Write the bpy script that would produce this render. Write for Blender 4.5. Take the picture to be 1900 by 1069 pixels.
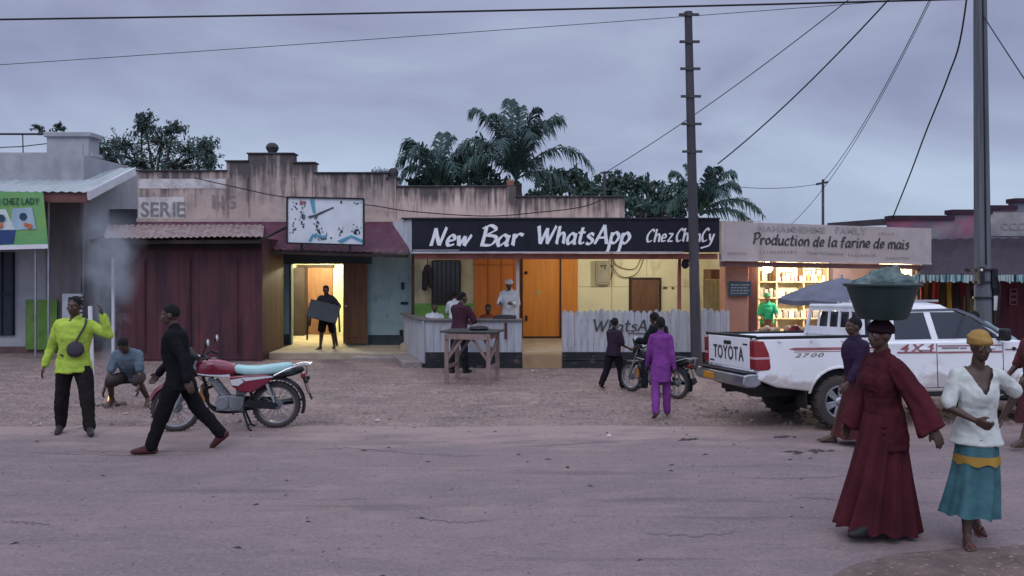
import bpy, bmesh, math, random
from mathutils import Vector, Matrix, Euler, noise
R = math.radians
rnd = random.Random(7)
sc = bpy.context.scene
COL = sc.collection
for o in list(bpy.data.objects): bpy.data.objects.remove(o)

# ------------------------------------------------------------ camera
CAMH, HOR, F = 2.2, 490.0, 1500.0
cd = bpy.data.cameras.new('camera'); cam = bpy.data.objects.new('camera', cd); COL.objects.link(cam)
cam.location = (0, 0, CAMH); cam.rotation_euler = (R(90), 0, 0)
cd.sensor_width = 36; cd.lens = 36 * F / 1900; cd.shift_y = -(534.5 - HOR) / 1900
cd.clip_start = 0.1; cd.clip_end = 2000
sc.camera = cam
# ------------------------------------------------------------ world (overcast dusk sky) and sun
SUN_EL, SUN_AZ = 48, 200
w = bpy.data.worlds.new('World'); sc.world = w; w.use_nodes = True
nt = w.node_tree; nt.nodes.clear()
def N(t, **k):
    n = nt.nodes.new(t)
    for a, b in k.items(): setattr(n, a, b)
    return n
def L(a, b): nt.links.new(a, b)
wo = N('ShaderNodeOutputWorld'); bg = N('ShaderNodeBackground'); L(bg.outputs[0], wo.inputs[0])
tc = N('ShaderNodeTexCoord'); sep = N('ShaderNodeSeparateXYZ'); L(tc.outputs['Generated'], sep.inputs[0])
grad = N('ShaderNodeValToRGB'); L(sep.outputs['Z'], grad.inputs[0])
e = grad.color_ramp.elements
e[0].position = 0.0; e[0].color = (.33, .40, .56, 1)
e[1].position = 1.0; e[1].color = (1.02, 1.12, 1.42, 1)
for p, c in ((.10, (.41, .48, .655, 1)), (.19, (.335, .375, .54, 1)), (.32, (.305, .33, .49, 1)), (.48, (.62, .68, .95, 1)), (.75, (.95, 1.04, 1.36, 1))):
    q = e.new(p); q.color = c
mp = N('ShaderNodeMapping'); mp.inputs['Scale'].default_value = (1.5, 1.5, 3.8); L(tc.outputs['Generated'], mp.inputs[0])
n1 = N('ShaderNodeTexNoise'); n1.inputs['Scale'].default_value = 1.7; n1.inputs['Detail'].default_value = 7; n1.inputs['Roughness'].default_value = .52; n1.inputs['Distortion'].default_value = .5
L(mp.outputs[0], n1.inputs['Vector'])
cr = N('ShaderNodeValToRGB'); L(n1.outputs['Fac'], cr.inputs[0])
cr.color_ramp.elements[0].position = .33; cr.color_ramp.elements[0].color = (.80, .79, .84, 1)
cr.color_ramp.elements[1].position = .68; cr.color_ramp.elements[1].color = (1.24, 1.29, 1.20, 1)
mul = N('ShaderNodeMixRGB', blend_type='MULTIPLY'); mul.inputs[0].default_value = 1
L(grad.outputs[0], mul.inputs[1]); L(cr.outputs[0], mul.inputs[2])
sky = N('ShaderNodeTexSky', sky_type='NISHITA'); sky.sun_disc = False
sky.sun_elevation = R(SUN_EL); sky.sun_rotation = R(SUN_AZ)
sks = N('ShaderNodeMixRGB', blend_type='MULTIPLY'); sks.inputs[0].default_value = 1; sks.inputs[2].default_value = (.004, .004, .004, 1)
L(sky.outputs[0], sks.inputs[1])
back = N('ShaderNodeMapRange'); back.inputs[1].default_value = .1; back.inputs[2].default_value = -.9; back.inputs[3].default_value = 1.0; back.inputs[4].default_value = 1.55; L(sep.outputs['Y'], back.inputs[0])   # extra sky brightness added behind the camera to lighten faces turned to it
mul2 = N('ShaderNodeMixRGB', blend_type='MULTIPLY'); mul2.inputs[0].default_value = 1; L(mul.outputs[0], mul2.inputs[1]); L(back.outputs[0], mul2.inputs[2]); mul = mul2
add = N('ShaderNodeMixRGB', blend_type='ADD'); add.inputs[0].default_value = 1
L(mul.outputs[0], add.inputs[1]); L(sks.outputs[0], add.inputs[2]); L(add.outputs[0], bg.inputs[0]); bg.inputs[1].default_value = 1.0
sl = bpy.data.lights.new('sun', 'SUN'); sl.energy = .5; sl.angle = R(25); sl.color = (1, .93, .88)
so = bpy.data.objects.new('sun', sl); COL.objects.link(so)
so.rotation_euler = (R(90 - SUN_EL), 0, R(180 - SUN_AZ + 0))
sc.view_settings.view_transform = 'Standard'; sc.view_settings.look = 'None'
sc.view_settings.exposure = 0.0; sc.view_settings.gamma = 1
sc.render.engine = 'CYCLES'
sc.cycles.use_denoising = True
sc.cycles.max_bounces = 6; sc.cycles.volume_step_rate = 2; sc.cycles.volume_bounces = 0

# ------------------------------------------------------------ helpers
def P(px, py, Y): return Vector(((px - 950) * Y / F, Y, CAMH - (py - HOR) * Y / F))
def X(px, Y): return (px - 950) * Y / F
def Zz(py, Y): return CAMH - (py - HOR) * Y / F
def G(px, py, z=0.0):
    Y = (CAMH - z) * F / (py - HOR); return Vector(((px - 950) * Y / F, Y, z))

class MB:
    def __init__(s): s.v = []; s.f = []
    def add(s, vs, fs, M=None):
        b = len(s.v)
        for q in vs:
            q = Vector(q)
            s.v.append(M @ q if M else q)
        for q in fs: s.f.append(tuple(i + b for i in q))
        return s
    def box(s, c, d, rot=None):
        x, y, z = d[0] / 2, d[1] / 2, d[2] / 2
        M = Matrix.Translation(Vector(c))
        if rot: M = M @ Euler(rot).to_matrix().to_4x4()
        s.add([(-x, -y, -z), (x, -y, -z), (x, y, -z), (-x, y, -z), (-x, -y, z), (x, -y, z), (x, y, z), (-x, y, z)],
              [(3, 2, 1, 0), (4, 5, 6, 7), (0, 1, 5, 4), (1, 2, 6, 5), (2, 3, 7, 6), (3, 0, 4, 7)], M); return s
    def bb(s, x0, x1, y0, y1, z0, z1): return s.box(((x0 + x1) / 2, (y0 + y1) / 2, (z0 + z1) / 2), (x1 - x0, y1 - y0, z1 - z0))
    def bar(s, p0, p1, w, h=None):
        p0, p1 = Vector(p0), Vector(p1); d = p1 - p0; h = h or w
        q = d.to_track_quat('X', 'Z').to_matrix().to_4x4()
        M = Matrix.Translation((p0 + p1) / 2) @ q; l = d.length
        x, y, z = l / 2, w / 2, h / 2
        s.add([(-x, -y, -z), (x, -y, -z), (x, y, -z), (-x, y, -z), (-x, -y, z), (x, -y, z), (x, y, z), (-x, y, z)],
              [(3, 2, 1, 0), (4, 5, 6, 7), (0, 1, 5, 4), (1, 2, 6, 5), (2, 3, 7, 6), (3, 0, 4, 7)], M); return s
    def cyl(s, p0, p1, r0, r1=None, n=12):
        p0, p1 = Vector(p0), Vector(p1); r1 = r0 if r1 is None else r1
        d = (p1 - p0)
        if d.length < 1e-6: return s
        q = d.to_track_quat('Z', 'Y').to_matrix()
        vs = []
        for p, r in ((p0, r0), (p1, r1)):
            for i in range(n):
                a = 2 * math.pi * i / n; vs.append(p + q @ Vector((r * math.cos(a), r * math.sin(a), 0)))
        fs = [(i, (i + 1) % n, n + (i + 1) % n, n + i) for i in range(n)] + [tuple(range(n))[::-1], tuple(range(n, 2 * n))]
        return s.add(vs, fs)
    def sph(s, c, r, n=12, m=8, M3=None):
        if not hasattr(r, '__len__'): r = (r, r, r)
        c = Vector(c); vs = []
        def pt(x, y, z):
            q = Vector((x * r[0], y * r[1], z * r[2])); return c + (M3 @ q if M3 else q)
        vs.append(pt(0, 0, 1))
        for j in range(1, m):
            t = math.pi * j / m
            for i in range(n):
                a = 2 * math.pi * i / n; vs.append(pt(math.sin(t) * math.cos(a), math.sin(t) * math.sin(a), math.cos(t)))
        vs.append(pt(0, 0, -1)); fs = []
        for i in range(n): fs.append((0, 1 + i, 1 + (i + 1) % n))
        for j in range(m - 2):
            for i in range(n):
                a = 1 + j * n; fs.append((a + i, a + n + i, a + n + (i + 1) % n, a + (i + 1) % n))
        b = 1 + (m - 2) * n; l = len(vs) - 1
        for i in range(n): fs.append((b + i, l, b + (i + 1) % n))
        return s.add(vs, fs)
    def cap(s, p0, p1, r0, r1=None, n=10):
        r1 = r0 if r1 is None else r1
        s.cyl(p0, p1, r0, r1, n); s.sph(p0, r0, n, 6); s.sph(p1, r1, n, 6); return s
    def tube(s, pts, r, n=6, r1=None, closed=False):
        pts = [Vector(p) for p in pts]; k = len(pts); rings = []
        up = None
        for i, p in enumerate(pts):
            if closed: d = pts[(i + 1) % k] - pts[i - 1]
            else: d = pts[min(i + 1, k - 1)] - pts[max(i - 1, 0)]
            q = d.to_track_quat('Z', 'Y').to_matrix()
            u = q @ Vector((1, 0, 0))
            if up is not None:
                u = up - d.normalized() * up.dot(d.normalized())
                if u.length < 1e-5: u = q @ Vector((1, 0, 0))
            u.normalize(); up = u; vv = d.normalized().cross(u)
            rr = r if r1 is None else r + (r1 - r) * i / max(1, k - 1)
            rings.append([p + u * rr * math.cos(2 * math.pi * j / n) + vv * rr * math.sin(2 * math.pi * j / n) for j in range(n)])
        return s.loft(rings, closed=closed)
    def loft(s, rings, closed=False, caps=True):
        n = len(rings[0]); k = len(rings); vs = [p for r in rings for p in r]; fs = []
        for j in range(k if closed else k - 1):
            for i in range(n):
                a, b = j * n, ((j + 1) % k) * n
                fs.append((a + i, a + (i + 1) % n, b + (i + 1) % n, b + i))
        if caps and not closed: fs += [tuple(range(n))[::-1], tuple(range((k - 1) * n, k * n))]
        return s.add(vs, fs)
    def lathe(s, prof, c=(0, 0, 0), n=24, axis='Z', closed=True):
        c = Vector(c); rings = []
        for r, h in prof:
            ring = []
            for i in range(n):
                a = 2 * math.pi * i / n; x, y = r * math.cos(a), r * math.sin(a)
                ring.append(c + (Vector((x, y, h)) if axis == 'Z' else Vector((x, h, y)) if axis == 'Y' else Vector((h, x, y))))
            rings.append(ring)
        return s.loft(rings, closed=closed, caps=not closed)
    def prism(s, poly, d0, d1, plane='XZ'):
        def q(a, b, d): return {'XZ': (a, d, b), 'YZ': (d, a, b), 'XY': (a, b, d)}[plane]
        n = len(poly); vs = [q(a, b, d0) for a, b in poly] + [q(a, b, d1) for a, b in poly]
        fs = [tuple(range(n)), tuple(range(n, 2 * n))[::-1]] + [(i, (i + 1) % n, n + (i + 1) % n, n + i) for i in range(n)]
        return s.add(vs, fs)
    def sheet(s, a, b, c, d, pitch=.08, amp=.012, jag=0, seed=1, nv=3, sag=0):
        # corrugated sheet, ridges run from edge a-b to edge d-c
        a, b, c, d = map(Vector, (a, b, c, d)); rr = random.Random(seed)
        w_ = (b - a).length; n = max(2, int(w_ / pitch * 6)); nrm = (b - a).cross(d - a).normalized()
        if nrm.z < 0: nrm = -nrm
        vs = []; jr = {}
        for j in range(nv + 1):
            v = j / nv
            for i in range(n + 1):
                u = i / n; p = (a.lerp(b, u)).lerp(d.lerp(c, u), v)
                k = int(u * w_ / .7)
                if jag and j == 0: p = p + (a - d).normalized() * jr.setdefault(k, rr.uniform(-jag, jag))
                p = p + nrm * (amp * math.sin(2 * math.pi * u * w_ / pitch) + (k % 2) * .006 - sag * math.sin(math.pi * v))
                vs.append(p)
        m = len(vs); vs += [p - nrm * .003 for p in vs]; fs = []
        for j in range(nv):
            for i in range(n):
                q = j * (n + 1) + i
                fs.append((q, q + 1, q + n + 2, q + n + 1)); fs.append((m + q, m + q + n + 1, m + q + n + 2, m + q + 1))
        for i in range(n):
            fs.append((i + 1, i, m + i, m + i + 1)); q = nv * (n + 1) + i; fs.append((q, q + 1, m + q + 1, m + q))
        for j in range(nv):
            q = j * (n + 1); fs.append((q, q + n + 1, m + q + n + 1, m + q)); q += n; fs.append((q + n + 1, q, m + q, m + q + n + 1))
        return s.add(vs, fs)

def tag(o, label=None, cat=None, group=None, kind=None):
    if label: o['label'] = label
    if cat: o['category'] = cat
    if group: o['group'] = group
    if kind: o['kind'] = kind
    return o
def empty(name, loc=(0, 0, 0), rz=0.0, label=None, cat=None, group=None):
    o = bpy.data.objects.new(name, None); COL.objects.link(o); o.location = loc; o.rotation_euler = (0, 0, rz)
    o.empty_display_size = .1
    return tag(o, label, cat, group)
def obj(name, mb, m, parent=None, world=False, bevel=0, ang=35, seg=2, smooth=True, loc=None):
    """link mb as one mesh object; world=True: coordinates are world ones under an unrotated root"""
    me = bpy.data.meshes.new(name)
    off = Vector((0, 0, 0))
    if world and parent is not None:
        q = parent
        while q is not None: off += q.location; q = q.parent
    if loc is not None: off = Vector(loc)
    me.from_pydata([tuple(v - off) for v in mb.v], [], mb.f)
    bm = bmesh.new(); bm.from_mesh(me); bmesh.ops.recalc_face_normals(bm, faces=bm.faces); bm.to_mesh(me); bm.free()
    if smooth:
        me.polygons.foreach_set('use_smooth', [True] * len(me.polygons)); me.set_sharp_from_angle(angle=R(ang))
    me.materials.append(m)
    o = bpy.data.objects.new(name, me); COL.objects.link(o)
    if parent is not None: o.parent = parent
    if loc is not None: o.location = loc
    if bevel:
        b = o.modifiers.new('bevel', 'BEVEL'); b.width = bevel; b.segments = seg; b.limit_method = 'ANGLE'; b.angle_limit = R(35)
    return o
def copy_tree(o, parent=None):
    c = o.copy(); COL.objects.link(c)
    if parent is not None: c.parent = parent
    for ch in list(o.children): copy_tree(ch, c)
    return c

# ------------------------------------------------------------ materials
MC = {}
def mat(name, col, rough=.85, metal=0.0, col2=None, scale=3.0, lo=.35, hi=.68, bump=0.0, bscale=30.0, stretch=(1, 1, 1), spec=.3, dirt=.18, emis=None, estr=0.0, coat=0.0, streak=None, grime=None, drip=None, axis=None, extra=()):
    if name in MC: return MC[name]
    m = bpy.data.materials.new(name); m.use_nodes = True; t = m.node_tree; b = t.nodes['Principled BSDF']
    b.inputs['Roughness'].default_value = rough; b.inputs['Metallic'].default_value = metal
    b.inputs['Specular IOR Level'].default_value = spec; b.inputs['Coat Weight'].default_value = coat
    if col2 is None: col2 = tuple(c * (1 - dirt * 1.6) for c in col)
    T = t.nodes.new('ShaderNodeTexCoord'); mpn = t.nodes.new('ShaderNodeMapping'); t.links.new(T.outputs['Object'], mpn.inputs[0])
    mpn.inputs['Scale'].default_value = stretch
    nz = t.nodes.new('ShaderNodeTexNoise'); nz.inputs['Scale'].default_value = scale; nz.inputs['Detail'].default_value = 8; nz.inputs['Roughness'].default_value = .62
    t.links.new(mpn.outputs[0], nz.inputs['Vector'])
    r_ = t.nodes.new('ShaderNodeValToRGB'); t.links.new(nz.outputs['Fac'], r_.inputs[0])
    r_.color_ramp.elements[0].position = lo; r_.color_ramp.elements[1].position = hi
    r_.color_ramp.elements[0].color = (*col2, 1); r_.color_ramp.elements[1].color = (*col, 1)
    out = r_.outputs[0]
    def layer(out, colr, scl, st, lo_, hi_, amt):
        mm = t.nodes.new('ShaderNodeMapping'); mm.inputs['Scale'].default_value = st; t.links.new(T.outputs['Object'], mm.inputs[0])
        nn = t.nodes.new('ShaderNodeTexNoise'); nn.inputs['Scale'].default_value = scl; nn.inputs['Detail'].default_value = 6
        t.links.new(mm.outputs[0], nn.inputs['Vector'])
        rr = t.nodes.new('ShaderNodeMapRange'); rr.inputs[1].default_value = lo_; rr.inputs[2].default_value = hi_; rr.inputs[3].default_value = 0; rr.inputs[4].default_value = amt
        t.links.new(nn.outputs['Fac'], rr.inputs[0])
        mx = t.nodes.new('ShaderNodeMixRGB'); t.links.new(rr.outputs[0], mx.inputs[0]); t.links.new(out, mx.inputs[1]); mx.inputs[2].default_value = (*colr, 1)
        return mx.outputs[0]
    if streak: out = layer(out, streak[0], streak[1], streak[2], streak[3], streak[4], streak[5])
    if grime: out = layer(out, grime[0], grime[1], grime[2], grime[3], grime[4], grime[5])
    for x_ in extra: out = layer(out, *x_)
    if axis:  # a second colour creeping in along one axis with a broken edge
        ac_, v0, v1, acol, asc, ast, amt = axis; sp = t.nodes.new('ShaderNodeSeparateXYZ'); t.links.new(T.outputs['Object'], sp.inputs[0])
        mrr = t.nodes.new('ShaderNodeMapRange'); mrr.inputs[1].default_value = v0; mrr.inputs[2].default_value = v1; mrr.inputs[3].default_value = -.3; mrr.inputs[4].default_value = .42; t.links.new(sp.outputs[ac_], mrr.inputs[0])
        mm = t.nodes.new('ShaderNodeMapping'); mm.inputs['Scale'].default_value = ast; t.links.new(T.outputs['Object'], mm.inputs[0])
        nn = t.nodes.new('ShaderNodeTexNoise'); nn.inputs['Scale'].default_value = asc; nn.inputs['Detail'].default_value = 9; nn.inputs['Roughness'].default_value = .65; t.links.new(mm.outputs[0], nn.inputs['Vector'])
        a2 = t.nodes.new('ShaderNodeMath'); a2.operation = 'ADD'; t.links.new(nn.outputs['Fac'], a2.inputs[0]); t.links.new(mrr.outputs[0], a2.inputs[1])
        rr = t.nodes.new('ShaderNodeMapRange'); rr.inputs[1].default_value = .48; rr.inputs[2].default_value = .66; rr.inputs[3].default_value = 0; rr.inputs[4].default_value = amt; t.links.new(a2.outputs[0], rr.inputs[0])
        mx = t.nodes.new('ShaderNodeMixRGB'); t.links.new(rr.outputs[0], mx.inputs[0]); t.links.new(out, mx.inputs[1]); mx.inputs[2].default_value = (*acol, 1); out = mx.outputs[0]
    if drip:  # old water stains: dense along the coping at height z1, breaking into streaks that end by z0
        dc, z0, z1, sx, amt = drip; sp = t.nodes.new('ShaderNodeSeparateXYZ'); t.links.new(T.outputs['Object'], sp.inputs[0])
        mrr = t.nodes.new('ShaderNodeMapRange'); mrr.inputs[1].default_value = z0; mrr.inputs[2].default_value = z1; mrr.inputs[3].default_value = -.19; mrr.inputs[4].default_value = .19; t.links.new(sp.outputs['Z'], mrr.inputs[0])
        mm = t.nodes.new('ShaderNodeMapping'); mm.inputs['Scale'].default_value = (sx, sx, sx * .09); t.links.new(T.outputs['Object'], mm.inputs[0])
        nn = t.nodes.new('ShaderNodeTexNoise'); nn.inputs['Scale'].default_value = 1; nn.inputs['Detail'].default_value = 8; nn.inputs['Roughness'].default_value = .6; nn.inputs['Distortion'].default_value = .3; t.links.new(mm.outputs[0], nn.inputs['Vector'])
        n2 = t.nodes.new('ShaderNodeTexNoise'); n2.inputs['Scale'].default_value = 1.3; n2.inputs['Detail'].default_value = 7; t.links.new(T.outputs['Object'], n2.inputs['Vector'])
        av = t.nodes.new('ShaderNodeMath'); av.operation = 'MULTIPLY_ADD'; av.inputs[1].default_value = .75; t.links.new(nn.outputs['Fac'], av.inputs[0]); t.links.new(mrr.outputs[0], av.inputs[2])
        a2 = t.nodes.new('ShaderNodeMath'); a2.operation = 'MULTIPLY_ADD'; a2.inputs[1].default_value = .52; t.links.new(n2.outputs['Fac'], a2.inputs[0]); t.links.new(av.outputs[0], a2.inputs[2])
        rr = t.nodes.new('ShaderNodeMapRange'); rr.inputs[1].default_value = .60; rr.inputs[2].default_value = .80; rr.inputs[3].default_value = 0; rr.inputs[4].default_value = amt; t.links.new(a2.outputs[0], rr.inputs[0])
        mx = t.nodes.new('ShaderNodeMixRGB'); t.links.new(rr.outputs[0], mx.inputs[0]); t.links.new(out, mx.inputs[1]); mx.inputs[2].default_value = (*dc, 1); out = mx.outputs[0]
    t.links.new(out, b.inputs['Base Color'])
    if bump:
        nb = t.nodes.new('ShaderNodeTexNoise'); nb.inputs['Scale'].default_value = bscale; nb.inputs['Detail'].default_value = 6
        t.links.new(mpn.outputs[0], nb.inputs['Vector'])
        bp = t.nodes.new('ShaderNodeBump'); bp.inputs['Strength'].default_value = bump; bp.inputs['Distance'].default_value = .02
        t.links.new(nb.outputs['Fac'], bp.inputs['Height']); t.links.new(bp.outputs[0], b.inputs['Normal'])
    if emis: b.inputs['Emission Color'].default_value = (*emis, 1); b.inputs['Emission Strength'].default_value = estr
    MC[name] = m; return m

# ------------------------------------------------------------ lettering
TMP = bpy.data.scenes.new('workshop')   # small side scene used only while shapes are being generated, removed at the end
def realise(o):
    TMP.collection.objects.link(o); vl = TMP.view_layers[0]; vl.update(); me = bpy.data.meshes.new_from_object(o.evaluated_get(vl.depsgraph)); bpy.data.objects.remove(o); return me
def glyph(ch, size, shear=0, bold=0):
    cu = bpy.data.curves.new('t', 'FONT'); cu.body = ch; cu.size = size; cu.shear = shear; cu.offset = bold; cu.resolution_u = 3
    o = bpy.data.objects.new('t', cu)
    me = realise(o)
    vs = [v.co.copy() for v in me.vertices]; fs = [tuple(p.vertices) for p in me.polygons]
    bpy.data.curves.remove(cu); bpy.data.meshes.remove(me)
    return vs, fs
def lettering(mb, s, o, ux, uz, width, height, shear=0, bold=0, jit=0.0, seed=0, gap=.09, space=.38, thick=.004, sag=0):
    """letters of s along ux from o (world), fitted to width; height = capital height"""
    rr = random.Random(seed); ux = Vector(ux).normalized(); uz = Vector(uz).normalized(); nn = ux.cross(uz).normalized()
    gl = []; x = 0
    for ch in s:
        if ch == ' ': x += space; continue
        vs, fs = glyph(ch, 1.42, shear, bold)
        if not vs: continue
        x0 = min(v.x for v in vs); x1 = max(v.x for v in vs)
        gl.append((x - x0, vs, fs, rr.uniform(-jit, jit), 1 + rr.uniform(-jit, jit), rr.uniform(-jit, jit))); x += x1 - x0 + gap
    k = width / max(.01, x - gap)
    for x0, vs, fs, a, scl, dz in gl:
        out = []
        for v in vs:
            px_, pz_ = v.x + x0, v.y
            pz_ = pz_ * scl + dz * .5; px_ = px_ + a * v.y
            out.append(Vector(o) + ux * px_ * k + uz * (pz_ * height - sag * px_ * k))
        n = len(out); fr = [p + nn * -thick * 0 for p in out]
        mb.add(out + [p - nn * thick for p in out], [f for f in fs] + [tuple(i + n for i in f[::-1]) for f in fs])

# brush lettering: each letter is a few strokes of a flat brush held at a slant
BR = {'N': (.75, [[(.05, 0), (.13, 1)], [(.10, 1), (.5, .02)], [(.5, .02), (.70, 1.08)]]), 'e': (.5, [[(.06, .3), (.38, .36), (.36, .56), (.2, .61), (.06, .35), (.14, .06), (.44, .12)]]),
 'w': (.75, [[(.03, .6), (.14, .02)], [(.14, .02), (.38, .56)], [(.38, .56), (.44, .02)], [(.44, .02), (.72, .64)]]), 'B': (.66, [[(.12, 0), (.16, .98)], [(.0, .88), (.32, 1.04), (.56, .82), (.2, .54)], [(.2, .54), (.64, .42), (.5, .03), (.06, .02)]]),
 'a': (.55, [[(.45, .50), (.24, .62), (.05, .3), (.15, .02), (.42, .28)], [(.48, .62), (.44, .1), (.56, .05)]]), 'r': (.44, [[(.08, .62), (.1, 0)], [(.1, .33), (.26, .6), (.46, .54)]]),
 'W': (1.0, [[(-.04, 1.04), (.2, .0)], [(.2, .0), (.48, .9)], [(.48, .9), (.6, .0)], [(.6, .0), (.98, 1.04)]]), 'h': (.52, [[(.1, 1.02), (.05, 0)], [(.06, .33), (.26, .63), (.42, .5), (.43, .02)]]),
 't': (.42, [[(.22, .96), (.15, .18), (.25, .02), (.42, .1)], [(.0, .64), (.42, .67)]]), 's': (.45, [[(.42, .54), (.22, .62), (.1, .46), (.37, .24), (.24, .02), (.02, .08)]]),
 'A': (.75, [[(.0, 0), (.40, 1.02)], [(.40, 1.02), (.66, 0)], [(.12, .34), (.60, .37)]]), 'p': (.55, [[(.1, .64), (.0, -.34), (-.04, -.36)], [(.1, .43), (.3, .65), (.49, .4), (.3, .06), (.07, .14)]]),
 'C': (.62, [[(.62, .84), (.42, 1.0), (.08, .52), (.18, .04), (.54, .14)]]), 'z': (.45, [[(.06, .6), (.42, .6)], [(.42, .6), (.04, .02)], [(.04, .02), (.46, .05)]]), 'n': (.52, [[(.08, .62), (.06, 0)], [(.07, .36), (.28, .64), (.42, .48), (.45, .0)]]),
 'y': (.5, [[(.05, .62), (.2, .12)], [(.48, .62), (.22, -.16), (-.04, -.3)]]), 'P': (.6, [[(.12, 0), (.18, 1)], [(.0, .9), (.4, 1.02), (.6, .75), (.4, .48), (.15, .45)]]), 'o': (.52, [[(.28, .62), (.06, .34), (.2, .02), (.46, .28), (.26, .63)]]),
 'd': (.58, [[(.43, .48), (.22, .62), (.05, .28), (.18, .02), (.43, .24)], [(.53, 1.0), (.44, .1), (.57, .04)]]), 'u': (.55, [[(.06, .62), (.07, .14), (.24, .02), (.44, .28)], [(.47, .62), (.44, .08), (.56, .05)]]), 'c': (.45, [[(.43, .5), (.26, .62), (.05, .3), (.18, .02), (.44, .12)]]),
 'i': (.25, [[(.1, .62), (.09, .1), (.2, .04)], [(.11, .82), (.13, .9)]]), 'l': (.27, [[(.13, 1.0), (.07, .1), (.2, .04)]]), 'f': (.42, [[(.44, .9), (.28, 1.02), (.18, .8), (.12, -.04)], [(.0, .58), (.38, .62)]]),
 'm': (.8, [[(.08, .62), (.06, 0)], [(.07, .36), (.24, .64), (.36, .48), (.36, .02)], [(.36, .36), (.54, .64), (.68, .48), (.71, 0)]])}
def crv(ps, k=7):
    if len(ps) == 2: return [Vector(ps[0]).lerp(Vector(ps[1]), i / 4) for i in range(5)]
    out = []
    for i in range(len(ps) - 1):
        a, b, c, d = [Vector(ps[max(0, min(len(ps) - 1, i + q))]) for q in (-1, 0, 1, 2)]
        for j in range(k):
            u = j / k; out.append(.5 * ((2 * b) + (c - a) * u + (2 * a - 5 * b + 4 * c - d) * u * u + (3 * b - a - 3 * c + d) * u ** 3))
    out.append(Vector(ps[-1])); return out
def painted(mb, s, o, ux, uz, width, height, shear=.22, wt=.17, thin=.06, seed=0, gap=.07, space=.42):
    rr = random.Random(seed); ux = Vector(ux).normalized(); uz = Vector(uz).normalized(); nn = ux.cross(uz).normalized(); x = 0; lay = []
    for ch in s:
        if ch == ' ': x += space; continue
        w_, st = BR[ch]; sc_ = 1 + rr.uniform(-.04, .04); dy = rr.uniform(-.025, .025); lay.append((x, st, sc_, dy)); x += w_ + gap
    k = width / (x - gap); n = 0
    for x0, st, sc_, dy in lay:
        for pl in st:
            pts = [Vector((p[0] * sc_ + x0 + shear * p[1] * .8, p[1] * sc_ + dy)) for p in crv(pl)]
            pts = [Vector((p.x * k, p.y * height)) for p in pts]; n += 1; vs = []; m_ = len(pts)
            for i, p in enumerate(pts):
                d = pts[min(i + 1, m_ - 1)] - pts[max(i - 1, 0)]; d.normalize(); a = math.atan2(d.y, d.x); wd = (thin + (wt - thin) * abs(math.sin(a - R(28)))) * height * .5 * (1 + .08 * math.sin(i * 2.1 + n)); q = Vector((-d.y, d.x)) * wd
                if i in (0, m_ - 1): q = q + d * wd * (.3 if i else -.3)
                dep = .0022 + (n % 5) * .0006 + i * .00006
                for e_ in (p + q, p - q): vs.append(Vector(o) + ux * e_.x + uz * e_.y + nn * dep)
            nv = len(vs); vs += [v - nn * (.006) for v in vs]
            fs = [(2 * i, 2 * i + 1, 2 * i + 3, 2 * i + 2) for i in range(m_ - 1)] + [(nv + 2 * i, nv + 2 * i + 2, nv + 2 * i + 3, nv + 2 * i + 1) for i in range(m_ - 1)]
            fs += [(2 * i, 2 * i + 2, nv + 2 * i + 2, nv + 2 * i) for i in range(m_ - 1)] + [(2 * i + 1, nv + 2 * i + 1, nv + 2 * i + 3, 2 * i + 3) for i in range(m_ - 1)] + [(0, nv, nv + 1, 1), (nv - 2, nv - 1, 2 * nv - 1, 2 * nv - 2)]
            mb.add(vs, fs)
# ------------------------------------------------------------ palette
dirt = mat('earth', (.24, .168, .155), .95, col2=(.145, .104, .102), scale=.7, lo=.3, hi=.7, bump=1.0, bscale=24,
           streak=((.37, .27, .235), 2.6, (.8, 1.3, 1), .50, .74, .6), grime=((.085, .062, .062), 1.7, (.5, 1.6, 1), .56, .70, .75), extra=[((.34, .255, .23), 19, (1, 1, 1), .50, .66, .65), ((.07, .053, .053), 14, (1, 1, 1), .53, .67, .7)])
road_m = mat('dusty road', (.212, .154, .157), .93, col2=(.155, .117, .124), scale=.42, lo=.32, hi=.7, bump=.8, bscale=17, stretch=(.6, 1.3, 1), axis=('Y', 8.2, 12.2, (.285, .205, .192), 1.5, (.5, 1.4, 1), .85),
             streak=((.10, .075, .078), .8, (.35, 3.6, 1), .585, .68, .65), grime=((.28, .205, .19), 3.1, (.6, 1.4, 1), .50, .74, .4), extra=[((.30, .23, .215), 34, (1, 1, 1), .52, .70, .45), ((.095, .075, .078), 26, (.8, 1, 1), .55, .72, .55), ((.10, .08, .084), 5, (.45, 2.6, 1), .60, .74, .5)])
plaster_k = dict(bump=.25, bscale=18)
plaster = mat('stained plaster', (.52, .395, .35), .9, col2=(.37, .29, .265), scale=1.6, bump=.25, bscale=18,
              grime=((.20, .175, .17), 3.2, (1, 1, 1), .52, .68, .55), drip=((.05, .046, .052), 3.0, 4.85, 7.0, .9))
plaster_m = mat('streaked pink plaster', (.62, .465, .405), .9, col2=(.48, .365, .325), scale=1.6, bump=.25, bscale=18, drip=((.05, .046, .052), 2.85, 4.3, 9.0, .9))
plaster_r = mat('streaked pale plaster', (.60, .455, .39), .9, col2=(.46, .355, .31), scale=1.6, bump=.25, bscale=18, drip=((.05, .046, .052), 2.6, 4.05, 9.0, .88))
plaster_top = mat('mouldy coping', (.075, .068, .072), .95, col2=(.035, .033, .038), scale=5, bump=.4)
teal = mat('teal paint', (.27, .375, .40), .8, col2=(.21, .30, .325), scale=2.2, bump=.12, grime=((.10, .11, .11), 4, (1, 1, .5), .58, .72, .6))
teal_dk = mat('dark plinth paint', (.045, .055, .065), .85, dirt=.3)
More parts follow.
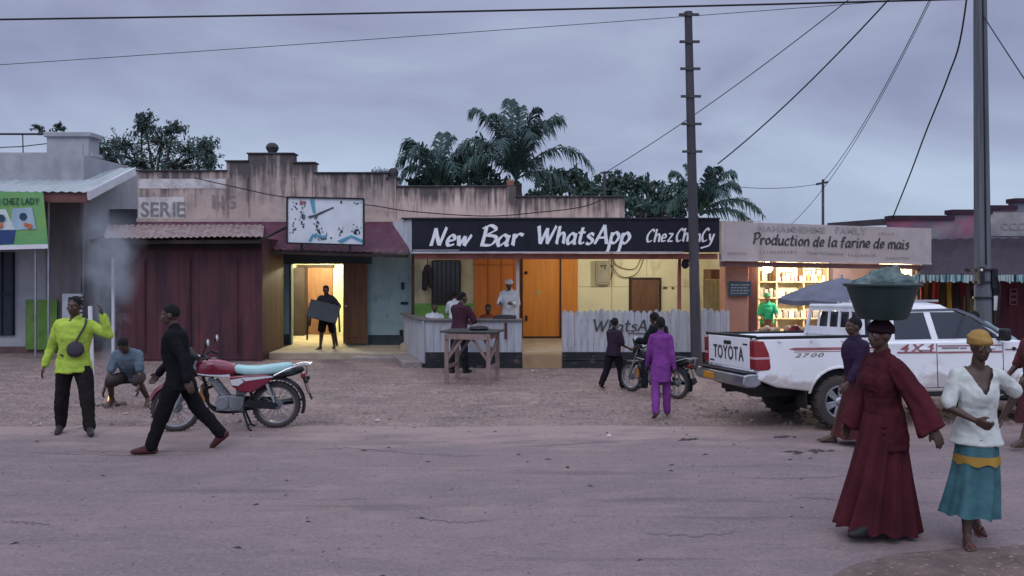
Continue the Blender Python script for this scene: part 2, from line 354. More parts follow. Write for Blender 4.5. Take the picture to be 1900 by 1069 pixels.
yellow = mat('yellow wall paint', (.74, .70, .47), .85, col2=(.66, .62, .41), scale=1.7, bump=.1, grime=((.36, .29, .17), 4, (1, 1, .4), .6, .74, .5))
cream = mat('cream wall paint', (.50, .45, .30), .85, dirt=.2, grime=((.3, .26, .19), 3, (1, 1, .5), .57, .72, .5))
green_p = mat('green dado paint', (.16, .36, .09), .8, dirt=.2)
orange = mat('orange door paint', (.62, .235, .035), .55, col2=(.52, .18, .03), scale=2.0, stretch=(6, 6, .5), bump=.08, bscale=20)
orange2 = mat('orange brown panel', (.52, .17, .03), .6, col2=(.42, .125, .03), scale=2.0, stretch=(6, 6, .5))
terra = mat('terracotta paint', (.43, .22, .155), .85, col2=(.33, .165, .12), scale=2.5, bump=.15)
brownwood = mat('brown door wood', (.16, .075, .035), .6, col2=(.085, .042, .025), scale=2, stretch=(8, 8, .6), bump=.1)
darkwood = mat('dark stained wood', (.045, .03, .026), .75, dirt=.3)
rawwood = mat('weathered timber', (.28, .195, .175), .85, col2=(.17, .12, .108), scale=3, stretch=(6, 6, .8), bump=.2)
greywood = mat('pale grey boards', (.42, .43, .46), .85, col2=(.29, .30, .335), scale=1.5, stretch=(7, 7, .7), bump=.2, grime=((.2, .19, .19), 3, (2, 2, .5), .56, .72, .6))
blackp = mat('black base paint', (.022, .024, .03), .7, dirt=.3, grime=((.2, .13, .11), 5, (1, 1, 2), .58, .75, .5))
signblack = mat('black sign paint', (.012, .013, .022), .7, col2=(.02, .02, .03), scale=3, spec=.15)
letterw = mat('white lettering paint', (.78, .78, .80), .7, col2=(.62, .63, .66), scale=14, stretch=(1, 1, 3))
letterk = mat('black lettering paint', (.03, .03, .035), .8, col2=(.07, .065, .065), scale=20)
letterg = mat('faded grey lettering', (.23, .215, .21), .9, col2=(.34, .31, .30), scale=16, lo=.3, hi=.7)
signbrd = mat('dusty sign board', (.46, .40, .385), .88, col2=(.345, .295, .285), scale=1.2, bump=.1, streak=((.29, .235, .22), 1.4, (3, 3, .35), .55, .72, .55))
fascia = mat('faded red fascia', (.36, .13, .10), .75, dirt=.3)
maroon_roof = mat('maroon sheet roof', (.115, .03, .058), .6, col2=(.065, .022, .04), scale=1.5, stretch=(1, 1, 1), grime=((.14, .09, .085), 4, (1, 1, 1), .56, .72, .6))
red_sheet = mat('oxide red sheet', (.105, .031, .038), .62, col2=(.06, .021, .028), scale=1.6, stretch=(2.5, 2.5, .4), bump=.12, grime=((.035, .016, .024), 2.2, (2.2, 2.2, .3), .46, .64, .85))
rust = mat('rusty roof sheet', (.27, .215, .215), .75, .05, col2=(.14, .075, .055), scale=3.5, stretch=(4, .8, 1), lo=.38, hi=.6)
zinc = mat('pale zinc sheet', (.36, .39, .405), .6, .2, col2=(.27, .30, .315), scale=2, stretch=(4, .6, 1))
white_b = mat('white building paint', (.36, .36, .385), .88, col2=(.27, .27, .295), scale=1.4, bump=.1, grime=((.22, .21, .22), 3, (1, 1, .4), .55, .72, .6))
greybr = mat('grey brown panel', (.20, .175, .18), .8, col2=(.14, .125, .13), scale=2, stretch=(3, 3, .4))
glass_dk = mat('dark glass', (.012, .014, .02), .12, spec=.5, dirt=0)
concrete = mat('worn concrete', (.30, .25, .235), .92, col2=(.2, .165, .155), scale=2.5, bump=.3)
paleconc = mat('sandy floor screed', (.40, .33, .24), .85, col2=(.3, .24, .17), scale=3, bump=.2)
metal_dk = mat('dark metal', (.03, .032, .038), .5, .6, dirt=.2)
steel = mat('galvanised steel', (.42, .43, .46), .4, .7, dirt=.2)
white_pt = mat('white metal paint', (.66, .66, .69), .5, dirt=.1)
black_rub = mat('black cable rubber', (.012, .012, .016), .7, dirt=.1)
pole_m = mat('tarred steel pole', (.075, .07, .08), .7, .1, col2=(.05, .047, .055), scale=3, stretch=(2, 2, .3))
pole_c = mat('grey wooden pole', (.15, .155, .175), .85, col2=(.07, .075, .088), scale=2, stretch=(9, 9, .25), bump=.3)

# ------------------------------------------------------------ ground
def grid_sheet(x0, x1, y0, y1, nx, ny, zf):
    m = MB(); vs = []; fs = []
    for j in range(ny + 1):
        for i in range(nx + 1):
            x = x0 + (x1 - x0) * i / nx; y = y0 + (y1 - y0) * j / ny; vs.append((x, y, zf(x, y)))
    for j in range(ny):
        for i in range(nx):
            a = j * (nx + 1) + i; fs.append((a, a + 1, a + nx + 2, a + nx + 1))
    return m.add(vs, fs)
def gz(x, y):
    # soft unevenness of the dirt forecourt, none under the buildings or far away
    k = max(0, min(1, (y - 11.2) / .6)) * max(0, min(1, (16.6 - y) / .6)) * max(0, min(1, (14 - abs(x)) / 2))
    return k * (.022 * noise.noise((x * .7, y * 1.1, 0)) + .012 * noise.noise((x * 2.3, y * 2.9, 3)))
far = MB()
for a in ((-500, 500, -60, -2, 1, 1), (-500, -14, -2, 24, 1, 1), (14, 500, -2, 24, 1, 1), (-500, 500, 24, 900, 1, 1)):
    far.add(*[(q.v, q.f) for q in [grid_sheet(*a, lambda x, y: 0)]][0])
g_ = grid_sheet(-14, 14, -2, 24, 190, 190, gz); far.add(g_.v, g_.f)
gr = obj('ground', far, dirt, ang=60); tag(gr, 'bare reddish brown dirt forecourt and land', kind='structure')
# road strip with a ragged far edge
def road_edge(x): return 10.95 + .10 * noise.noise((x * .55, 0, 0)) + .06 * noise.noise((x * 2.1, 4, 0)) + .03 * noise.noise((x * 6, 9, 0)) + .02 * x * .2
rm = MB(); xs = [-400, -60, -20] + [-14 + .12 * i for i in range(234)] + [20, 60, 400]; vs = []; fs = []
ny = 14
for i, x in enumerate(xs):
    for j in range(ny + 1):
        t = j / ny; y = -1.5 + (road_edge(x) + 1.5) * t
        vs.append((x, y, .006 if j < ny else .003))
for i in range(len(xs) - 1):
    for j in range(ny):
        a = i * (ny + 1) + j; fs.append((a, a + ny + 1, a + ny + 2, a + 1))
rm.add(vs, fs)
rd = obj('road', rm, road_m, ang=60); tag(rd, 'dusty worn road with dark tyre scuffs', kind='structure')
# old cracks and scuffs in the road skin
crk = mat('road crack', (.115, .088, .091), .95, col2=(.15, .115, .116), scale=8)
rk = random.Random(12)
for pts in (((548, 836), (640, 832), (740, 840), (850, 848), (930, 846)), ((930, 832), (1000, 829), (1090, 823), (1175, 818)), ((1380, 888), (1440, 890), (1540, 886), (1600, 882)), ((1465, 925), (1520, 926), (1560, 931)), ((10, 838), (130, 843), (250, 847), (420, 843)), ((1052, 868), (1054, 869)), ((760, 962), (850, 972), (930, 966)), ((0, 968), (60, 972), (110, 980)), ((1180, 990), (1290, 997), (1400, 985))):
    ps = [G(a + rk.uniform(-3, 3), b) for a, b in pts]; fine = []
    for i in range(len(ps) - 1):
        for k in range(14): q = ps[i].lerp(ps[i + 1], k / 14); q += Vector((rk.uniform(-.02, .02), rk.uniform(-.03, .03), 0)); fine.append(q)
    vs = []; n_ = len(fine)
    for i, q in enumerate(fine):
        wd = (.006 + .022 * abs(noise.noise((q.x * 2.1, q.y * 2.1, 5)))) * math.sin(math.pi * (i + .4) / n_); vs += [(q.x, q.y - wd, .0085), (q.x, q.y + wd, .0085)]
    obj('crack', MB().add(vs, [(2 * i, 2 * i + 2, 2 * i + 3, 2 * i + 1) for i in range(n_ - 1)]), crk, parent=rd, smooth=False)
# raised gravelly shoulder in the near right corner
sh = MB(); cx, cy = 4.7, 4.4; ring = []
nn_ = 80
for k, (s_, z_) in enumerate(((1.0, .004), (.965, .025), (.9, .035), (.5, .04), (.02, .04))):
    r_ = []
    for i in range(nn_):
        a = 2 * math.pi * i / nn_; q = 1 + .06 * noise.noise((3 * math.cos(a), 3 * math.sin(a), 1)) + .03 * noise.noise((11 * math.cos(a), 11 * math.sin(a), 2))
        r_.append(Vector((cx + 3.3 * s_ * q * math.cos(a), cy + 1.95 * s_ * q * math.sin(a), z_ + (.012 * noise.noise((4 * math.cos(a), 4 * math.sin(a) * s_, k)) if k else 0))))
    ring.append(r_)
sh.loft(ring)
so_ = obj('road_shoulder', sh, mat('shoulder earth', (.175, .118, .108), .95, col2=(.10, .07, .066), scale=4, bump=1.0, bscale=26, grime=((.38, .28, .22), 22, (1, 1, 1), .6, .7, .7)), ang=60)
tag(so_, 'dark gravelly shoulder in the near right corner', kind='structure')
# loose stones
def stones(n, area, smin, smax, seed, zf=lambda x, y: 0):
    m = MB(); r_ = random.Random(seed)
    for _ in range(n):
        x, y = area(r_); s_ = smin + (smax - smin) * r_.random() ** 3; a = r_.uniform(0, 6.3); z = zf(x, y)
        pts = []
        for k in range(5):
            b = a + k * 1.2566; q = s_ * r_.uniform(.7, 1.2); pts.append((x + q * math.cos(b), y + q * math.sin(b), z - s_ * .1))
        pts.append((x + r_.uniform(-.3, .3) * s_, y + r_.uniform(-.3, .3) * s_, z + s_ * r_.uniform(.4, .85)))
        m.add(pts, [(k, (k + 1) % 5, 5) for k in range(5)])
    return m
ar1 = lambda r_: (r_.uniform(-12, 9), 11.0 + 6.3 * r_.random() ** 1.3)
g1 = obj('gravel', stones(9000, ar1, .010, .06, 3, gz), mat('gravel stone', (.31, .225, .20), .95, col2=(.15, .11, .105), scale=.9, lo=.3, hi=.7), smooth=False)
tag(g1, 'loose reddish gravel strewn over the dirt forecourt', 'gravel', kind='stuff')
ar2 = lambda r_: (r_.uniform(-8, 7), 5.2 + 5.6 * r_.random())
g2 = obj('road_grit', stones(1500, ar2, .004, .02, 5, lambda x, y: .006), mat('grit', (.22, .155, .14), .95, col2=(.08, .06, .06), scale=.7), smooth=False)
tag(g2, 'dark grit and pebbles scattered on the road', 'grit', kind='stuff')
# litter: pale scraps and dark leaves
lm = MB(); r_ = random.Random(11)
for _ in range(110):
    x, y = r_.uniform(-9, 8), 10.9 + 5.6 * r_.random(); z = gz(x, y) + .01; a = r_.uniform(0, 6.3); s_ = r_.uniform(.01, .032)
    c, s2 = math.cos(a) * s_, math.sin(a) * s_
    lm.add([(x + c, y + s2, z), (x - s2, y + c, z + s_ * .4), (x - c, y - s2, z), (x + s2, y - c, z + s_ * .3)], [(0, 1, 2), (0, 2, 3)])
for px_, py_ in ((72, 790), (150, 795), (232, 770), (988, 690), (1395, 783), (700, 783), (1130, 812)):
    p = G(px_, py_); s_ = .04
    lm.add([(p.x - s_, p.y, .015), (p.x, p.y - s_ * .7, .02), (p.x + s_, p.y, .02), (p.x + .01, p.y + s_, .045)], [(0, 1, 2), (0, 2, 3), (0, 1, 3)])
lo_ = obj('paper_litter', lm, mat('paper scraps', (.46, .41, .40), .9), smooth=False); tag(lo_, 'pale paper scraps scattered over the dirt', 'litter', kind='stuff')
dm = MB()
for _ in range(60):
    x, y = r_.uniform(-7, 6), 5.6 + 6.5 * r_.random(); a = r_.uniform(-.5, .5); l = r_.uniform(.015, .05); wd = r_.uniform(.005, .012)
    dm.add([(x - l * math.cos(a), y - l * math.sin(a), .008), (x, y - wd, .014), (x + l * math.cos(a), y + l * math.sin(a), .009), (x, y + wd, .02)], [(0, 1, 2), (0, 2, 3), (0, 1, 3)])
for px_, py_ in ((1280, 818), (1460, 812), (1520, 838), (1490, 842)):
    p = G(px_, py_)
    for k in range(5):
        x, y = p.x + r_.uniform(-.16, .16), p.y + r_.uniform(-.05, .05); l = r_.uniform(.03, .1)
        dm.add([(x - l, y, .008), (x, y - .015, .014), (x + l, y + .02, .009), (x, y + .02, .025)], [(0, 1, 2), (0, 2, 3), (0, 1, 3)])
lo_ = obj('leaf_litter', dm, mat('dead leaves', (.075, .06, .062), .9), smooth=False); tag(lo_, 'dark dead leaves and twigs on the road', 'litter', kind='stuff')

# ------------------------------------------------------------ white building (left)
WB = empty('white_building', (-14, 20, 0), 0, 'whitewashed building with pale tin awning at the left edge', 'building')
W_ = dict(parent=WB, world=True)
m = MB(); m.bb(-20, -10.6, 20, 24, 0, 4.9); obj('wall', m, white_b, **W_)
m = MB(); m.bb(-20, X(172, 22), 22, 22.4, 4.85, Zz(287, 22)); m.bb(-20, X(172, 22) + .05, 21.9, 22.45, Zz(291, 22), Zz(284, 22)); obj('parapet', m, white_b, **W_)
x0, x1 = X(92, 22), X(170, 22)
m = MB(); m.bb(x0, x1, 21.85, 22.42, Zz(300, 22), Zz(254, 22)); m.bb(x0 - .05, x1 + .08, 21.78, 22.48, Zz(256, 22), Zz(247, 22)); m.bb(x0 + .15, x1 - .15, 21.82, 21.9, Zz(296, 22), Zz(266, 22)); obj('roof_block', m, white_b, bevel=.02, **W_)
zf, zb = Zz(356, 18.6), Zz(311, 21.6)
m = MB(); m.sheet((-20, 18.6, zf), (-9.75, 18.6, zf), (-10.1, 21.7, zb), (-20, 21.7, zb), pitch=.2, amp=.014, jag=.02); obj('awning', m, zinc, **W_)
m = MB(); m.bar((-9.76, 18.62, zf - .09), (-10.12, 21.7, zb - .09), .05, .2); obj('gable_board', m, white_pt, **W_)
m = MB(); m.bb(-20, -9.8, 18.64, 18.72, zf - .24, zf - .03); obj('awning_beam', m, mat('dark red beam', (.16, .075, .07), .8), **W_)
m = MB(); m.bb(X(88, 20), X(153, 20), 19.93, 20.0, .05, Zz(372, 19.9)); obj('door_panel', m, greybr, bevel=.01, **W_)
m = MB(); m.bb(X(30, 20) - .9, X(28, 20), 19.94, 20, Zz(622, 20), Zz(468, 20)); wd = obj('window', m, mat('blue black shutter', (.02, .028, .05), .5), **W_)
m = MB()
for k in range(4): m.bb(X(30, 20) - .9 + .03 + k * .27, X(30, 20) - .9 + .06 + k * .27, 19.91, 19.94, Zz(622, 20), Zz(468, 20))
m.bb(X(30, 20) - .9, X(28, 20), 19.9, 19.94, Zz(548, 20), Zz(544, 20)); obj('window_bars', m, metal_dk, parent=wd, loc=None, world=True)
m = MB(); m.bb(-20, -10.58, 19.9, 20, 0, .16); obj('plinth', m, mat('brown plinth', (.13, .08, .075), .9), **W_)
for px_ in (66, 90): 
    m = MB(); m.cyl((X(px_, 19), 19, 0), (X(px_, 19), 19, zf), .025, n=8); obj('awning_post', m, steel, **W_)
m = MB(); m.tube([(-20, 22.1, Zz(248, 22.1)), (X(92, 22.1), 22.1, Zz(249, 22.1))], .03)
m.tube([(-20, 22.1, Zz(292, 22.1)), (X(40, 22.1), 22.1, Zz(272, 22.1)), (X(92, 22.1), 22.1, Zz(266, 22.1))], .014); m.tube([(X(43, 22.1), 22.1, Zz(285, 22.1)), (X(42, 22.1), 22.1, Zz(248, 22.1))], .014)
obj('roof_rail', m, metal_dk, **W_)
m = MB(); m.bb(X(50, 19.9), X(108, 19.9), 19.84, 19.87, .1, Zz(556, 19.9)); t = obj('painted_panel', m, mat('lime green panel', (.13, .25, .055), .8, dirt=.25, grime=((.2, .22, .14), 3, (1, 1, .5), .55, .7, .6)), world=True, loc=(X(79, 19.9), 19.86, 0))
tag(t, 'lime green painted board leaning on the white wall behind the man in yellow', 'board')
m = MB(); m.bb(X(128, 19.9), X(163, 19.85), 19.6, 19.63, Zz(598, 19.7), Zz(545, 19.7)); NB = obj('wall_notice', m, mat('pale notice', (.55, .57, .62), .8), loc=(X(146, 19.9), 19.62, 0)); tag(NB, 'small pale notice with dark lines on the white building corner', 'notice')
m = MB()
for k in range(6): m.bb(X(148, 19.7), X(159, 19.7), 19.59, 19.597, Zz(553 + k * 7, 19.7), Zz(550 + k * 7, 19.7))
for k in range(2): m.bb(X(131, 19.7), X(142, 19.7), 19.59, 19.597, Zz(560 + k * 18, 19.7), Zz(551 + k * 18, 19.7))
c = obj('printed_lines', m, letterk, loc=(0, 0, 0)); c.parent = NB; c.location = -NB.location
m = MB(); m.cyl((X(131, 19.7), 19.66, 0), (X(131, 19.7), 19.66, Zz(545, 19.7)), .03, n=8); c = obj('notice_post', m, steel); c.parent = NB; c.location = -NB.location
# banner hung under the awning
BN = empty('shop_banner', (-11, 18.5, 2.5), 0, 'green shop banner with pictures hung under the tin awning', 'banner')
def ban(px_, py_, d=0): p = P(px_, py_, 18.5 - d); return p
def wavy(m, cs, nu=14, nv=5, d=0, amp=.02):
    vs = []; fs = []
    for j in range(nv + 1):
        for i in range(nu + 1):
            u, v = i / nu, j / nv
            px_ = (cs[0][0] * (1 - u) + cs[1][0] * u) * (1 - v) + (cs[3][0] * (1 - u) + cs[2][0] * u) * v
            py_ = (cs[0][1] * (1 - u) + cs[1][1] * u) * (1 - v) + (cs[3][1] * (1 - u) + cs[2][1] * u) * v
            p = ban(px_, py_, d); p.y += amp * math.sin(px_ * .08) * math.cos(py_ * .03); vs.append(p)
    for j in range(nv):
        for i in range(nu):
            a = j * (nu + 1) + i; fs.append((a, a + 1, a + nu + 2, a + nu + 1))
    n = len(vs); vs += [v + Vector((0, .008, 0)) for v in vs]; fs += [tuple(n + i for i in f[::-1]) for f in fs]
    b = [i for i in range(nu + 1)] ; 
    m.add(vs, fs)
B_ = dict(parent=BN, world=True)
m = MB(); wavy(m, ((-150, 352), (80, 357), (89, 458), (-150, 463))); obj('cloth', m, mat('banner green', (.20, .36, .10), .7, col2=(.10, .30, .13), scale=.9, lo=.4, hi=.6), **B_)
m = MB(); wavy(m, ((-150, 459), (88, 453), (89, 461), (-150, 468)), d=.012); obj('hem', m, white_pt, **B_)
m = MB(); wavy(m, ((22, 387), (60, 385), (68, 425), (18, 427)), d=.013); obj('picture_panel', m, mat('banner pale blue', (.35, .47, .55), .7), **B_)
m = MB(); wavy(m, ((-20, 390), (10, 388), (26, 426), (-20, 428)), d=.013); obj('picture_panel', m, mat('banner white', (.6, .65, .62), .7), **B_)
m = MB(); wavy(m, ((-20, 427), (28, 427), (24, 452), (-20, 455)), d=.015); obj('picture_panel', m, mat('banner navy', (.03, .06, .18), .7), **B_)
m = MB()
for (a, b_, r_) in ((43, 402, 7), (2, 405, 7)):
    q = ban(a, b_, .035); m.lathe([(0.001, -.004), (r_ * 18.5 / F, -.004), (r_ * 18.5 / F, .004), (.001, .004)], q, n=16, axis='Y', closed=False)
obj('round_picture', m, mat('banner dark blue', (.02, .06, .11), .7), **B_)
m = MB()
for (a, b_, r_) in ((55, 420, 5), (0, 418, 5), (48, 417, 4)):
    q = ban(a, b_, .04); m.lathe([(0.001, -.004), (r_ * 18.5 / F, -.004), (r_ * 18.5 / F, .004), (.001, .004)], q, n=12, axis='Y', closed=False)
obj('round_picture', m, mat('banner salmon', (.55, .16, .08), .7), **B_)
m = MB(); lettering(m, 'GE CHEZ LADY', ban(-14, 380, .03), (1, 0, .01), (0, 0, 1), 86 * 18.5 / F, 12 * 18.5 / F, bold=.02); obj('lettering', m, mat('banner letters', (.02, .07, .06), .7), **B_)

# dark panel added for the shadowed gap between white building and long building
GW = MB(); GW.bb(-10.55, -9.2, 21.2, 21.4, 0, Zz(388, 21.2)); t = obj('gap_shade_panel', GW, mat('dark gap shade', (.055, .055, .065), .9, col2=(.03, .03, .038), scale=2, stretch=(8, 8, .5)), loc=(-9.9, 21.3, 0)); tag(t, 'added dark panel standing in for the shaded gap beside the white building', 'fence')

# ------------------------------------------------------------ red kiosk
xl, xr = X(213, 18.3), X(487, 18.3)
KI = empty('metal_kiosk', ((xl + xr) / 2, 19, 0), 0, 'oxide red sheet metal kiosk with rusty tin roof', 'kiosk')
K_ = dict(parent=KI, world=True); zt = Zz(442, 18.3)
m = MB(); m.bb(xl, xr, 18.3, 20.0, 0, zt)
for k in range(1, 7):
    x = xl + (xr - xl) * k / 7; m.bb(x - .006, x + .006, 18.292, 18.3, .05, zt - .05)
m.bb(xl, xr, 18.285, 18.3, .04, .08)
obj('wall', m, red_sheet, bevel=.006, **K_)
m = MB(); m.bb(X(478, 18.3), xr + .01, 18.24, 18.3, 0, zt); m.bb(xl - .01, xl + .05, 18.24, 18.3, 0, zt); m.bb(xl, xr, 18.25, 18.3, zt - .28, zt - .16); obj('corner_post', m, mat('dark red post', (.075, .024, .034), .7), **K_)
m = MB()
for k, px_ in enumerate((268, 352, 440)): m.bb(X(px_, 18.27) - .015, X(px_, 18.27) + .015, 18.255, 18.272, .2, 2.3)
obj('shutter_seam', m, mat('seam dark', (.075, .023, .03), .8), **K_)
m = MB(); m.bb(xl - .22, xr + .03, 18.12, 18.2, zt - .24, zt - .03); obj('fascia_board', m, mat('dark fascia', (.035, .022, .028), .85, dirt=.3), **K_)  # near-black band along the wall top below the roof edge
m = MB(); zr0, zr1 = Zz(442, 17.7), Zz(417, 20.2)
m.sheet((X(192, 17.7), 17.7, zr0), (X(488, 17.7), 17.7, zr0 + .03), (X(490, 20.2), 20.2, zr1), (X(200, 20.2), 20.2, zr1), pitch=.13, amp=.014, jag=.07, seed=4, nv=6); obj('roof', m, rust, **K_)
m = MB()
for k in range(7): m.bar((xl - .3 + k * .62, 17.8, zr0 - .05), (xl - .3 + k * .62, 20.1, zr1 - .05), .05, .06)
m.bar((xl - .3, 17.85, zr0 - .09), (xr + .1, 17.85, zr0 - .07), .06, .08); obj('roof_timber', m, darkwood, **K_)
m = MB(); m.cyl((X(210, 18.1), 18.1, 0), (X(210, 18.1), 18.1, Zz(478, 18.1)), .035, n=10); t = obj('white_pipe', m, white_pt, loc=(X(210, 18.1), 18.1, 0)); tag(t, 'upright white pipe at the corner of the red kiosk', 'pipe')
p = P(171, 697, 16.0); m = MB(); m.cyl((p.x, 16, -.02), (p.x - .04, 16, Zz(568, 16)), .045, .04, n=10); t = obj('white_post', m, white_pt, loc=(p.x, 16, 0)); tag(t, 'short white post in the dirt behind the man in the yellow shirt', 'post')

# ------------------------------------------------------------ long stained building with teal shop
LY = 20.5
LB = empty('shop_building', (-4, LY, 0), 0, 'long low stained plaster building with stepped parapet and teal shop front', 'building')
B_ = dict(parent=LB, world=True)
xa = X(255, LY)
prof_ = [(255, 318), (420, 318), (420, 300), (460, 300), (460, 286), (545, 286), (545, 303), (584, 303), (584, 322), (720, 322), (720, 330), (737, 330), (737, 347), (940, 347), (940, 346), (956, 346), (956, 366), (1159, 366), (1159, 420), (255, 420)]
for pts, mt_ in (([(255, 318), (420, 318), (420, 300), (460, 300), (460, 286), (545, 286), (545, 303), (584, 303), (584, 322), (720, 322), (720, 330), (737, 330), (737, 490), (255, 490)], plaster),
                 ([(737, 347), (956, 347), (956, 490), (737, 490)], plaster_m), ([(956, 366), (1159, 366), (1159, 490), (956, 490)], plaster_r)):
    m = MB(); m.prism([(X(a, LY), max(2.62, Zz(b, LY))) for a, b in pts], LY, LY + .3); obj('parapet', m, mt_, **B_)
m = MB()
def cope(a, b, y): m.bb(X(a, LY) - .03, X(b, LY) + .03, LY - .05, LY + .36, Zz(y, LY) - .004, Zz(y - 2.6, LY))
for a in ((255, 420, 318), (420, 460, 300), (460, 545, 286), (545, 584, 303), (584, 720, 322), (737, 940, 347), (956, 1159, 366)): cope(*a)
obj('coping', m, plaster_top, bevel=.015, **B_)
m = MB(); m.lathe([(.0, -.17), (.09, -.165), (.1, -.12), (.14, -.06), (.165, 0), (.14, .07), (.08, .12), (0, .135)], (X(502, LY), LY + .15, Zz(273, LY)), n=16, closed=False); obj('ball_finial', m, plaster_top, **B_)
m = MB(); m.lathe([(.0, -.2), (.10, -.19), (.12, -.1), (.14, 0), (.11, .07), (.06, .11), (0, .12)], (X(728, LY), LY + .15, Zz(319, LY)), n=14, closed=False); m.bb(X(719, LY) - .03, X(738, LY) + .03, LY - .04, LY + .36, Zz(333, LY), Zz(328, LY)); obj('pillar_finial', m, plaster_top, bevel=.02, **B_)
m = MB(); m.bb(X(940, LY), X(957, LY), LY - .04, LY + .34, Zz(410, LY), Zz(346, LY)); obj('parapet_pillar', m, plaster_r, bevel=.02, **B_)
m = MB(); m.bb(X(940, LY), X(954, LY), LY - .03, LY + .3, Zz(346, LY), Zz(334, LY)); obj('pillar_brick', m, mat('old brick', (.27, .13, .10), .9, bump=.3), bevel=.03, **B_)
m = MB()
for a, b in ((420, 423), (458, 462), (544, 547), (582, 585), (722, 735)): m.bb(X(a, LY), X(b, LY), LY - .045, LY, Zz(412, LY), Zz(330 if a < 700 else 332, LY))
m.bb(xa, X(745, LY), LY - .06, LY, Zz(412, LY), Zz(405, LY)); obj('pilaster', m, plaster, **B_)
# weathered patch and the old painted words
m = MB(); m.bb(X(257, LY), X(342, LY), LY - .012, LY - .004, Zz(407, LY), Zz(366, LY)); m.bb(X(258, LY), X(420, LY), LY - .01, LY - .004, Zz(350, LY), Zz(332, LY)); obj('whitewash_patch', m, mat('old whitewash', (.56, .53, .53), .9, col2=(.36, .32, .31), scale=4, lo=.36, hi=.56), **B_)
m = MB(); lettering(m, 'SERIE', (X(262, LY), LY - .02, Zz(402, LY)), (1, 0, 0), (0, 0, 1), X(344, LY) - X(262, LY), 27 * LY / F, bold=.03); obj('lettering', m, mat('old sign lettering', (.15, .145, .15), .9, col2=(.26, .24, .24), scale=7), **B_)
m = MB(); lettering(m, 'NG', (X(394, LY), LY - .012, Zz(386, LY)), (1, 0, 0), (0, 0, 1), X(438, LY) - X(394, LY), 24 * LY / F, bold=.02); obj('lettering', m, mat('ghost lettering', (.17, .15, .15), .95, col2=(.30, .23, .21), scale=9), **B_)
# facade below
zfl = .15
m = MB()
xo0, xo1, zo = X(540, LY), X(640, LY), Zz(490, LY)
m.bb(xa, xo0, LY, LY + .2, 0, 2.62); m.bb(xo1, X(764, LY), LY, LY + .2, 0, 2.62); m.bb(xo0, xo1, LY, LY + .2, zo, 2.62); obj('wall', m, teal, **B_)
m = MB(); m.bb(X(500, LY), xo0, LY - .03, LY, zfl, .42); obj('plinth', m, teal_dk, **B_)
m = MB(); m.bb(X(684, LY), X(758, LY), LY - .03, LY, zfl, .40); obj('plinth', m, teal_dk, **B_)
m = MB(); m.bb(X(520, LY), X(527, LY), LY - .12, LY, zfl, 2.6); m.bb(X(500, LY), X(506, LY), LY - .3, LY, zfl, 2.6); m.bb(X(538, LY), X(541, LY), LY - .05, LY, zfl, zo); m.bb(X(520, LY), X(690, LY), LY - .07, LY, zo, zo + .3); obj('door_frame', m, mat('dark teal trim', (.06, .085, .095), .8), **B_)
m = MB(); m.bb(X(637, LY - .2), X(681, LY - .2), LY - .22, LY - .17, zfl + .05, zo + .02)
for z0 in (.35, 1.0, 1.62): m.bb(X(641, LY - .2), X(677, LY - .2), LY - .235, LY - .22, z0, z0 + .5)
d_ = obj('door', m, brownwood, bevel=.008, **B_)
m = MB(); m.sph((X(643, LY - .2), LY - .26, 1.15), .03); obj('handle', m, steel, parent=d_, world=True)
m = MB(); m.bb(X(745, LY), X(750, LY), LY - .06, LY, Zz(537, LY), Zz(524, LY)); m.bb(X(744, LY), X(757, LY), LY - .05, LY, Zz(565, LY), Zz(560, LY)); m.bb(X(742, LY), X(748, LY), LY - .05, LY, Zz(622, LY), Zz(612, LY)); obj('switch_box', m, metal_dk, bevel=.01, **B_)
# porch slab
m = MB(); m.bb(X(498, 18.7), X(757, 18.7), 18.7, LY, -.02, zfl); m.bb(X(498, 18.7), X(640, 18.7), LY, 24, -.02, zfl); m.bb(X(640, 18.7) , -2.9, LY + .2, 24, -.02, zfl); m.bb(-8, X(498, 18.7), LY + .2, 24, -.02, zfl); obj('floor', m, paleconc, bevel=.02, **B_)
m = MB(); m.bb(X(655, 18.5), X(757, 18.5), 18.3, 18.68, -.02, .09); obj('step', m, concrete, bevel=.02, **B_)
# lit room
ry0, ry1, rx0, rx1, rz1 = LY + .2, 23.6, -7.3, -3.1, 2.62
m = MB(); m.bb(rx0 - .1, rx0, ry0, ry1, zfl, rz1); m.bb(rx1, rx1 + .1, ry0, ry1, zfl, rz1); m.bb(rx0 - .1, rx1 + .1, ry1, ry1 + .1, zfl, rz1); m.bb(rx0 - .1, rx1 + .1, ry0, ry1 + .1, rz1, rz1 + .08); obj('room_wall', m, mat('room yellow paint', (.68, .64, .38), .85), **B_)
m = MB(); m.bb(X(571, ry1), X(618, ry1), ry1 - .06, ry1 - .01, zfl, Zz(496, ry1)); obj('inner_door', m, mat('inner door wood', (.21, .10, .045), .6, stretch=(7, 7, .6)), bevel=.006, **B_)
m = MB(); m.bb(X(553, ry1), X(572, ry1), ry1 - .5, ry1 - .02, zfl, Zz(497, ry1)); m.bb(X(553, ry1), X(620, ry1), ry1 - .1, ry1 - .01, Zz(496, ry1), Zz(491, ry1)); obj('inner_door_frame', m, darkwood, **B_)
# maroon awning in front
m = MB(); m.sheet((X(487, 19.0), 19.0, Zz(462, 19)), (X(757, 19), 19.0, Zz(470, 19)), (X(752, LY), LY - .06, Zz(413, LY)), (X(255, LY), LY - .06, Zz(413, LY)), pitch=.18, amp=.012, jag=.015, seed=2)
obj('awning', m, maroon_roof, **B_)
m = MB(); m.bar((X(487, 19), 19.03, Zz(464, 19) - .05), (X(757, 19), 19.03, Zz(472, 19) - .05), .06, .07); obj('awning_beam', m, darkwood, **B_)
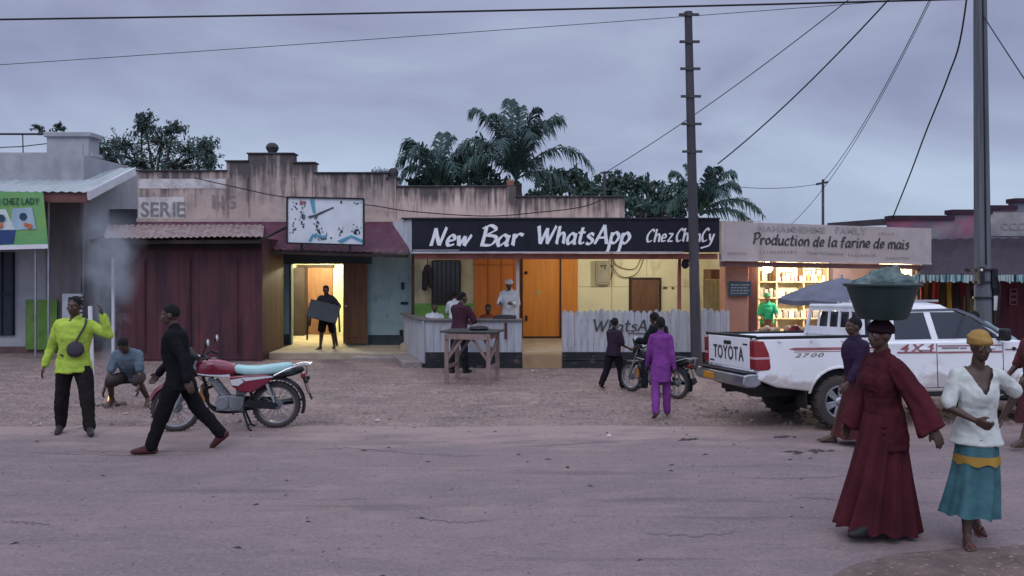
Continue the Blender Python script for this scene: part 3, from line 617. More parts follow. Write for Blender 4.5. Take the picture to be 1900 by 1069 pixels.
# billboard above the door
BB = empty('torn_billboard', (X(603, 18.9), 18.9, 0), 0, 'white framed billboard with torn pale poster above the teal shop door', 'billboard')
Q_ = dict(parent=BB, world=True); BY = 18.9
m = MB(); m.prism([(X(534, BY), Zz(450, BY)), (X(674, BY), Zz(454, BY)), (X(674, BY), Zz(370, BY)), (X(534, BY), Zz(367, BY))], BY, BY + .05); obj('panel', m, mat('torn poster white', (.62, .66, .70), .8, col2=(.5, .54, .58), scale=3), **Q_)
m = MB()
pc = [(533, 451), (675, 455), (675, 369), (533, 366)]
for i in range(4):
    a, b = pc[i], pc[(i + 1) % 4]; m.bar((X(a[0], BY), BY, Zz(a[1], BY)), (X(b[0], BY), BY, Zz(b[1], BY)), .07, .035)
obj('frame', m, metal_dk, **Q_)
m = MB()
for px_ in (560, 650): m.bar((X(px_, BY + .08), BY + .08, Zz(372, BY)), (X(px_, LY), LY - .02, Zz(400, LY)), .04); m.bar((X(px_, BY + .08), BY + .08, Zz(372, BY)), (X(px_, BY + .08), BY + .08, Zz(465, BY)), .04)
obj('bracket', m, metal_dk, **Q_)
def pixpoly(m, pts, d): m.prism([(X(a, BY), Zz(b, BY)) for a, b in pts], BY - d, BY - d + .006)
m = MB()
pixpoly(m, [(575, 370), (583, 369), (586, 395), (581, 396)], .012); pixpoly(m, [(572, 447), (580, 434), (606, 438), (606, 442), (582, 439), (577, 449)], .012); pixpoly(m, [(626, 447), (652, 436), (673, 445), (673, 451), (652, 441), (634, 451)], .012)
obj('poster_stripe', m, mat('poster blue', (.10, .32, .45), .7), **Q_)
m = MB(); r_ = random.Random(5)
def shred(cx, cy, wx, wy, n):
    for _ in range(n):
        a, b = r_.gauss(cx, wx), r_.gauss(cy, wy); s1, s2 = r_.uniform(1, 3.2), r_.uniform(1.5, 5); k = r_.uniform(-2, 2)
        if 537 < a < 670 and 371 < b < 448: pixpoly(m, [(a, b), (a + s1, b + k * .3), (a + s1 + k * .4, b + s2), (a + k * .3, b + s2 * .8)], .009)
shred(560, 403, 2.5, 10, 26); shred(588, 424, 3, 8, 22); shred(592, 432, 2, 4, 10); shred(661, 428, 4, 6, 24); shred(546, 380, 3, 4, 9); shred(543, 412, 2.5, 12, 14); shred(633, 425, 6, 6, 9); shred(575, 402, 8, 2, 8); shred(664, 376, 3, 2, 5); shred(632, 372, 2, 2, 4); shred(598, 440, 8, 1, 7)
pixpoly(m, [(572, 402), (584, 398), (618, 384), (620, 386), (586, 402), (578, 404)], .01)
pixpoly(m, [(594, 446), (606, 444), (607, 430), (604, 438)], .011); obj('torn_patch', m, mat('poster dark', (.06, .09, .11), .85), **Q_)
m = MB(); pixpoly(m, [(557, 372), (562, 373), (562, 380), (556, 380)], .013); pixpoly(m, [(563, 373), (568, 374), (567, 380), (563, 379)], .013); obj('torn_patch', m, mat('poster red mark', (.32, .12, .13), .8), **Q_)

# ------------------------------------------------------------ bar
FY, SY, BWY, FZ = 17.1, 16.9, 20.44, .33
BA = empty('bar_building', (1.2, FY, 0), 0, 'open fronted bar with yellow and orange back wall under the long black sign', 'bar')
A_ = dict(parent=BA, world=True)
bxl, bxr = X(790, FY), X(1352, FY)
m = MB(); m.bb(bxl + .05, bxr, FY + .1, BWY, -.02, FZ); m.bb(-2.6, bxl + .05, FY + 1.7, BWY, -.02, FZ); obj('floor', m, paleconc, **A_)
m = MB(); m.bb(X(966, FY), X(1045, FY), FY - .02, FY + .12, -.02, FZ - .002); m.prism([(X(970, FY), -.02), (X(1042, FY), -.02), (X(1042, FY), .31), (X(970, FY), .31)], FY - .05, FY - .02); obj('doorstep', m, mat('tan step', (.36, .25, .14), .85, col2=(.27, .18, .10), scale=2, grime=((.2, .13, .09), 3, (1, 1, 1), .55, .7, .6)), bevel=.015, **A_)
zt = 3.3
def wallp(name, a, b, mt, y=BWY, top=zt, bot=FZ, th=.1, dz=0, **k):
    m = MB(); m.bb(X(a, y), X(b, y), y - dz, y + th - dz - .04, bot, top); return obj(name, m, mt, **A_, **k)
wallp('back_wall', 762, 880, cream)
wallp('dado', 764, 878, green_p, top=Zz(563, BWY), dz=.01)
wallp('partition', 880, 968, orange2, dz=.02)
m = MB()
for px_ in (905, 930, 953): m.bb(X(px_, BWY), X(px_, BWY) + .02, BWY - .035, BWY - .02, FZ, zt)
m.bb(X(880, BWY), X(967, BWY), BWY - .045, BWY - .02, 2.16, 2.2); obj('partition_batten', m, mat('partition batten', (.40, .125, .025), .6), **A_)
D = wallp('door', 969, 1039, orange, dz=.05, bot=FZ + .04)
m = MB(); m.bb(X(1038, BWY), X(1041, BWY), BWY - .08, BWY, FZ, zt); m.bb(X(966, BWY), X(970, BWY), BWY - .08, BWY, FZ, zt); m.bb(X(966, BWY), X(1041, BWY), BWY - .06, BWY, FZ, FZ + .045); obj('door_frame', m, darkwood, **A_)
m = MB(); m.bb(X(975, BWY), X(978.5, BWY), BWY - .1, BWY - .05, Zz(595, BWY), Zz(585, BWY)); m.sph((X(976, BWY), BWY - .09, Zz(506, BWY)), .04); obj('lock', m, metal_dk, parent=D, world=True)
m = MB(); m.bb(X(995, BWY), X(1002, BWY), BWY - .064, BWY - .05, Zz(545, BWY), Zz(541, BWY)); obj('door_label', m, mat('pale green label', (.25, .45, .2), .7), parent=D, world=True)
wallp('partition', 1041, 1072, orange, dz=.02)
wallp('back_wall', 1072, 1348, yellow)
m = MB()
for px_ in (1135, 1200, 1262): m.bb(X(px_, BWY) - .006, X(px_, BWY) + .006, BWY - .008, BWY, FZ, zt)
m.bb(X(1073, BWY), X(1345, BWY), BWY - .006, BWY, 1.62, 1.632); obj('wall_seam', m, mat('wall seam', (.42, .36, .19), .9), **A_)
# barred dark window with bits hanging by it
m = MB(); m.bb(X(804, BWY), X(852, BWY), BWY - .03, BWY, Zz(562, BWY), Zz(486, BWY)); wn = obj('window', m, glass_dk, **A_)
m = MB(); a, b, z0, z1 = X(803, BWY), X(853, BWY), Zz(563, BWY), Zz(485, BWY)
m.bb(a, b, BWY - .05, BWY, z0 - .03, z0); m.bb(a, b, BWY - .05, BWY, z1, z1 + .03); m.bb(a - .03, a, BWY - .05, BWY, z0, z1); m.bb(b, b + .03, BWY - .05, BWY, z0, z1)
for k in range(1, 6): m.cyl((a + (b - a) * k / 6, BWY - .05, z0), (a + (b - a) * k / 6, BWY - .05, z1), .012, n=6)
obj('window_frame', m, darkwood, parent=wn, world=True)
m = MB(); m.bb(X(1171, BWY), X(1222, BWY), BWY - .04, BWY, Zz(590, BWY), Zz(519, BWY)); sw = obj('shutter', m, mat('brown shutter', (.17, .085, .045), .7, col2=(.11, .055, .035), scale=3, stretch=(6, 6, 1)), bevel=.006, **A_)
m = MB(); a, b, z1 = X(1170, BWY), X(1223, BWY), Zz(518, BWY); m.bb(a - .04, a, BWY - .07, BWY, 1, z1); m.bb(b, b + .04, BWY - .07, BWY, 1, z1); m.bb(a - .04, b + .04, BWY - .07, BWY, z1, z1 + .04); obj('shutter_frame', m, darkwood, parent=sw, world=True)
# roof sheets
m = MB(); m.sheet((X(745, SY), FY, 3.08), (bxr + .2, FY, 3.08), (bxr + .2, BWY + .02, 3.32), (X(745, SY), BWY + .02, 3.32), pitch=.2, amp=.012); obj('roof', m, rust, **A_)
m = MB(); m.bb(X(770, FY), X(1330, FY), FY - .08, FY + .04, Zz(481, FY), Zz(471, FY)); obj('fascia_beam', m, fascia, bevel=.01, **A_)
m = MB(); m.bb(X(958, FY), X(963.5, FY), FY + .1, FY + .17, 1.0, 2.45); obj('post', m, mat('pale post paint', (.45, .42, .42), .7), **A_)
m = MB(); m.bb(X(1258, FY + .2), X(1264, FY + .2), FY + .2, FY + .28, FZ, 2.4); obj('post', m, mat('red oxide post', (.30, .10, .07), .7), **A_)
m = MB(); m.bb(X(763, 18.6), X(768, 18.6), 18.6, 18.7, .1, 2.6); obj('post', m, darkwood, **A_)
m = MB()
zc = .0
m.sheet((X(1303, 18.6), 18.6, FZ), (X(1346, 18.6), 18.6, FZ), (X(1346, 18.6), 18.6, Zz(518, 18.6)), (X(1303, 18.6), 18.6, Zz(518, 18.6)), pitch=.09, amp=.014); obj('side_screen', m, mat('yellow corrugated', (.60, .52, .27), .7), **A_)
m = MB(); m.bb(X(1318, 19.2), X(1346, 19.2), 19.2, 19.9, Zz(520, 19.2), Zz(500, 19.2)); obj('cupboard', m, brownwood, bevel=.01, **A_)
# counter
m = MB(); m.bb(bxl, X(968, FY), FY, FY + .07, .33, 1.0)
for k in range(14): x = bxl + (X(968, FY) - bxl) * k / 13; m.bb(x - .006, x + .006, FY - .012, FY, .34, .99)
p0, p1 = Vector((bxl, FY + .035, 0)), Vector((-2.55, 19.3, 0))
m.bar(p0 + Vector((-.03, .03, .53)), p1 + Vector((0, 0, .53)), .07, .93)
obj('counter', m, greywood, bevel=.006, **A_)
m = MB(); m.bb(bxl - .05, X(969, FY), FY - .06, FY + .28, 1.0, 1.035); m.bar(p0 + Vector((-.02, .1, 1.018)), p1 + Vector((0, 0, 1.018)), .26, .034); obj('counter_top', m, mat('counter top wood', (.16, .14, .135), .7), bevel=.006, **A_)
m = MB(); m.bb(bxl - .01, X(969, FY), FY - .03, FY + .1, -.02, .335); m.bar(p0 + Vector((-.01, .0, .03)), p1 + Vector((0, 0, .03)), .12, .12); obj('counter_base', m, blackp, bevel=.01, **A_)
m = MB(); p2 = Vector((-2.15, 17.9, 0)); m.bar(p2 + Vector((-.45, .9, .06)), p2 + Vector((.05, -.75, .06)), .42, .14); obj('side_step', m, concrete, bevel=.02, **A_)
m = MB(); m.bb(X(936, FY), X(941, FY), FY - .03, FY - .012, .62, .96); obj('counter_strap', m, mat('dark red strap', (.10, .03, .03), .8), **A_)
# sign
SG = empty('bar_sign', (1.2, SY, 2.42), 0, 'long black sign board reading New Bar WhatsApp in white letters', 'sign')
S_ = dict(parent=SG, world=True)
sx0, sx1, sz0, sz1 = X(764, SY), X(1335, SY), Zz(468, SY), Zz(407, SY)
m = MB(); m.bb(sx0, sx1, SY, SY + .06, sz0, sz1); obj('board', m, signblack, bevel=.006, **S_)
m = MB(); m.bb(sx0, X(1268, SY), SY - .02, SY, sz0 - .025, sz0 + .012); m.bb(sx0 + .02, X(852, SY), SY - .012, SY, sz0 + .035, sz0 + .05); obj('trim', m, mat('dirty white trim', (.45, .43, .46), .8), **S_)
m = MB(); m.prism([(sx0, sz0), (sx0, sz1), (X(742, 18), sz1 - .05), (X(742, 18), sz1 - .1)], SY + .02, SY + .05); m.bar((sx0 - .005, SY + .03, sz0), (X(747, SY + .9), SY + .9, sz1), .04, .1); obj('side_board', m, greywood, **S_)
m = MB(); m.bb(X(745, SY), X(1336, SY), SY - .03, SY + .5, sz1, sz1 + .035); obj('cap_sheet', m, mat('dark tar sheet', (.03, .03, .04), .8), **S_)
pz = SY - .008
def sgn(s, a, b, base, cap, sh, bo, sd):
    m = MB(); painted(m, s, (X(a, SY), pz, Zz(base, SY)), (1, 0, 0), (0, 0, 1), X(b, SY) - X(a, SY) - .25 * cap * SY / F * .5, cap * SY / F, sh, bo, .07, seed=sd); obj('lettering', m, letterw, **S_)
sgn('New', 798, 876, 457, 33, .26, .22, 1); sgn('Bar', 889, 970, 456, 34, .22, .23, 2); sgn('WhatsApp', 996, 1172, 453, 33, .2, .20, 3); sgn('Chez', 1198, 1250, 449, 24, .24, .17, 4); sgn('ChanCy', 1253, 1326, 449, 24, .24, .17, 5)
m = MB(); m.prism([(X(1299, SY), Zz(459, SY)), (X(1314, SY), Zz(455, SY)), (X(1316, SY), Zz(457, SY)), (X(1300, SY), Zz(462, SY))], pz, pz + .004); obj('flourish', m, letterw, **S_)
# picket fence
PF = empty('picket_fence', (2.8, FY, 0), 0, 'pale grey picket fence lettered WhatsApp on a black base', 'fence')
F_ = dict(parent=PF, world=True); r_ = random.Random(9)
m = MB(); x = X(1043, FY); xe = X(1354, FY); i = 0
while x < xe - .04:
    w_ = min(.125 + r_.uniform(-.02, .02), xe - x); t = 1.20 + r_.uniform(-.02, .035); d = r_.uniform(-.006, .006)
    m.prism([(x + .004, .33), (x + w_ - .004, .33), (x + w_ - .004, t - .035), (x + w_ * .62, t + .03), (x + w_ * .35, t + .03), (x + .004, t - .03)], FY + d, FY + .025 + d); x += w_
obj('board', m, greywood, bevel=.003, **F_)
m = MB(); m.bb(X(1043, FY), xe, FY + .035, FY + .08, .45, .53); m.bb(X(1043, FY), xe, FY + .035, FY + .08, .95, 1.03); obj('rail', m, rawwood, **F_)
m = MB(); m.bb(X(1043, FY), xe, FY - .03, FY + .1, -.02, .34); m.bb(X(1043, FY), xe, FY - .05, FY - .03, .17, .19); obj('base', m, blackp, bevel=.01, **F_)
m = MB(); painted(m, 'WhatsApp', (X(1102, FY), FY - .018, Zz(615, FY)), (1, 0, 0), (0, 0, 1), X(1232, FY) - X(1102, FY), 21 * FY / F, .1, .16, .07, seed=6); obj('lettering', m, letterk, **F_)
m = MB(); m.bb(X(1165, FY), X(1222, FY), FY - .02, FY - .014, Zz(619.5, FY), Zz(618, FY)); obj('underline', m, letterk, **F_)
# fuse box and cables on the yellow wall
m = MB(); m.bb(X(1104, BWY), X(1131, BWY), BWY - .17, BWY - .01, Zz(528, BWY), Zz(484, BWY)); m.bb(X(1107, BWY), X(1128, BWY), BWY - .185, BWY - .17, Zz(524, BWY), Zz(488, BWY)); t = obj('fuse_box', m, mat('grey fuse box', (.36, .33, .24), .6), bevel=.012, loc=(X(1117, BWY), BWY, 1.8)); tag(t, 'grey fuse box on the yellow wall beside the orange door', 'fuse box')
m = MB(); m.bb(X(1112, BWY), X(1124, BWY), BWY - .19, BWY - .185, Zz(494, BWY), Zz(492, BWY)); m.bb(X(1120, BWY), X(1122, BWY), BWY - .19, BWY - .185, Zz(500, BWY), Zz(494, BWY)); m.bb(X(1114, BWY), X(1116, BWY), BWY - .19, BWY - .185, Zz(497, BWY), Zz(494, BWY)); c = obj('marking', m, letterk); c.parent = t; c.location = -t.location
def catc(ps, k=14):
    out = []
    for i in range(len(ps) - 1):
        a, b, c, d = [Vector(ps[max(0, min(len(ps) - 1, i + q))]) for q in (-1, 0, 1, 2)]
        for j in range(k):
            u = j / k; out.append(.5 * ((2 * b) + (c - a) * u + (2 * a - 5 * b + 4 * c - d) * u * u + (3 * b - a - 3 * c + d) * u ** 3))
    out.append(Vector(ps[-1])); return out
m = MB()
m.tube(catc([P(a, b, BWY - .06) for a, b in ((1136, 470), (1142, 490), (1160, 499), (1180, 497), (1193, 470))]), .012)
m.tube(catc([P(a, b, BWY - .08) for a, b in ((1132, 470), (1137, 495), (1150, 512), (1168, 514), (1185, 503), (1198, 470))]), .013)
m.tube(catc([P(a, b, BWY - .07) for a, b in ((1128, 522), (1135, 515), (1138, 495), (1135, 470))]), .01)
t = obj('hanging_cable', m, mat('brown cable', (.16, .13, .09), .7), loc=tuple(P(1150, 500, BWY - .07))); tag(t, 'looped cables hanging on the yellow wall by the fuse box', 'cable')
m = MB(); m.bb(X(1230, BWY), X(1237, BWY), BWY - .03, BWY - .005, Zz(536, BWY), Zz(532, BWY)); m.bb(X(1246, BWY), X(1250, BWY), BWY - .03, BWY - .005, Zz(536, BWY), Zz(533, BWY)); t = obj('wall_switch', m, mat('switch brown', (.12, .09, .06), .6), loc=tuple(P(1236, 534, BWY))); tag(t, 'small dark switch on the yellow wall right of the brown shutter', 'switch')
m = MB(); m.sph(P(1275, 487, 17.3), (.12, .1, .09)); m.cyl(P(1275, 474, 17.3), P(1275, 484, 17.3), .03); m.cyl(P(1275, 488, 17.3), P(1271, 492, 17.1), .06, .08); t = obj('outdoor_speaker', m, metal_dk, loc=tuple(P(1275, 487, 17.3))); tag(t, 'small dark floodlight under the right end of the bar fascia', 'lamp')
m = MB(); m.sph(P(793, 500, BWY - .18), (.10, .08, .13), 10, 8); m.cap(P(790, 505, BWY - .15), P(788, 535, BWY - .12), .09, .07); m.cap(P(797, 505, BWY - .15), P(799, 530, BWY - .12), .08, .05); m.cyl(P(793, 478, BWY - .1), P(793, 495, BWY - .15), .012); t = obj('hanging_bag', m, mat('dark cloth bag', (.035, .03, .04), .9), loc=tuple(P(793, 510, BWY - .15))); tag(t, 'dark bag hanging left of the bar window', 'bag')
# ------------------------------------------------------------ flour shop
FS = empty('flour_shop', (7, 18, 0), 0, 'brightly lit open shop with terracotta pillar under the dusty flour sign', 'shop')
V_ = dict(parent=FS, world=True)
m = MB(); m.bb(X(1346, 17.5), X(1389, 17.5), 17.5, 18.0, -.02, 2.45); obj('pillar', m, terra, bevel=.015, **V_)
m = MB(); m.bb(X(1389, 17.7), X(1405, 17.7), 17.7, 17.95, -.02, 2.45); obj('door_post', m, mat('maroon door post', (.14, .055, .05), .75), **V_)
m = MB(); m.bb(X(1692, 18.6), X(1704, 18.6), 18.6, 18.9, -.02, 2.2); obj('pillar', m, mat('pale pillar', (.45, .38, .30), .85), bevel=.01, **V_)
m = MB(); m.bb(5.0, 5.1, 18.0, 21.5, 0, 2.6); m.bb(5.0, 9.5, 21.5, 21.6, 0, 2.7); m.bb(9.36, 9.46, 18.7, 21.5, 0, 2.6); obj('wall', m, mat('warm cream wall', (.72, .64, .46), .85), **V_)
m = MB(); m.bb(X(1575, 20.9), 9.36, 20.9, 21.0, 0, 2.6); obj('side_wall', m, mat('inner orange wall', (.60, .28, .07), .8), **V_)
m = MB(); m.bb(5, 9.46, 18, 21.6, -.02, .06); obj('floor', m, concrete, **V_)
m = MB(); m.sheet((4.3, 17.2, 2.72), (9.55, 18.55, 2.62), (9.5, 21.7, 2.95), (4.3, 21.7, 2.95), pitch=.2, amp=.012); obj('roof', m, rust, **V_)
def fsp(px_, d=0): # point on sign plane by pixel column
    a = Vector((X(1340, 17.0), 17.0, 0)); b = Vector((X(1728, 18.5), 18.5, 0)); u = (b - a).normalized()
    k = (px_ - 950) / F; t = (k * a.y - a.x) / (u.x - k * u.y); return a + u * t + Vector((u.y, -u.x, 0)) * d
su = (fsp(1728) - fsp(1340)).normalized()
def fsz(px_, py_): return Zz(py_, fsp(px_).y)
FG = empty('flour_sign', tuple(fsp(1530)), 0, 'pale dusty painted sign reading Production de la farine de mais', 'sign')
H_ = dict(parent=FG, world=True)
def fquad(m, a, b, ta, tb, ba, bb_, d0, d1):
    vs = []
    for d in (d0, d1):
        for px_, py_ in ((a, ba), (b, bb_), (b, tb), (a, ta)):
            p = fsp(px_, d); p.z = fsz(px_, py_); vs.append(p)
    m.add(vs, [(0, 1, 2, 3), (7, 6, 5, 4), (0, 4, 5, 1), (1, 5, 6, 2), (2, 6, 7, 3), (3, 7, 4, 0)])
m = MB(); fquad(m, 1340, 1728, 411, 424, 481, 489, 0, -.06); obj('board', m, signbrd, **H_)
m = MB(); fquad(m, 1338, 1342, 410, 410, 485, 485, .02, -.08); fquad(m, 1338, 1728, 480, 488, 484, 491, .015, -.02); obj('trim', m, mat('pale sign edge', (.5, .45, .44), .8), **H_)
m = MB(); fquad(m, 1342, 1712, 485, 492, 495, 500, -.05, -.15); obj('lintel_beam', m, mat('brown lintel', (.16, .085, .08), .8), **H_)
m = MB(); r_ = random.Random(3)
for k in range(22): 
    a = 1343 + k * 3.2; fquad(m, a, a + r_.uniform(1.2, 2.4), 411 - r_.uniform(0, 4), 411, 411.5, 411.5, -.005, -.03)
obj('splintered_edge', m, signbrd, **H_)
def fl(s, a, b, ya, yb, cap, mt, sh=0, bo=0, jit=.02, sd=1):
    o = fsp(a, .008); o.z = fsz(a, ya); e_ = fsp(b, .008); e_.z = fsz(b, yb)
    m = MB()
    if sd == 2: painted(m, s, o, (e_ - o), (0, 0, 1), (e_ - o).length, cap * o.y / F, sh, .19, .09, seed=sd, space=.3)
    else: lettering(m, s, o, (e_ - o), (0, 0, 1), (e_ - o).length, cap * o.y / F, shear=sh, bold=bo, jit=jit, seed=sd)
    obj('lettering', m, mt, **H_)
fl('Production de la farine de mais', 1396, 1686, 453, 463, 20, letterk, .16, .005, .06, 2)
fl('NAHAMNEHIME', 1406, 1531, 430, 433, 11, letterg, 0, .03, .02, 3); fl('FAMILY', 1550, 1608, 433, 436, 12, letterg, 0, .03, .02, 4)
fl('Mob/WhatsApp', 1497, 1565, 472, 474, 6, letterg, .1, .0, .02, 5)
m = MB(); r_ = random.Random(8)
def dashes(a, b, y, n):
    for k in range(n):
        q = a + (b - a) * k / n; fquad(m, q, q + (b - a) / n * r_.uniform(.4, .75), y - r_.uniform(3, 5), y - 4, y, y, .008, .002)
dashes(1410, 1480, 470, 11); dashes(1574, 1628, 476, 9); dashes(1645, 1690, 481, 8); dashes(1350, 1386, 472, 8); dashes(1630, 1660, 436, 5)
obj('faint_marks', m, mat('very faint marks', (.36, .30, .285), .9), **H_)
# chalkboard sign on pillar
m = MB(); m.bb(X(1352, 17.4), X(1394, 17.4), 17.4, 17.46, Zz(550, 17.4), Zz(522, 17.4)); CB = obj('price_board', m, mat('slate board', (.05, .07, .085), .8), bevel=.005, loc=(X(1373, 17.4), 17.43, 1.6)); tag(CB, 'small dark slate board with pale lines on the terracotta pillar', 'board')
m = MB(); r_ = random.Random(2)
for k in range(4):
    q = 1356
    while q < 1388: w_ = r_.uniform(2, 6); m.bb(X(q, 17.4), X(min(q + w_, 1390), 17.4), 17.392, 17.4, Zz(530 + k * 5.2, 17.4), Zz(527.4 + k * 5.2, 17.4)); q += w_ + 1.5
c = obj('chalk_line', m, mat('chalk grey', (.28, .31, .33), .9)); c.parent = CB; c.location = -CB.location
# shelves
SHY = 21.1
SH = empty('wall_shelf', (X(1480, SHY), SHY, 0), 0, 'wooden wall shelves full of goods at the back of the lit shop', 'shelf')
m = MB()
for py_ in (552, 522): m.bb(X(1406, SHY), X(1572, SHY), SHY - .05, 21.48, Zz(py_, SHY) - .03, Zz(py_, SHY))
for px_ in (1407, 1440, 1490, 1535, 1570): m.bb(X(px_, SHY), X(px_, SHY) + .04, SHY, 21.48, .06, 2.3)
m.bb(X(1406, SHY), X(1572, SHY), SHY, 21.48, .06, .5); m.bb(X(1406, SHY), X(1572, SHY), SHY - .05, 21.48, Zz(590, SHY) - .03, Zz(590, SHY)); obj('board', m, mat('shelf wood', (.50, .38, .24), .7), parent=SH, world=True)
cols = {'cream': (.68, .62, .48), 'pink': (.58, .27, .27), 'white': (.74, .73, .7), 'ochre': (.5, .3, .06), 'grey': (.3, .28, .26), 'green': (.12, .3, .12)}
r_ = random.Random(21)
def good(px_, py_, w_, h_, kind, col):
    x = X(px_, SHY); z = Zz(py_, SHY); W2, H2 = w_ * SHY / F, h_ * SHY / F; m = MB()
    nm = {'cream': 'cream', 'pink': 'pinkish red', 'white': 'white', 'ochre': 'ochre', 'grey': 'grey', 'green': 'green'}[col]
    if kind == 'box':
        m.bb(x, x + W2, SHY + .02, SHY + .2, z, z + H2); m.bb(x + W2 * .15, x + W2 * .85, SHY + .012, SHY + .02, z + H2 * .3, z + H2 * .75)
        o = obj('carton', m, mat('carton ' + col, cols[col], .7), bevel=.004, loc=(x, SHY, z))
        tag(o, f'{nm} carton standing on the shelves of the lit shop', 'carton', f'{nm} cartons on the lit shop shelves')
    elif kind == 'jar':
        m.lathe([(.0, 0), (W2 / 2, 0), (W2 / 2, H2 * .7), (W2 * .3, H2 * .82), (W2 * .32, H2), (0, H2)], (x + W2 / 2, SHY + .1, z), n=12, closed=False)
        o = obj('jar', m, mat('jar ' + col, cols[col], .35), loc=(x, SHY, z)); tag(o, f'{nm} jar standing on the shelves of the lit shop', 'jar', f'{nm} jars on the lit shop shelves')
for q in range(1444, 1486, 8): good(q, 522, 6.5, r_.uniform(9, 15), r_.choice(['box', 'jar']), r_.choice(['pink', 'pink', 'white']))
for q in range(1493, 1532, 7): good(q, 522, 5, r_.uniform(9, 14), 'jar', r_.choice(['white', 'cream', 'ochre']))
for q in range(1539, 1568, 9): good(q, 522, 7, r_.uniform(9, 13), 'box', r_.choice(['ochre', 'pink']))
for q in range(1410, 1438, 9): good(q, 552, 7, r_.uniform(14, 20), 'box', r_.choice(['grey', 'cream']))
for q in range(1444, 1530, 8): good(q, 552, 6.5, r_.uniform(8, 16), r_.choice(['box', 'jar']), r_.choice(['white', 'cream', 'ochre', 'green', 'grey']))
for q in range(1410, 1560, 11): good(q, 590, 9, r_.uniform(8, 15), r_.choice(['box', 'box', 'jar']), r_.choice(['cream', 'white', 'pink', 'grey']))
# pictures above the shelf
for i, (a, b, c_, d) in enumerate(((1492, 508, 14, 14), (1513, 506, 12, 14), (1537, 506, 17, 15), (1412, 512, 14, 20), (1450, 510, 20, 10))):
    m = MB(); y = 21.44; m.bb(X(a, y), X(a + c_, y), y - .02, y, Zz(b + d / 2 + 2, y), Zz(b - d / 2, y)); o = obj('picture_frame', m, mat('picture dark frame', (.14, .08, .05), .6), loc=(X(a, y), y, 2))
    tag(o, ['dark framed picture above the jars on the shop back wall', 'narrow framed picture in the middle of the shop back wall', 'widest framed picture on the shop back wall', 'tall pale framed sheet at the left end of the shop back wall', 'low wide framed sheet above the red cartons'][i], 'picture')
    m = MB(); m.bb(X(a + 2, y), X(a + c_ - 2, y), y - .026, y - .02, Zz(b + d / 2, y), Zz(b - d / 2 + 2, y)); c = obj('picture_sheet', m, mat('picture sheet', (.72, .66, .5), .7)); c.parent = o; c.location = -o.location
# counter table and goods
CT = empty('market_table', (X(1470, 16.4), 16.4, 0), 0, 'low market table heaped with small goods under the grey parasol', 'table')
m = MB(); m.bb(X(1406, 16.4), X(1530, 16.4), 16.1, 16.7, .78, .82); obj('table_top', m, rawwood, parent=CT, world=True)
for a in (1408, 1524):
    for y in (16.15, 16.65): m = MB(); m.bb(X(a, 16.4), X(a + 4, 16.4), y - .02, y + .02, -.02, .78); obj('leg', m, rawwood, parent=CT, world=True)
m = MB(); r_ = random.Random(31)
def pile(name, cx, cy, col, n, lab, cat, sz=.05, sp=.16, z0=.82):
    m = MB(); c = P(cx, 600, cy)
    for _ in range(n): m.sph((c.x + r_.uniform(-sp, sp), cy + r_.uniform(-.12, .12), z0 + sz * r_.uniform(.7, 1.8)), sz, 8, 6)
    o = obj(name, m, mat('pile ' + cat + lab[:6], col, .6), loc=(c.x, cy, z0)); tag(o, lab, cat)
pile('onion_pile', 1425, 16.35, (.42, .3, .2), 14, 'heap of pale brown onions on the lit market table', 'vegetables')
pile('tomato_pile', 1505, 16.3, (.5, .1, .05), 12, 'heap of red tomatoes at the right of the lit market table', 'vegetables', .045)
pile('leaf_pile', 1472, 16.5, (.1, .3, .06), 14, 'heap of green leaves on the lit market table', 'vegetables', .05)
m = MB(); c = P(1475, 600, 15.2); m.lathe([(0, .55), (.2, .56), (.24, .7), (.2, .92), (.08, 1.0), (.06, 1.04), (0, 1.04)], (c.x, 15.2, 0), n=14, closed=False); m.lathe([(0, 0), (.2, 0), (.22, .54), (0, .54)], (c.x, 15.2, 0), n=14, closed=False)
t = obj('red_sack', m, mat('red sack', (.32, .04, .06), .8, bump=.4), loc=(c.x, 15.2, 0)); tag(t, 'full dark red sack standing behind the pickup bed', 'sack')
# naked bulb
bl = P(1424, 496, 17.75)
BU = empty('light_bulb', tuple(bl), 0, 'glaring bare bulb hanging at the left of the lit shop', 'lamp')
m = MB(); m.sph((0, 0, 0), (.11, .11, .12), 16, 10); obj('bulb', m, mat('bulb glow', (1, .95, .85), .5, emis=(1, .93, .8), estr=40), parent=BU)  # bulb drawn oversized so its shape stands in for the glare
m = MB(); m.cyl((0, 0, .05), (0, 0, .11), .03); m.tube([(0, 0, .1), (.02, .05, .25), (0, .1, .4)], .008); obj('socket', m, metal_dk, parent=BU)
def lamp(loc, watt, col, r=.08):
    l = bpy.data.lights.new('lamp', 'POINT'); l.energy = watt; l.color = col; l.shadow_soft_size = r; o = bpy.data.objects.new('lamp', l); COL.objects.link(o); o.location = loc; return o
lamp(bl + Vector((0, -.10, -.14)), 34, (1, .86, .62)); lamp((7.6, 19.6, 2.25), 560, (1, .89, .68), .12); lamp((8.9, 19.6, 2.2), 80, (1, .66, .3), .1)
lamp((-5.4, 22.3, 2.42), 330, (1, .93, .66), .08)
lamp((X(1031, 18.8), 18.6, 2.42), 46, (1, .90, .68), .07); lamp((3.2, 18.7, 2.42), 66, (1, .94, .80), .07)
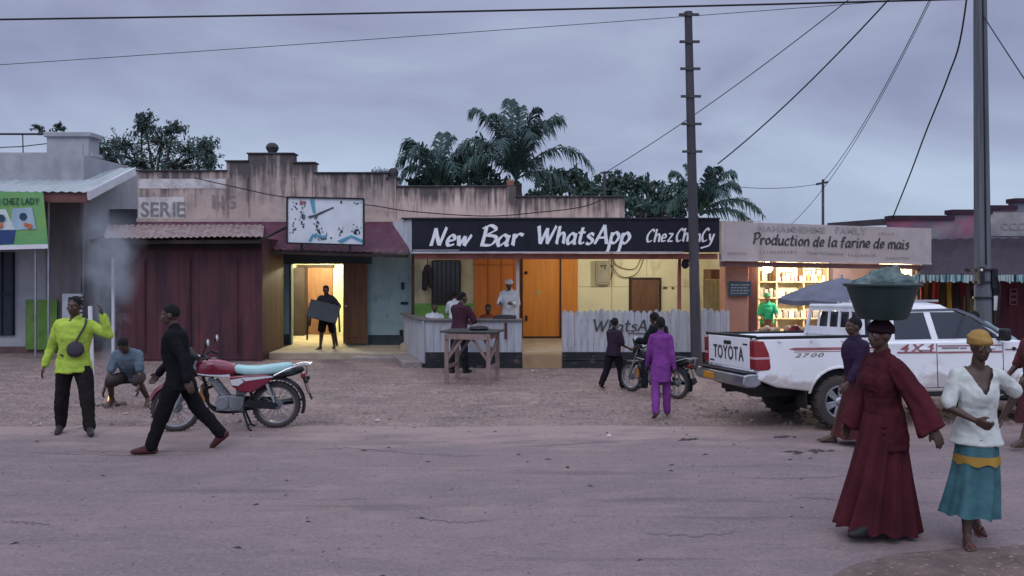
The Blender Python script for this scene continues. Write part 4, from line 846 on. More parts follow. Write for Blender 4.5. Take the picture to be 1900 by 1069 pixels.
for (x, y, z, lab) in ((7.6, 19.6, 2.4, 'bulb under the ceiling in the middle of the lit shop'), (-5.4, 22.3, 2.56, 'bulb on the ceiling of the yellow room'), (X(1031, 18.8), 18.6, 2.56, 'bulb under the bar roof in front of the orange door'), (3.2, 18.9, 2.56, 'bulb under the bar roof in front of the yellow wall')):
    m = MB(); m.sph((x, y, z - .02), (.035, .035, .045), 10, 6); m.cyl((x, y, z + .02), (x, y, z + .08), .02, n=8); o = obj('ceiling_bulb', m, mat('bulb small glow', (1, .9, .7), .5, emis=(1, .85, .6), estr=6), loc=(x, y, z)); tag(o, lab, 'lamp')

# ------------------------------------------------------------ right shop
RS = empty('stall_shop', (12, 19, 0), 0, 'maroon shop with sagging dark awning and fringed valance at the right', 'shop')
T_ = dict(parent=RS, world=True); RY = 20.6
m = MB(); pr = [(1655, 404), (1768, 404), (1768, 393), (1838, 393), (1838, 385), (1884, 385), (1884, 372), (2050, 372), (2050, 460), (1655, 460)]
m.prism([(X(a, RY), Zz(b, RY)) for a, b in pr], RY, RY + .3); obj('parapet', m, mat('pink teal parapet', (.22, .085, .135), .9, col2=(.12, .155, .185), scale=.9, lo=.42, hi=.6, bump=.2, grime=((.1, .08, .1), 3, (1, 1, .6), .55, .7, .6)), **T_)
m = MB()
for a, b, y in ((1655, 1768, 404), (1768, 1838, 393), (1838, 1884, 385), (1884, 2050, 372)): m.bb(X(a, RY) - .03, X(b, RY) + .03, RY - .05, RY + .35, Zz(y, RY) - .06, Zz(y - 4, RY))
obj('coping', m, mat('dark maroon coping', (.045, .02, .033), .85), **T_)
m = MB(); m.bb(X(1838, RY), X(2050, RY), RY - .02, RY - .005, Zz(438, RY), Zz(394, RY)); obj('name_panel', m, mat('grey lime wash', (.33, .31, .32), .9, col2=(.2, .19, .2), scale=2), **T_)
m = MB(); lettering(m, 'CCC', (X(1856, RY), RY - .035, Zz(427, RY)), (1, 0, 0), (0, 0, 1), X(1900, RY) - X(1856, RY), 13 * RY / F); obj('lettering', m, mat('ghost letters', (.25, .235, .24), .9), **T_)
m = MB(); a0 = P(1700, 511, 17.8); a1 = P(2060, 511, 17.8); b0 = P(1728, 444, 20.5); b1 = P(2060, 440, 20.5); m.sheet(a0, a1, b1, b0, pitch=.3, amp=.02, nv=8, sag=.12, jag=.02, seed=8); obj('awning', m, mat('dark plum tarpaulin', (.045, .026, .038), .85, col2=(.025, .017, .026), scale=2, bump=.4), **T_)
m = MB(); r_ = random.Random(4); px_ = 1694
while px_ < 2000:
    w_ = r_.uniform(3, 6); h_ = r_.uniform(11, 16); a, b = X(px_, 17.75), X(px_ + w_ * .85, 17.75); y = 17.75 + r_.uniform(-.03, .03); m.prism([(a, Zz(510, 17.75)), (b, Zz(510, 17.75)), (b, Zz(510 + h_, 17.75)), (a, Zz(510 + h_ * .95, 17.75))], y, y + .012); px_ += w_
obj('valance', m, mat('teal white fringe', (.36, .44, .45), .8, col2=(.045, .15, .17), scale=4, stretch=(2.5, 1, .3), lo=.44, hi=.56), **T_)
m = MB(); m.bb(X(1700, 19.3), 16, 19.3, 19.4, 0, 2.12); obj('front_wall', m, mat('burgundy boards', (.125, .022, .032), .75, col2=(.05, .013, .02), scale=1.6, stretch=(4, 4, .4)), **T_)
for px_ in (1702, 1795, 1845, 1920): m = MB(); m.bb(X(px_, 18.2), X(px_ + 5, 18.2), 18.2, 18.3, -.02, 2.1); obj('post', m, darkwood, **T_)
m = MB(); m.bb(X(1795, 19.3), X(1825, 19.3), 19.26, 19.3, 0, 1.55); obj('doorway', m, mat('painted dark opening', (.02, .014, .016), .9), **T_)  # solid slab, the darkness of the opening is painted into its colour
m = MB(); a, b, z0, z1 = X(1872, 19.3), X(1885, 19.3), Zz(566, 19.3), Zz(535, 19.3)
for k in range(3):
    zz0, zz1 = z0 + (z1 - z0) * (k / 3 + .03), z0 + (z1 - z0) * (k / 3 + .28)
    m.bar((a, 19.27, zz0), (b, 19.27, zz0), .03, .025); m.bar((a, 19.27, zz1), (b, 19.27, zz1), .03, .025); m.bar((a, 19.27, zz0), (a, 19.27, zz1), .03, .025); m.bar((b, 19.27, zz0), (b, 19.27, zz1), .03, .025)
obj('window_grille', m, mat('pink grille', (.30, .13, .17), .8), **T_)
m = MB(); m.bb(X(1655, RY) - 1.5, X(1655, RY), RY, RY + .3, 0, Zz(430, RY)); obj('end_wall', m, mat('dark end wall', (.05, .035, .045), .9), **T_)
# cloths hanging under the awning
hang = [(1704, 520, 8, 60, (.22, .05, .03), 'long rust red cloth hanging at the left end of the stall'), (1716, 518, 12, 66, (.10, .05, .02), 'brown cloth hanging second from the left in the stall'), (1731, 520, 11, 70, (.25, .03, .03), 'bright red cloth hanging in the stall'), (1746, 522, 8, 62, (.10, .11, .03), 'olive cloth hanging in the stall beside the red one'), (1757, 520, 10, 54, (.42, .27, .03), 'yellow cloth hanging in the middle of the stall'), (1770, 523, 12, 48, (.05, .035, .03), 'black brown cloth hanging in the stall'), (1785, 520, 9, 30, (.26, .02, .04), 'short crimson cloth hanging near the stall pole'), (1789, 552, 15, 40, (.20, .19, .08), 'pale olive sack hanging beside the grey pole'), (1758, 578, 10, 22, (.40, .25, .10), 'tan bundle hanging below the yellow cloth')]
for i, (a, b, c_, d, col, lab) in enumerate(hang):
    y = 18.4 + .1 * (i % 2); vs = []; fs = []; nu, nv = 10, 6
    for j in range(nv + 1):
        for k in range(nu + 1):
            u, v = k / nu, j / nv; q = P(a + c_ * u + math.sin(v * 3 + i) * 1.0, b + d * v + (u - .5) * 4 * math.sin(i), y); q.y += .03 * math.sin(u * 9 + i + v * 2); vs.append(q)
    for j in range(nv):
        for k in range(nu): q = j * (nu + 1) + k; fs.append((q, q + 1, q + nu + 2, q + nu + 1))
    n = len(vs); vs += [v + Vector((0, .02, 0)) for v in vs]; fs += [tuple(n + q for q in f[::-1]) for f in fs]
    bd = list(range(nu + 1)) + [j * (nu + 1) + nu for j in range(1, nv + 1)] + [nv * (nu + 1) + k for k in range(nu - 1, -1, -1)] + [j * (nu + 1) for j in range(nv - 1, 0, -1)]
    fs += [(bd[k], n + bd[k], n + bd[(k + 1) % len(bd)], bd[(k + 1) % len(bd)]) for k in range(len(bd))]
    o = obj('hanging_cloth', MB().add(vs, fs), mat(f'cloth {i}', col, .9, dirt=.3), loc=tuple(P(a, b, y))); tag(o, lab, 'cloth', 'cloths hung up in the dark stall')
# tin sheets lying behind the flour sign
m = MB(); p = [P(a, b, 22.5) for a, b in ((1535, 414), (1640, 406), (1675, 405), (1668, 414), (1650, 418), (1535, 422))]
m.prism([(q.x, q.z) for q in p], 22.4, 22.5); t = obj('tin_roof', m, mat('dark tin edge', (.06, .045, .055), .7), loc=tuple(p[0])); tag(t, 'dark warped tin roof edge showing above the flour sign', 'roof')

# ------------------------------------------------------------ parasol
pc = P(1562, 516, 14.4)
PA = empty('market_parasol', (pc.x, pc.y, 0), 0, 'wide grey blue market parasol behind the white pickup', 'parasol')
m = MB(); rings = []; n = 48; hr = pc.z
for r_0, z in ((.02, 0), (.3, -.06), (.62, -.15), (.95, -.28), (1.13, -.36), (1.13, -.44), (1.11, -.44), (1.11, -.365), (.94, -.30), (.6, -.17), (.3, -.08), (.02, -.02)):
    rr = []
    for i in range(n):
        a = 2 * math.pi * i / n; k = abs(math.sin(a * 4)); q = r_0 * (1 - .05 * k); rr.append(Vector((q * math.cos(a), q * math.sin(a), hr + z - .025 * k * r_0)))
    rings.append(rr)
m.loft(rings); obj('canopy', m, mat('slate parasol cloth', (.135, .14, .185), .8, dirt=.2, bump=.1), parent=PA, ang=25)
m = MB(); m.cyl((0, 0, 0), (0, 0, hr + .06), .022); obj('pole', m, steel, parent=PA)
m = MB()
for i in range(8): a = R(22.5 + 45 * i); m.bar((0, 0, hr - .05), (1.08 * math.cos(a), 1.08 * math.sin(a), hr - .40), .014); m.bar((0, 0, hr - .5), (.6 * math.cos(a), .6 * math.sin(a), hr - .2), .012)
obj('rib', m, steel, parent=PA)
m = MB(); m.lathe([(0, 0), (.22, 0), (.22, .05), (.05, .1), (0, .1)], (0, 0, 0), closed=False); obj('base', m, concrete, parent=PA)
m = MB()
for k in range(9): a = R(245 + k * 4.2); m.box((1.09 * math.cos(a), 1.09 * math.sin(a), hr - .40), (.05, .012, .045), (0, 0, a + R(90)))
obj('valance_mark', m, mat('pale valance marks', (.5, .5, .52), .8), parent=PA)

# ------------------------------------------------------------ poles and wires
b = G(1293, 690); t = P(1277, 27, 16.2)
UP = empty('steel_utility_pole', tuple(b), 0, 'dark steel pole with short cross rungs standing before the bar sign', 'pole')
m = MB(); m.cyl(b + Vector((0, 0, -.1)), t, .115, .075, 16); m.cyl(t, t + Vector((0, 0, .05)), .085, .085, 12); obj('shaft', m, pole_m, parent=UP, world=True)
for py_ in (29, 79, 129, 180, 231, 282):
    u = (py_ - 27) / (690 - 27); c = t.lerp(b, u); c = Vector((c.x, c.y, Zz(py_, c.y))); m = MB(); m.bar(c + Vector((-.2, -.06, 0)), c + Vector((.2, -.06, 0)), .05, .045); m.box(c + Vector((0, -.085, 0)), (.09, .03, .07)); obj('rung', m, pole_m, parent=UP, world=True)
PB = P(1825, 490, 14.6); PBx = PB.x
UQ = empty('wooden_utility_pole', (PBx, 14.6, 0), 0, 'tall grey wooden pole behind the pickup cab with wires at its top', 'pole')
m = MB(); n = 20; rings = []
for k in range(30):
    z = -.1 + 9.6 * k / 29; r0 = .152 - .0062 * z; x = -.045 * z / 5
    rings.append([Vector((x + r0 * (1 + .03 * noise.noise((math.cos(2 * math.pi * i / n) * 3, math.sin(2 * math.pi * i / n) * 3, z * .1))) * math.cos(2 * math.pi * i / n), r0 * math.sin(2 * math.pi * i / n), z)) for i in range(n)])
m.loft(rings); obj('shaft', m, pole_c, parent=UQ)
m = MB(); zc = Zz(501, 14.6)
for dz in (0, -.22, -.5): m.lathe([(.150, -.02), (.162, -.02), (.162, .02), (.150, .02)], (-.02, 0, zc + dz), n=18)
m.box((-.12, -.12, zc - .1), (.09, .09, .3)); m.box((.12, -.1, zc - .16), (.1, .1, .34)); m.box((.17, -.02, zc - .3), (.08, .08, .5)); obj('clamp', m, metal_dk, parent=UQ)
m = MB(); m.tube([(.1, -.14, zc), (.2, -.16, zc - .3), (.17, -.15, zc - .8), (.13, -.14, zc - 1.3)], .02); m.tube([(-.02 - .045 * z / 5, -.16 + .0062 * z, z) for z in (zc + .1, 3.5, 5, 7, 9)], .014); obj('service_cable', m, black_rub, parent=UQ)
m = MB(); m.box((.165, -.1, Zz(562, 14.6)), (.075, .02, .26)); obj('meter_plate', m, white_pt, parent=UQ)
m = MB(); m.sph((-.13, -.15, zc - .0), .03); obj('insulator', m, white_pt, parent=UQ)
s3 = P(1527, 415, 27); 
SP = empty('service_pole', (s3.x, 27, 0), 0, 'thin distant service pole with short cross arm above the flour sign', 'pole')
m = MB(); m.cyl((0, 0, 0), (0, 0, Zz(333, 27)), .05, .045, 8); obj('shaft', m, pole_m, parent=SP)
m = MB(); m.bar((-.22, 0, Zz(342, 27)), (.16, 0, Zz(338, 27)), .07); obj('cross_arm', m, pole_m, parent=SP)
s4 = P(1122, 360, 23)
SQ = empty('service_pole', (s4.x, 23, 0), 0, 'short thin service pole rising behind the parapet end', 'pole')
m = MB(); m.cyl((0, 0, 0), (0, 0, Zz(318, 23)), .04, .04, 8); obj('shaft', m, pole_m, parent=SQ)
m = MB(); m.bar((-.12, 0, Zz(321, 23)), (.22, 0, Zz(319, 23)), .05); obj('cross_arm', m, pole_m, parent=SQ)
top2 = Vector((PBx - .08, 14.6, 8.9))
def wire(a, b, r, sag, lab, cat='cable', n=24):
    a, b = Vector(a), Vector(b); r *= .72; m = MB(); m.tube([a.lerp(b, i / n) - Vector((0, 0, sag * 4 * (i / n) * (1 - i / n))) for i in range(n + 1)], r, 6)
    o = obj('power_cable', m, black_rub, loc=tuple(a)); return tag(o, lab, cat, 'overhead power cables')
wire(P(-900, 45.5, 12), P(2600, -27.5, 12), .020, .10, 'thickest overhead cable crossing the top of the sky')
wire(P(-900, 177.6, 16), P(2900, -98.7, 16), .009, .12, 'thin overhead wire rising across the sky below the thick cable')
def ext(px_, py_, Y): return P(px_, py_, Y)
wire(P(1122, 321, 23), top2, .014, .25, 'upper thin wire from the tall grey pole down to the parapet end')
wire(P(1332, 304, 21), top2 + Vector((0, 0, -.05)), .022, .28, 'thick twisted cable from the tall grey pole down to the palm')
wire(P(1526, 338, 27), top2 + Vector((.02, 0, .05)), .014, .5, 'wire from the tall grey pole to the thin distant pole')
wire(P(1448, 432, 27), top2 + Vector((.03, 0, .0)), .011, .9, 'faint wire dropping from the tall grey pole behind the distant pole')
m = MB(); m.tube(catc([top2, P(1786, 50, 14.8), P(1760, 140, 15.5), P(1718, 245, 17), P(1690, 320, 19), P(1656, 405, 20.4)]), .016, 6); o = obj('power_cable', m, black_rub, loc=tuple(top2)); tag(o, 'slack kinked cable dropping from the tall grey pole to the right shop parapet', 'cable', 'overhead power cables')
wa = Vector((PBx - .05, 14.6, 6.75)); wire(wa, wa + (P(1960, 230, 12) - wa) * 2.3, .014, .05, 'wire leaving the tall grey pole to the right')
wire(P(1122, 321, 23), P(1268, 344, 24), .012, .1, 'short wire from the parapet end into the palm by the steel pole')
wire(P(1372, 347, 26), P(1526, 340, 27), .014, .1, 'level wire from the palm to the thin distant pole')
m = MB(); m.tube(catc([P(a, b_, 20.35) for a, b_ in ((360, 330), (440, 348), (530, 366), (680, 380), (760, 392), (900, 401), (1000, 394), (1080, 384), (1122, 368))]), .014, 6); o = obj('power_cable', m, black_rub, loc=tuple(P(360, 330, 20.35))); tag(o, 'sagging cable strung along the stained parapet', 'cable', 'overhead power cables')

# ------------------------------------------------------------ vegetation
leafA = mat('leaf dusky green', (.070, .115, .095), .7, col2=(.032, .058, .055), scale=.9, lo=.35, hi=.65, dirt=.3)
leafB = mat('leaf deep green', (.045, .088, .068), .7, col2=(.02, .042, .038), scale=1.2, lo=.35, hi=.65)
palmM = mat('palm leaf', (.046, .088, .078), .6, col2=(.022, .045, .043), scale=1.0, lo=.35, hi=.65)
palmD = mat('dry palm leaf', (.15, .115, .07), .8)
bark = mat('bark', (.06, .05, .045), .95, bump=.5)
def tree(name, lab, base, trunk_top, clumps, n_per, leaf, m_leaf, seed, group=None, twig=True, aspect=.45):
    r_ = random.Random(seed); base = Vector(base); T = empty(name, tuple(base), 0, lab, 'tree' if 'tree' in name else 'bush', group)
    m = MB(); tt = Vector(trunk_top); m.tube([base, base.lerp(tt, .5) + Vector((r_.uniform(-.1, .1), 0, 0)), tt], .16, 8, .1)
    lv = MB()
    for c, rad in clumps:
        c = Vector(c); rad = Vector(rad) if hasattr(rad, '__len__') else Vector((rad,) * 3)
        mid = tt.lerp(c, .5) + Vector((r_.uniform(-.2, .2), r_.uniform(-.2, .2), r_.uniform(0, .3))); m.tube([tt, mid, c], .07, 6, .02)
        tips = []
        for _ in range(max(6, int(n_per / 8))):
            d = Vector((r_.gauss(0, 1), r_.gauss(0, 1), r_.gauss(0, 1))); d.normalize(); q = c + Vector((d.x * rad.x, d.y * rad.y, d.z * rad.z)) * r_.uniform(.3, 1.3); tips.append(q)
            if twig: m.tube([c, c.lerp(q, .6) + Vector((0, 0, .05)), q], .022, 4, .007)
        for k in range(n_per):
            q = r_.choice(tips); s_ = leaf * r_.uniform(.6, 1.3)
            p = q + Vector((r_.gauss(0, 1) * rad.x * .13, r_.gauss(0, 1) * rad.y * .13, r_.gauss(0, 1) * rad.z * .15))
            e_ = Euler((r_.uniform(0, 6.3), r_.uniform(0, 6.3), r_.uniform(0, 6.3))).to_matrix(); u = e_ @ Vector((1, 0, 0)); v = e_ @ Vector((0, aspect, .2))
            lv.add([p - u * s_, p - v * s_ * .8, p + u * s_, p + v * s_ * .8], [(0, 1, 2, 3)])
    obj('trunk', m, bark, parent=T, world=True); obj('crown', lv, m_leaf, parent=T, world=True, smooth=False); return T
def cl(px_, py_, Y, rx, rz=None, dy=None): # clump at pixel with pixel radii
    k = Y / F; return (tuple(P(px_, py_, Y)), (rx * k, (dy or rx) * k, (rz or rx) * k))
tree('broadleaf_tree', 'loose leafy tree rising between the white building and the stained parapet', (X(285, 28), 28, 0), P(290, 370, 28),
     [cl(270, 235, 28, 20, 24), cl(225, 270, 28, 30, 24), cl(300, 265, 28, 36, 26), cl(350, 280, 28, 34, 22), cl(385, 275, 28.5, 22, 20), cl(255, 305, 28, 40, 24), cl(330, 310, 28, 48, 20), cl(200, 300, 27.5, 24, 26), cl(235, 345, 27.5, 22, 40), cl(262, 225, 28, 8, 16), cl(390, 300, 28, 18, 14), cl(320, 240, 28, 22, 12), cl(185, 280, 28, 18, 14), cl(250, 330, 27.5, 34, 20)], 520, .072, leafA, 3)
tree('distant_tree', 'sparse tree top showing above the white building roof', (X(95, 34), 34, 0), P(100, 290, 34), [cl(75, 240, 34, 13, 6), cl(110, 236, 34, 12, 9), cl(100, 250, 34, 24, 8)], 70, .11, leafA, 5)
tree('round_bush_tree', 'dark rounded tree between the big palm and the parapet end', (X(1050, 30), 30, 0), P(1050, 400, 30), [cl(1025, 345, 30, 32, 24), cl(1060, 335, 30, 32, 20), cl(1085, 355, 30, 34, 18), cl(1000, 370, 29, 30, 20)], 420, .13, leafB, 7)
tree('dark_tree', 'dark spreading tree between the parapet end and the steel pole', (X(1200, 31), 31, 0), P(1195, 420, 31), [cl(1125, 350, 31, 30, 22), cl(1155, 340, 31, 30, 18), cl(1190, 350, 31, 34, 22), cl(1165, 380, 30, 44, 26), cl(1225, 375, 30, 40, 34), cl(1255, 390, 30, 34, 26), cl(1210, 400, 29, 46, 22)], 330, .14, leafB, 9)
tree('thicket_tree', 'dense dark thicket filling the space under the palms', (X(860, 29), 29, 0), P(860, 420, 29), [cl(850, 325, 29, 32, 34), cl(885, 300, 29, 30, 34), cl(820, 345, 29, 40, 18), cl(900, 340, 28, 46, 24), cl(780, 345, 29, 26, 14)], 360, .14, leafB, 13)
tree('backdrop_tree', 'dark foliage glimpsed in the gap right of the white building', (X(235, 24), 24, 0), P(235, 480, 24), [cl(228, 355, 24, 22, 30), cl(215, 400, 24, 20, 30), cl(245, 380, 24, 20, 40)], 260, .10, leafB, 15)
def palm(lab, base, crown, fronds, seed, leaf_n=60, lw=.026, ll=.74):
    """fronds: (dx, dz of the tip in metres seen from the front, depth, rise)"""
    r_ = random.Random(seed); base = Vector(base); crown = Vector(crown)
    T = empty('palm_tree', tuple(base), 0, lab, 'palm', 'palms behind the shops')
    m = MB(); n = 12; rings = []
    for k in range(24):
        z = k / 23; c = base.lerp(crown + Vector((0, 0, -.1)), z); rr = (.24 - .05 * z) * (1 + .09 * (k % 2)); rings.append([c + Vector((rr * math.cos(2 * math.pi * i / n), rr * math.sin(2 * math.pi * i / n), 0)) for i in range(n)])
    m.loft(rings); obj('trunk', m, bark, parent=T, world=True)
    lf = MB()
    for (dx, dz, dy, rise) in fronds:
        tip = crown + Vector((dx, dy, dz)); c1 = crown + Vector((dx * .22, dy * .22, dz * .3 + rise * .75)); c2 = crown + Vector((dx * .72, dy * .72, dz * .78 + rise))
        pts = []
        for k in range(25):
            u = k / 24; pts.append(crown * (1 - u) ** 3 + c1 * 3 * u * (1 - u) ** 2 + c2 * 3 * u * u * (1 - u) + tip * u ** 3)
        lf.tube(pts, .035, 5, .008)
        side = (tip - crown).cross(Vector((0, 0, 1))); 
        if side.length < .3: side = Vector((.9, .4, 0))
        side.normalize()
        for k in range(leaf_n):
            u = .10 + .9 * k / (leaf_n - 1); i = min(23, int(u * 24)); p = pts[i].lerp(pts[i + 1], u * 24 - i if i < 23 else 1); tg = (pts[i + 1] - pts[i]).normalized()
            l = ll * (math.sin(math.pi * (.12 + .82 * u)) ** .6) * r_.uniform(.8, 1.15)
            for s_ in (-1, 1):
                d = (side * s_ * r_.uniform(.6, 1.0) + tg * r_.uniform(.45, .8) + Vector((0, 0, r_.uniform(-.25, .35)))).normalized()
                a = p; bq = p + d * l * .5; dr = Vector((0, 0, -1)) * l * r_.uniform(.3, .85); e_ = p + d * l * .85 + dr
                wv = tg * lw
                lf.add([a - wv * .6, a + wv * .6, bq + wv + dr * .12, bq - wv + dr * .12, e_], [(0, 1, 2, 3), (3, 2, 4)])
    obj('crown', lf, palmM, parent=T, world=True, smooth=False); return T
k = 27 / F; c = P(957, 335, 27)
palm('tallest palm with arching fronds behind the stained parapet', (c.x + .1, 27, 0), c,
     [(-10 * k, 152 * k, .3, .4), (8 * k, 140 * k, .5, .3), (-82 * k, 128 * k, .2, .9), (-55 * k, 105 * k, -.7, 1.0), (88 * k, 112 * k, .3, 1.0), (62 * k, 85 * k, -.8, 1.2), (140 * k, 30 * k, .2, 1.15), (70 * k, 118 * k, .9, .6), (-110 * k, 60 * k, .4, 1.0), (-95 * k, 20 * k, -.5, .9), (-60 * k, 55 * k, 1.2, 1.1), (30 * k, 60 * k, -1.6, 1.2), (-30 * k, 40 * k, -1.7, 1.2), (105 * k, -20 * k, -.4, .7), (50 * k, 10 * k, 1.6, 1.0), (-35 * k, 130 * k, .8, .5), (40 * k, 128 * k, -.4, .5)], 4)
c = P(812, 350, 28); k = 28 / F
palm('lower palm with drooping fronds left of the tallest palm', (c.x, 28, 0), c,
     [(-78 * k, 40 * k, .2, 1.1), (-62 * k, 82 * k, .1, .8), (-70 * k, 10 * k, -.3, 1.0), (-45 * k, 60 * k, -.9, 1.0), (8 * k, 105 * k, .4, .3), (24 * k, 95 * k, .2, .4), (60 * k, 70 * k, .5, .8), (70 * k, 40 * k, -.4, 1.0), (-20 * k, 70 * k, .8, .7), (40 * k, 20 * k, -1.2, 1.0), (-40 * k, 15 * k, 1.2, .9), (80 * k, 5 * k, .2, .8)], 6)
c = P(1300, 400, 26); k = 26 / F
palm('small bushy palm directly behind the steel pole', (c.x, 26, 0), c,
     [(-52 * k, 80 * k, .2, .5), (-72 * k, 42 * k, .1, .7), (-66 * k, 12 * k, -.3, .7), (-20 * k, 95 * k, .3, .3), (35 * k, 88 * k, .2, .5), (62 * k, 78 * k, .1, .6), (68 * k, 48 * k, -.3, .7), (116 * k, 4 * k, .1, .75), (90 * k, -14 * k, -.4, .5), (15 * k, 80 * k, -.8, .6), (-30 * k, 55 * k, 1.0, .8), (40 * k, 50 * k, 1.1, .8), (-40 * k, 30 * k, -1.1, .8), (30 * k, 25 * k, -1.2, .8)], 8, ll=.55)
# small plants on the parapet
m = MB(); r_ = random.Random(2)
for _ in range(260):
    px_ = r_.uniform(690, 722); p = P(px_, 321 - abs(r_.gauss(0, 3.5)), 20.55 + r_.uniform(-.05, .15)); e_ = Euler((r_.uniform(0, 6), r_.uniform(0, 6), r_.uniform(0, 6))).to_matrix(); s_ = r_.uniform(.02, .045); m.add([p - e_ @ Vector((s_, 0, 0)), p + e_ @ Vector((0, s_ * .4, 0)), p + e_ @ Vector((s_, 0, 0))], [(0, 1, 2)])
o = obj('parapet_weeds', m, leafB, smooth=False, loc=tuple(P(705, 320, 20.55))); tag(o, 'small weeds sprouting on the parapet left of the pillar finial', 'plant')
# ------------------------------------------------------------ white pickup
car_w = mat('white car paint', (.80, .80, .82), .26, axis=('Z', .95, .40, (.34, .26, .235), 3.5, (1, 1, 1.4), .7), col2=(.74, .74, .76), scale=1.2, spec=.5, coat=.4, grime=((.36, .28, .26), 2.5, (1, 1, 1.6), .58, .78, .5))
trim_b = mat('black plastic trim', (.018, .018, .022), .55, dirt=.2)
tyre_m = mat('dusty tyre rubber', (.035, .032, .034), .9, col2=(.07, .055, .052), scale=4, bump=.3)
alloy = mat('dull alloy', (.45, .45, .48), .35, .8, dirt=.3)
chrome = mat('scuffed chrome', (.5, .5, .53), .28, .9, dirt=.25)
glass_c = mat('tinted car glass', (.018, .022, .032), .08, spec=.6, dirt=0)
TY = R(10)
tu = Vector((math.cos(TY), math.sin(TY), 0)); tv = Vector((-math.sin(TY), math.cos(TY), 0))
tr0 = Vector((4.33, 10.62, 0)) - tu * 1.2 + tv * .80
TR = empty('pickup_truck', tuple(tr0), TY, 'white double cab pickup truck with red side stripes parked at the roadside', 'pickup truck')
TR.scale = (1, .90, 1); TR.rotation_euler = (R(-2.6), 0, TY)
def arch(cx, cz, r, z0, n=12):  # points over a wheel opening, rear to front
    a0 = math.asin((z0 - cz) / r); return [(cx - r * math.cos(a0 + (math.pi - 2 * a0) * k / n), cz + r * math.sin(a0 + (math.pi - 2 * a0) * k / n)) for k in range(n + 1)]
wr = .345
m = MB()
bedp = [(.05, .66), (.30, .56), (.74, .50)] + arch(1.2, wr, .46, .50) + [(1.70, .50), (1.70, 1.19), (.05, 1.19)]
for s_ in (-1, 1): m.prism(bedp, s_ * .88, s_ * .80)
m.bb(.08, 1.68, -.8, .8, .72, .76); m.bb(1.64, 1.70, -.8, .8, .5, 1.19); m.bb(.05, .1, -.80, -.72, .72, 1.19); m.bb(.05, .1, .72, .8, .72, 1.19)
obj('bed', m, car_w, parent=TR, bevel=.022, seg=3)
m = MB()
for s_ in (-1, 1): m.bb(.03, 1.70, s_ * .885 - .05 * (s_ > 0), s_ * .885 + .05 * (s_ < 0), 1.19, 1.225)
m.bb(.0, .06, -.83, .83, 1.20, 1.235); obj('rail_cap', m, trim_b, parent=TR, bevel=.008)
m = MB()
for x in (.35, .8, 1.25, 1.6): m.box((x, -.895, 1.165), (.04, .02, .03))
obj('rope_hook', m, car_w, parent=TR)
tg = MB(); tg.bb(.0, .06, -.72, .72, .78, 1.20); tgo = obj('tailgate', tg, car_w, parent=TR, bevel=.012)
m = MB(); m.bb(-.012, .0, -.12, .12, 1.09, 1.14); obj('handle', m, trim_b, parent=tgo, bevel=.004)
m = MB(); lettering(m, 'TOYOTA', (-.006, .52, .885), (0, -1, 0), (0, 0, 1), 1.06, .185, bold=.02); obj('lettering', m, letterk, parent=tgo)
m = MB(); m.bb(-.004, .0, -.66, -.52, 1.10, 1.12); m.bb(-.004, 0, .5, .66, .83, .85); obj('badge', m, trim_b, parent=tgo)
for s_ in (-1, 1):
    lp = [(.0, .80), (.05, .78), (.20, .79), (.22, .82), (.20, 1.0), (.13, 1.16), (.0, 1.17)]
    m = MB(); m.prism(lp, s_ * .72, s_ * .893); 
    if s_ < 0: pass
    tl = obj('tail_light', m, mat('tail light red', (.28, .012, .02), .2, spec=.6, dirt=.3), parent=TR, bevel=.01)
    m = MB(); m.bb(-.008, .206, min(s_ * .74, s_ * .899), max(s_ * .74, s_ * .899), .925, .955); obj('reflector', m, mat('tail light pink', (.55, .33, .36), .3), parent=tl, bevel=.004)
m = MB(); m.prism([(-.16, .60), (-.14, .72), (-.04, .74), (.10, .74), (.10, .60), (.02, .56), (-.10, .56)], -.86, .86); bp_ = obj('rear_bumper', m, chrome, parent=TR, bevel=.02, seg=3)
m = MB(); m.bb(-.13, .06, -.8, .8, .74, .752); obj('bumper_step', m, trim_b, parent=bp_)
m = MB(); m.bb(-.172, -.152, .14, .50, .60, .69); npl = obj('number_plate', m, mat('orange plate', (.55, .24, .02), .5, dirt=.25), parent=TR, bevel=.004)
# underbody
m = MB(); m.bb(.15, 4.9, -.62, .62, .42, .56); m.bb(.1, .2, -.7, .7, .5, .75); m.cyl((1.2, -.7, wr), (1.2, .7, wr), .06); m.sph((1.2, 0, wr), .14); m.cyl((4.28, -.7, wr), (4.28, .7, wr), .05); m.cyl((.15, .45, .42), (1.0, .45, .42), .04)
m.lathe([(.05, .30), (.3, .30), (.34, .36), (.34, .42), (.3, .48), (.05, .48)], (.62, .05, .06), n=20, closed=False); obj('chassis', m, trim_b, parent=TR)
for cx in (1.2, 4.28):
    for s_ in (-1, 1): m = MB(); m.prism(arch(cx, wr, .45, .46), s_ * .82, s_ * .30); obj('wheel_well', m, mat('black wheel well', (.012, .012, .014), .9), parent=TR, smooth=False)
for s_ in (-1, 1):
    m = MB(); m.box((.72, s_ * .74, .40), (.02, .26, .26)); obj('mud_flap', m, trim_b, parent=TR)
# flares
m = MB()
for cx in (1.2, 4.28):
    for s_ in (-1, 1):
        o_ = arch(cx, wr, .475, .47); i_ = arch(cx, wr, .445, .47)[::-1]; m.prism(o_ + i_, s_ * .865, s_ * .895)
obj('wheel_arch', m, car_w, parent=TR, bevel=.006)
# cab lower body and bonnet
m = MB()
low = [(1.74, .44)] + [(3.72, .44), (3.80, .47)] + arch(4.28, wr, .46, .47) + [(4.78, .50), (5.05, .46), (5.14, .55), (5.16, .74), (5.12, .93), (4.95, 1.0), (4.4, 1.06), (3.86, 1.12), (1.74, 1.12)]
m.prism(low, -.875, .875); obj('body', m, car_w, parent=TR, bevel=.05, seg=4)
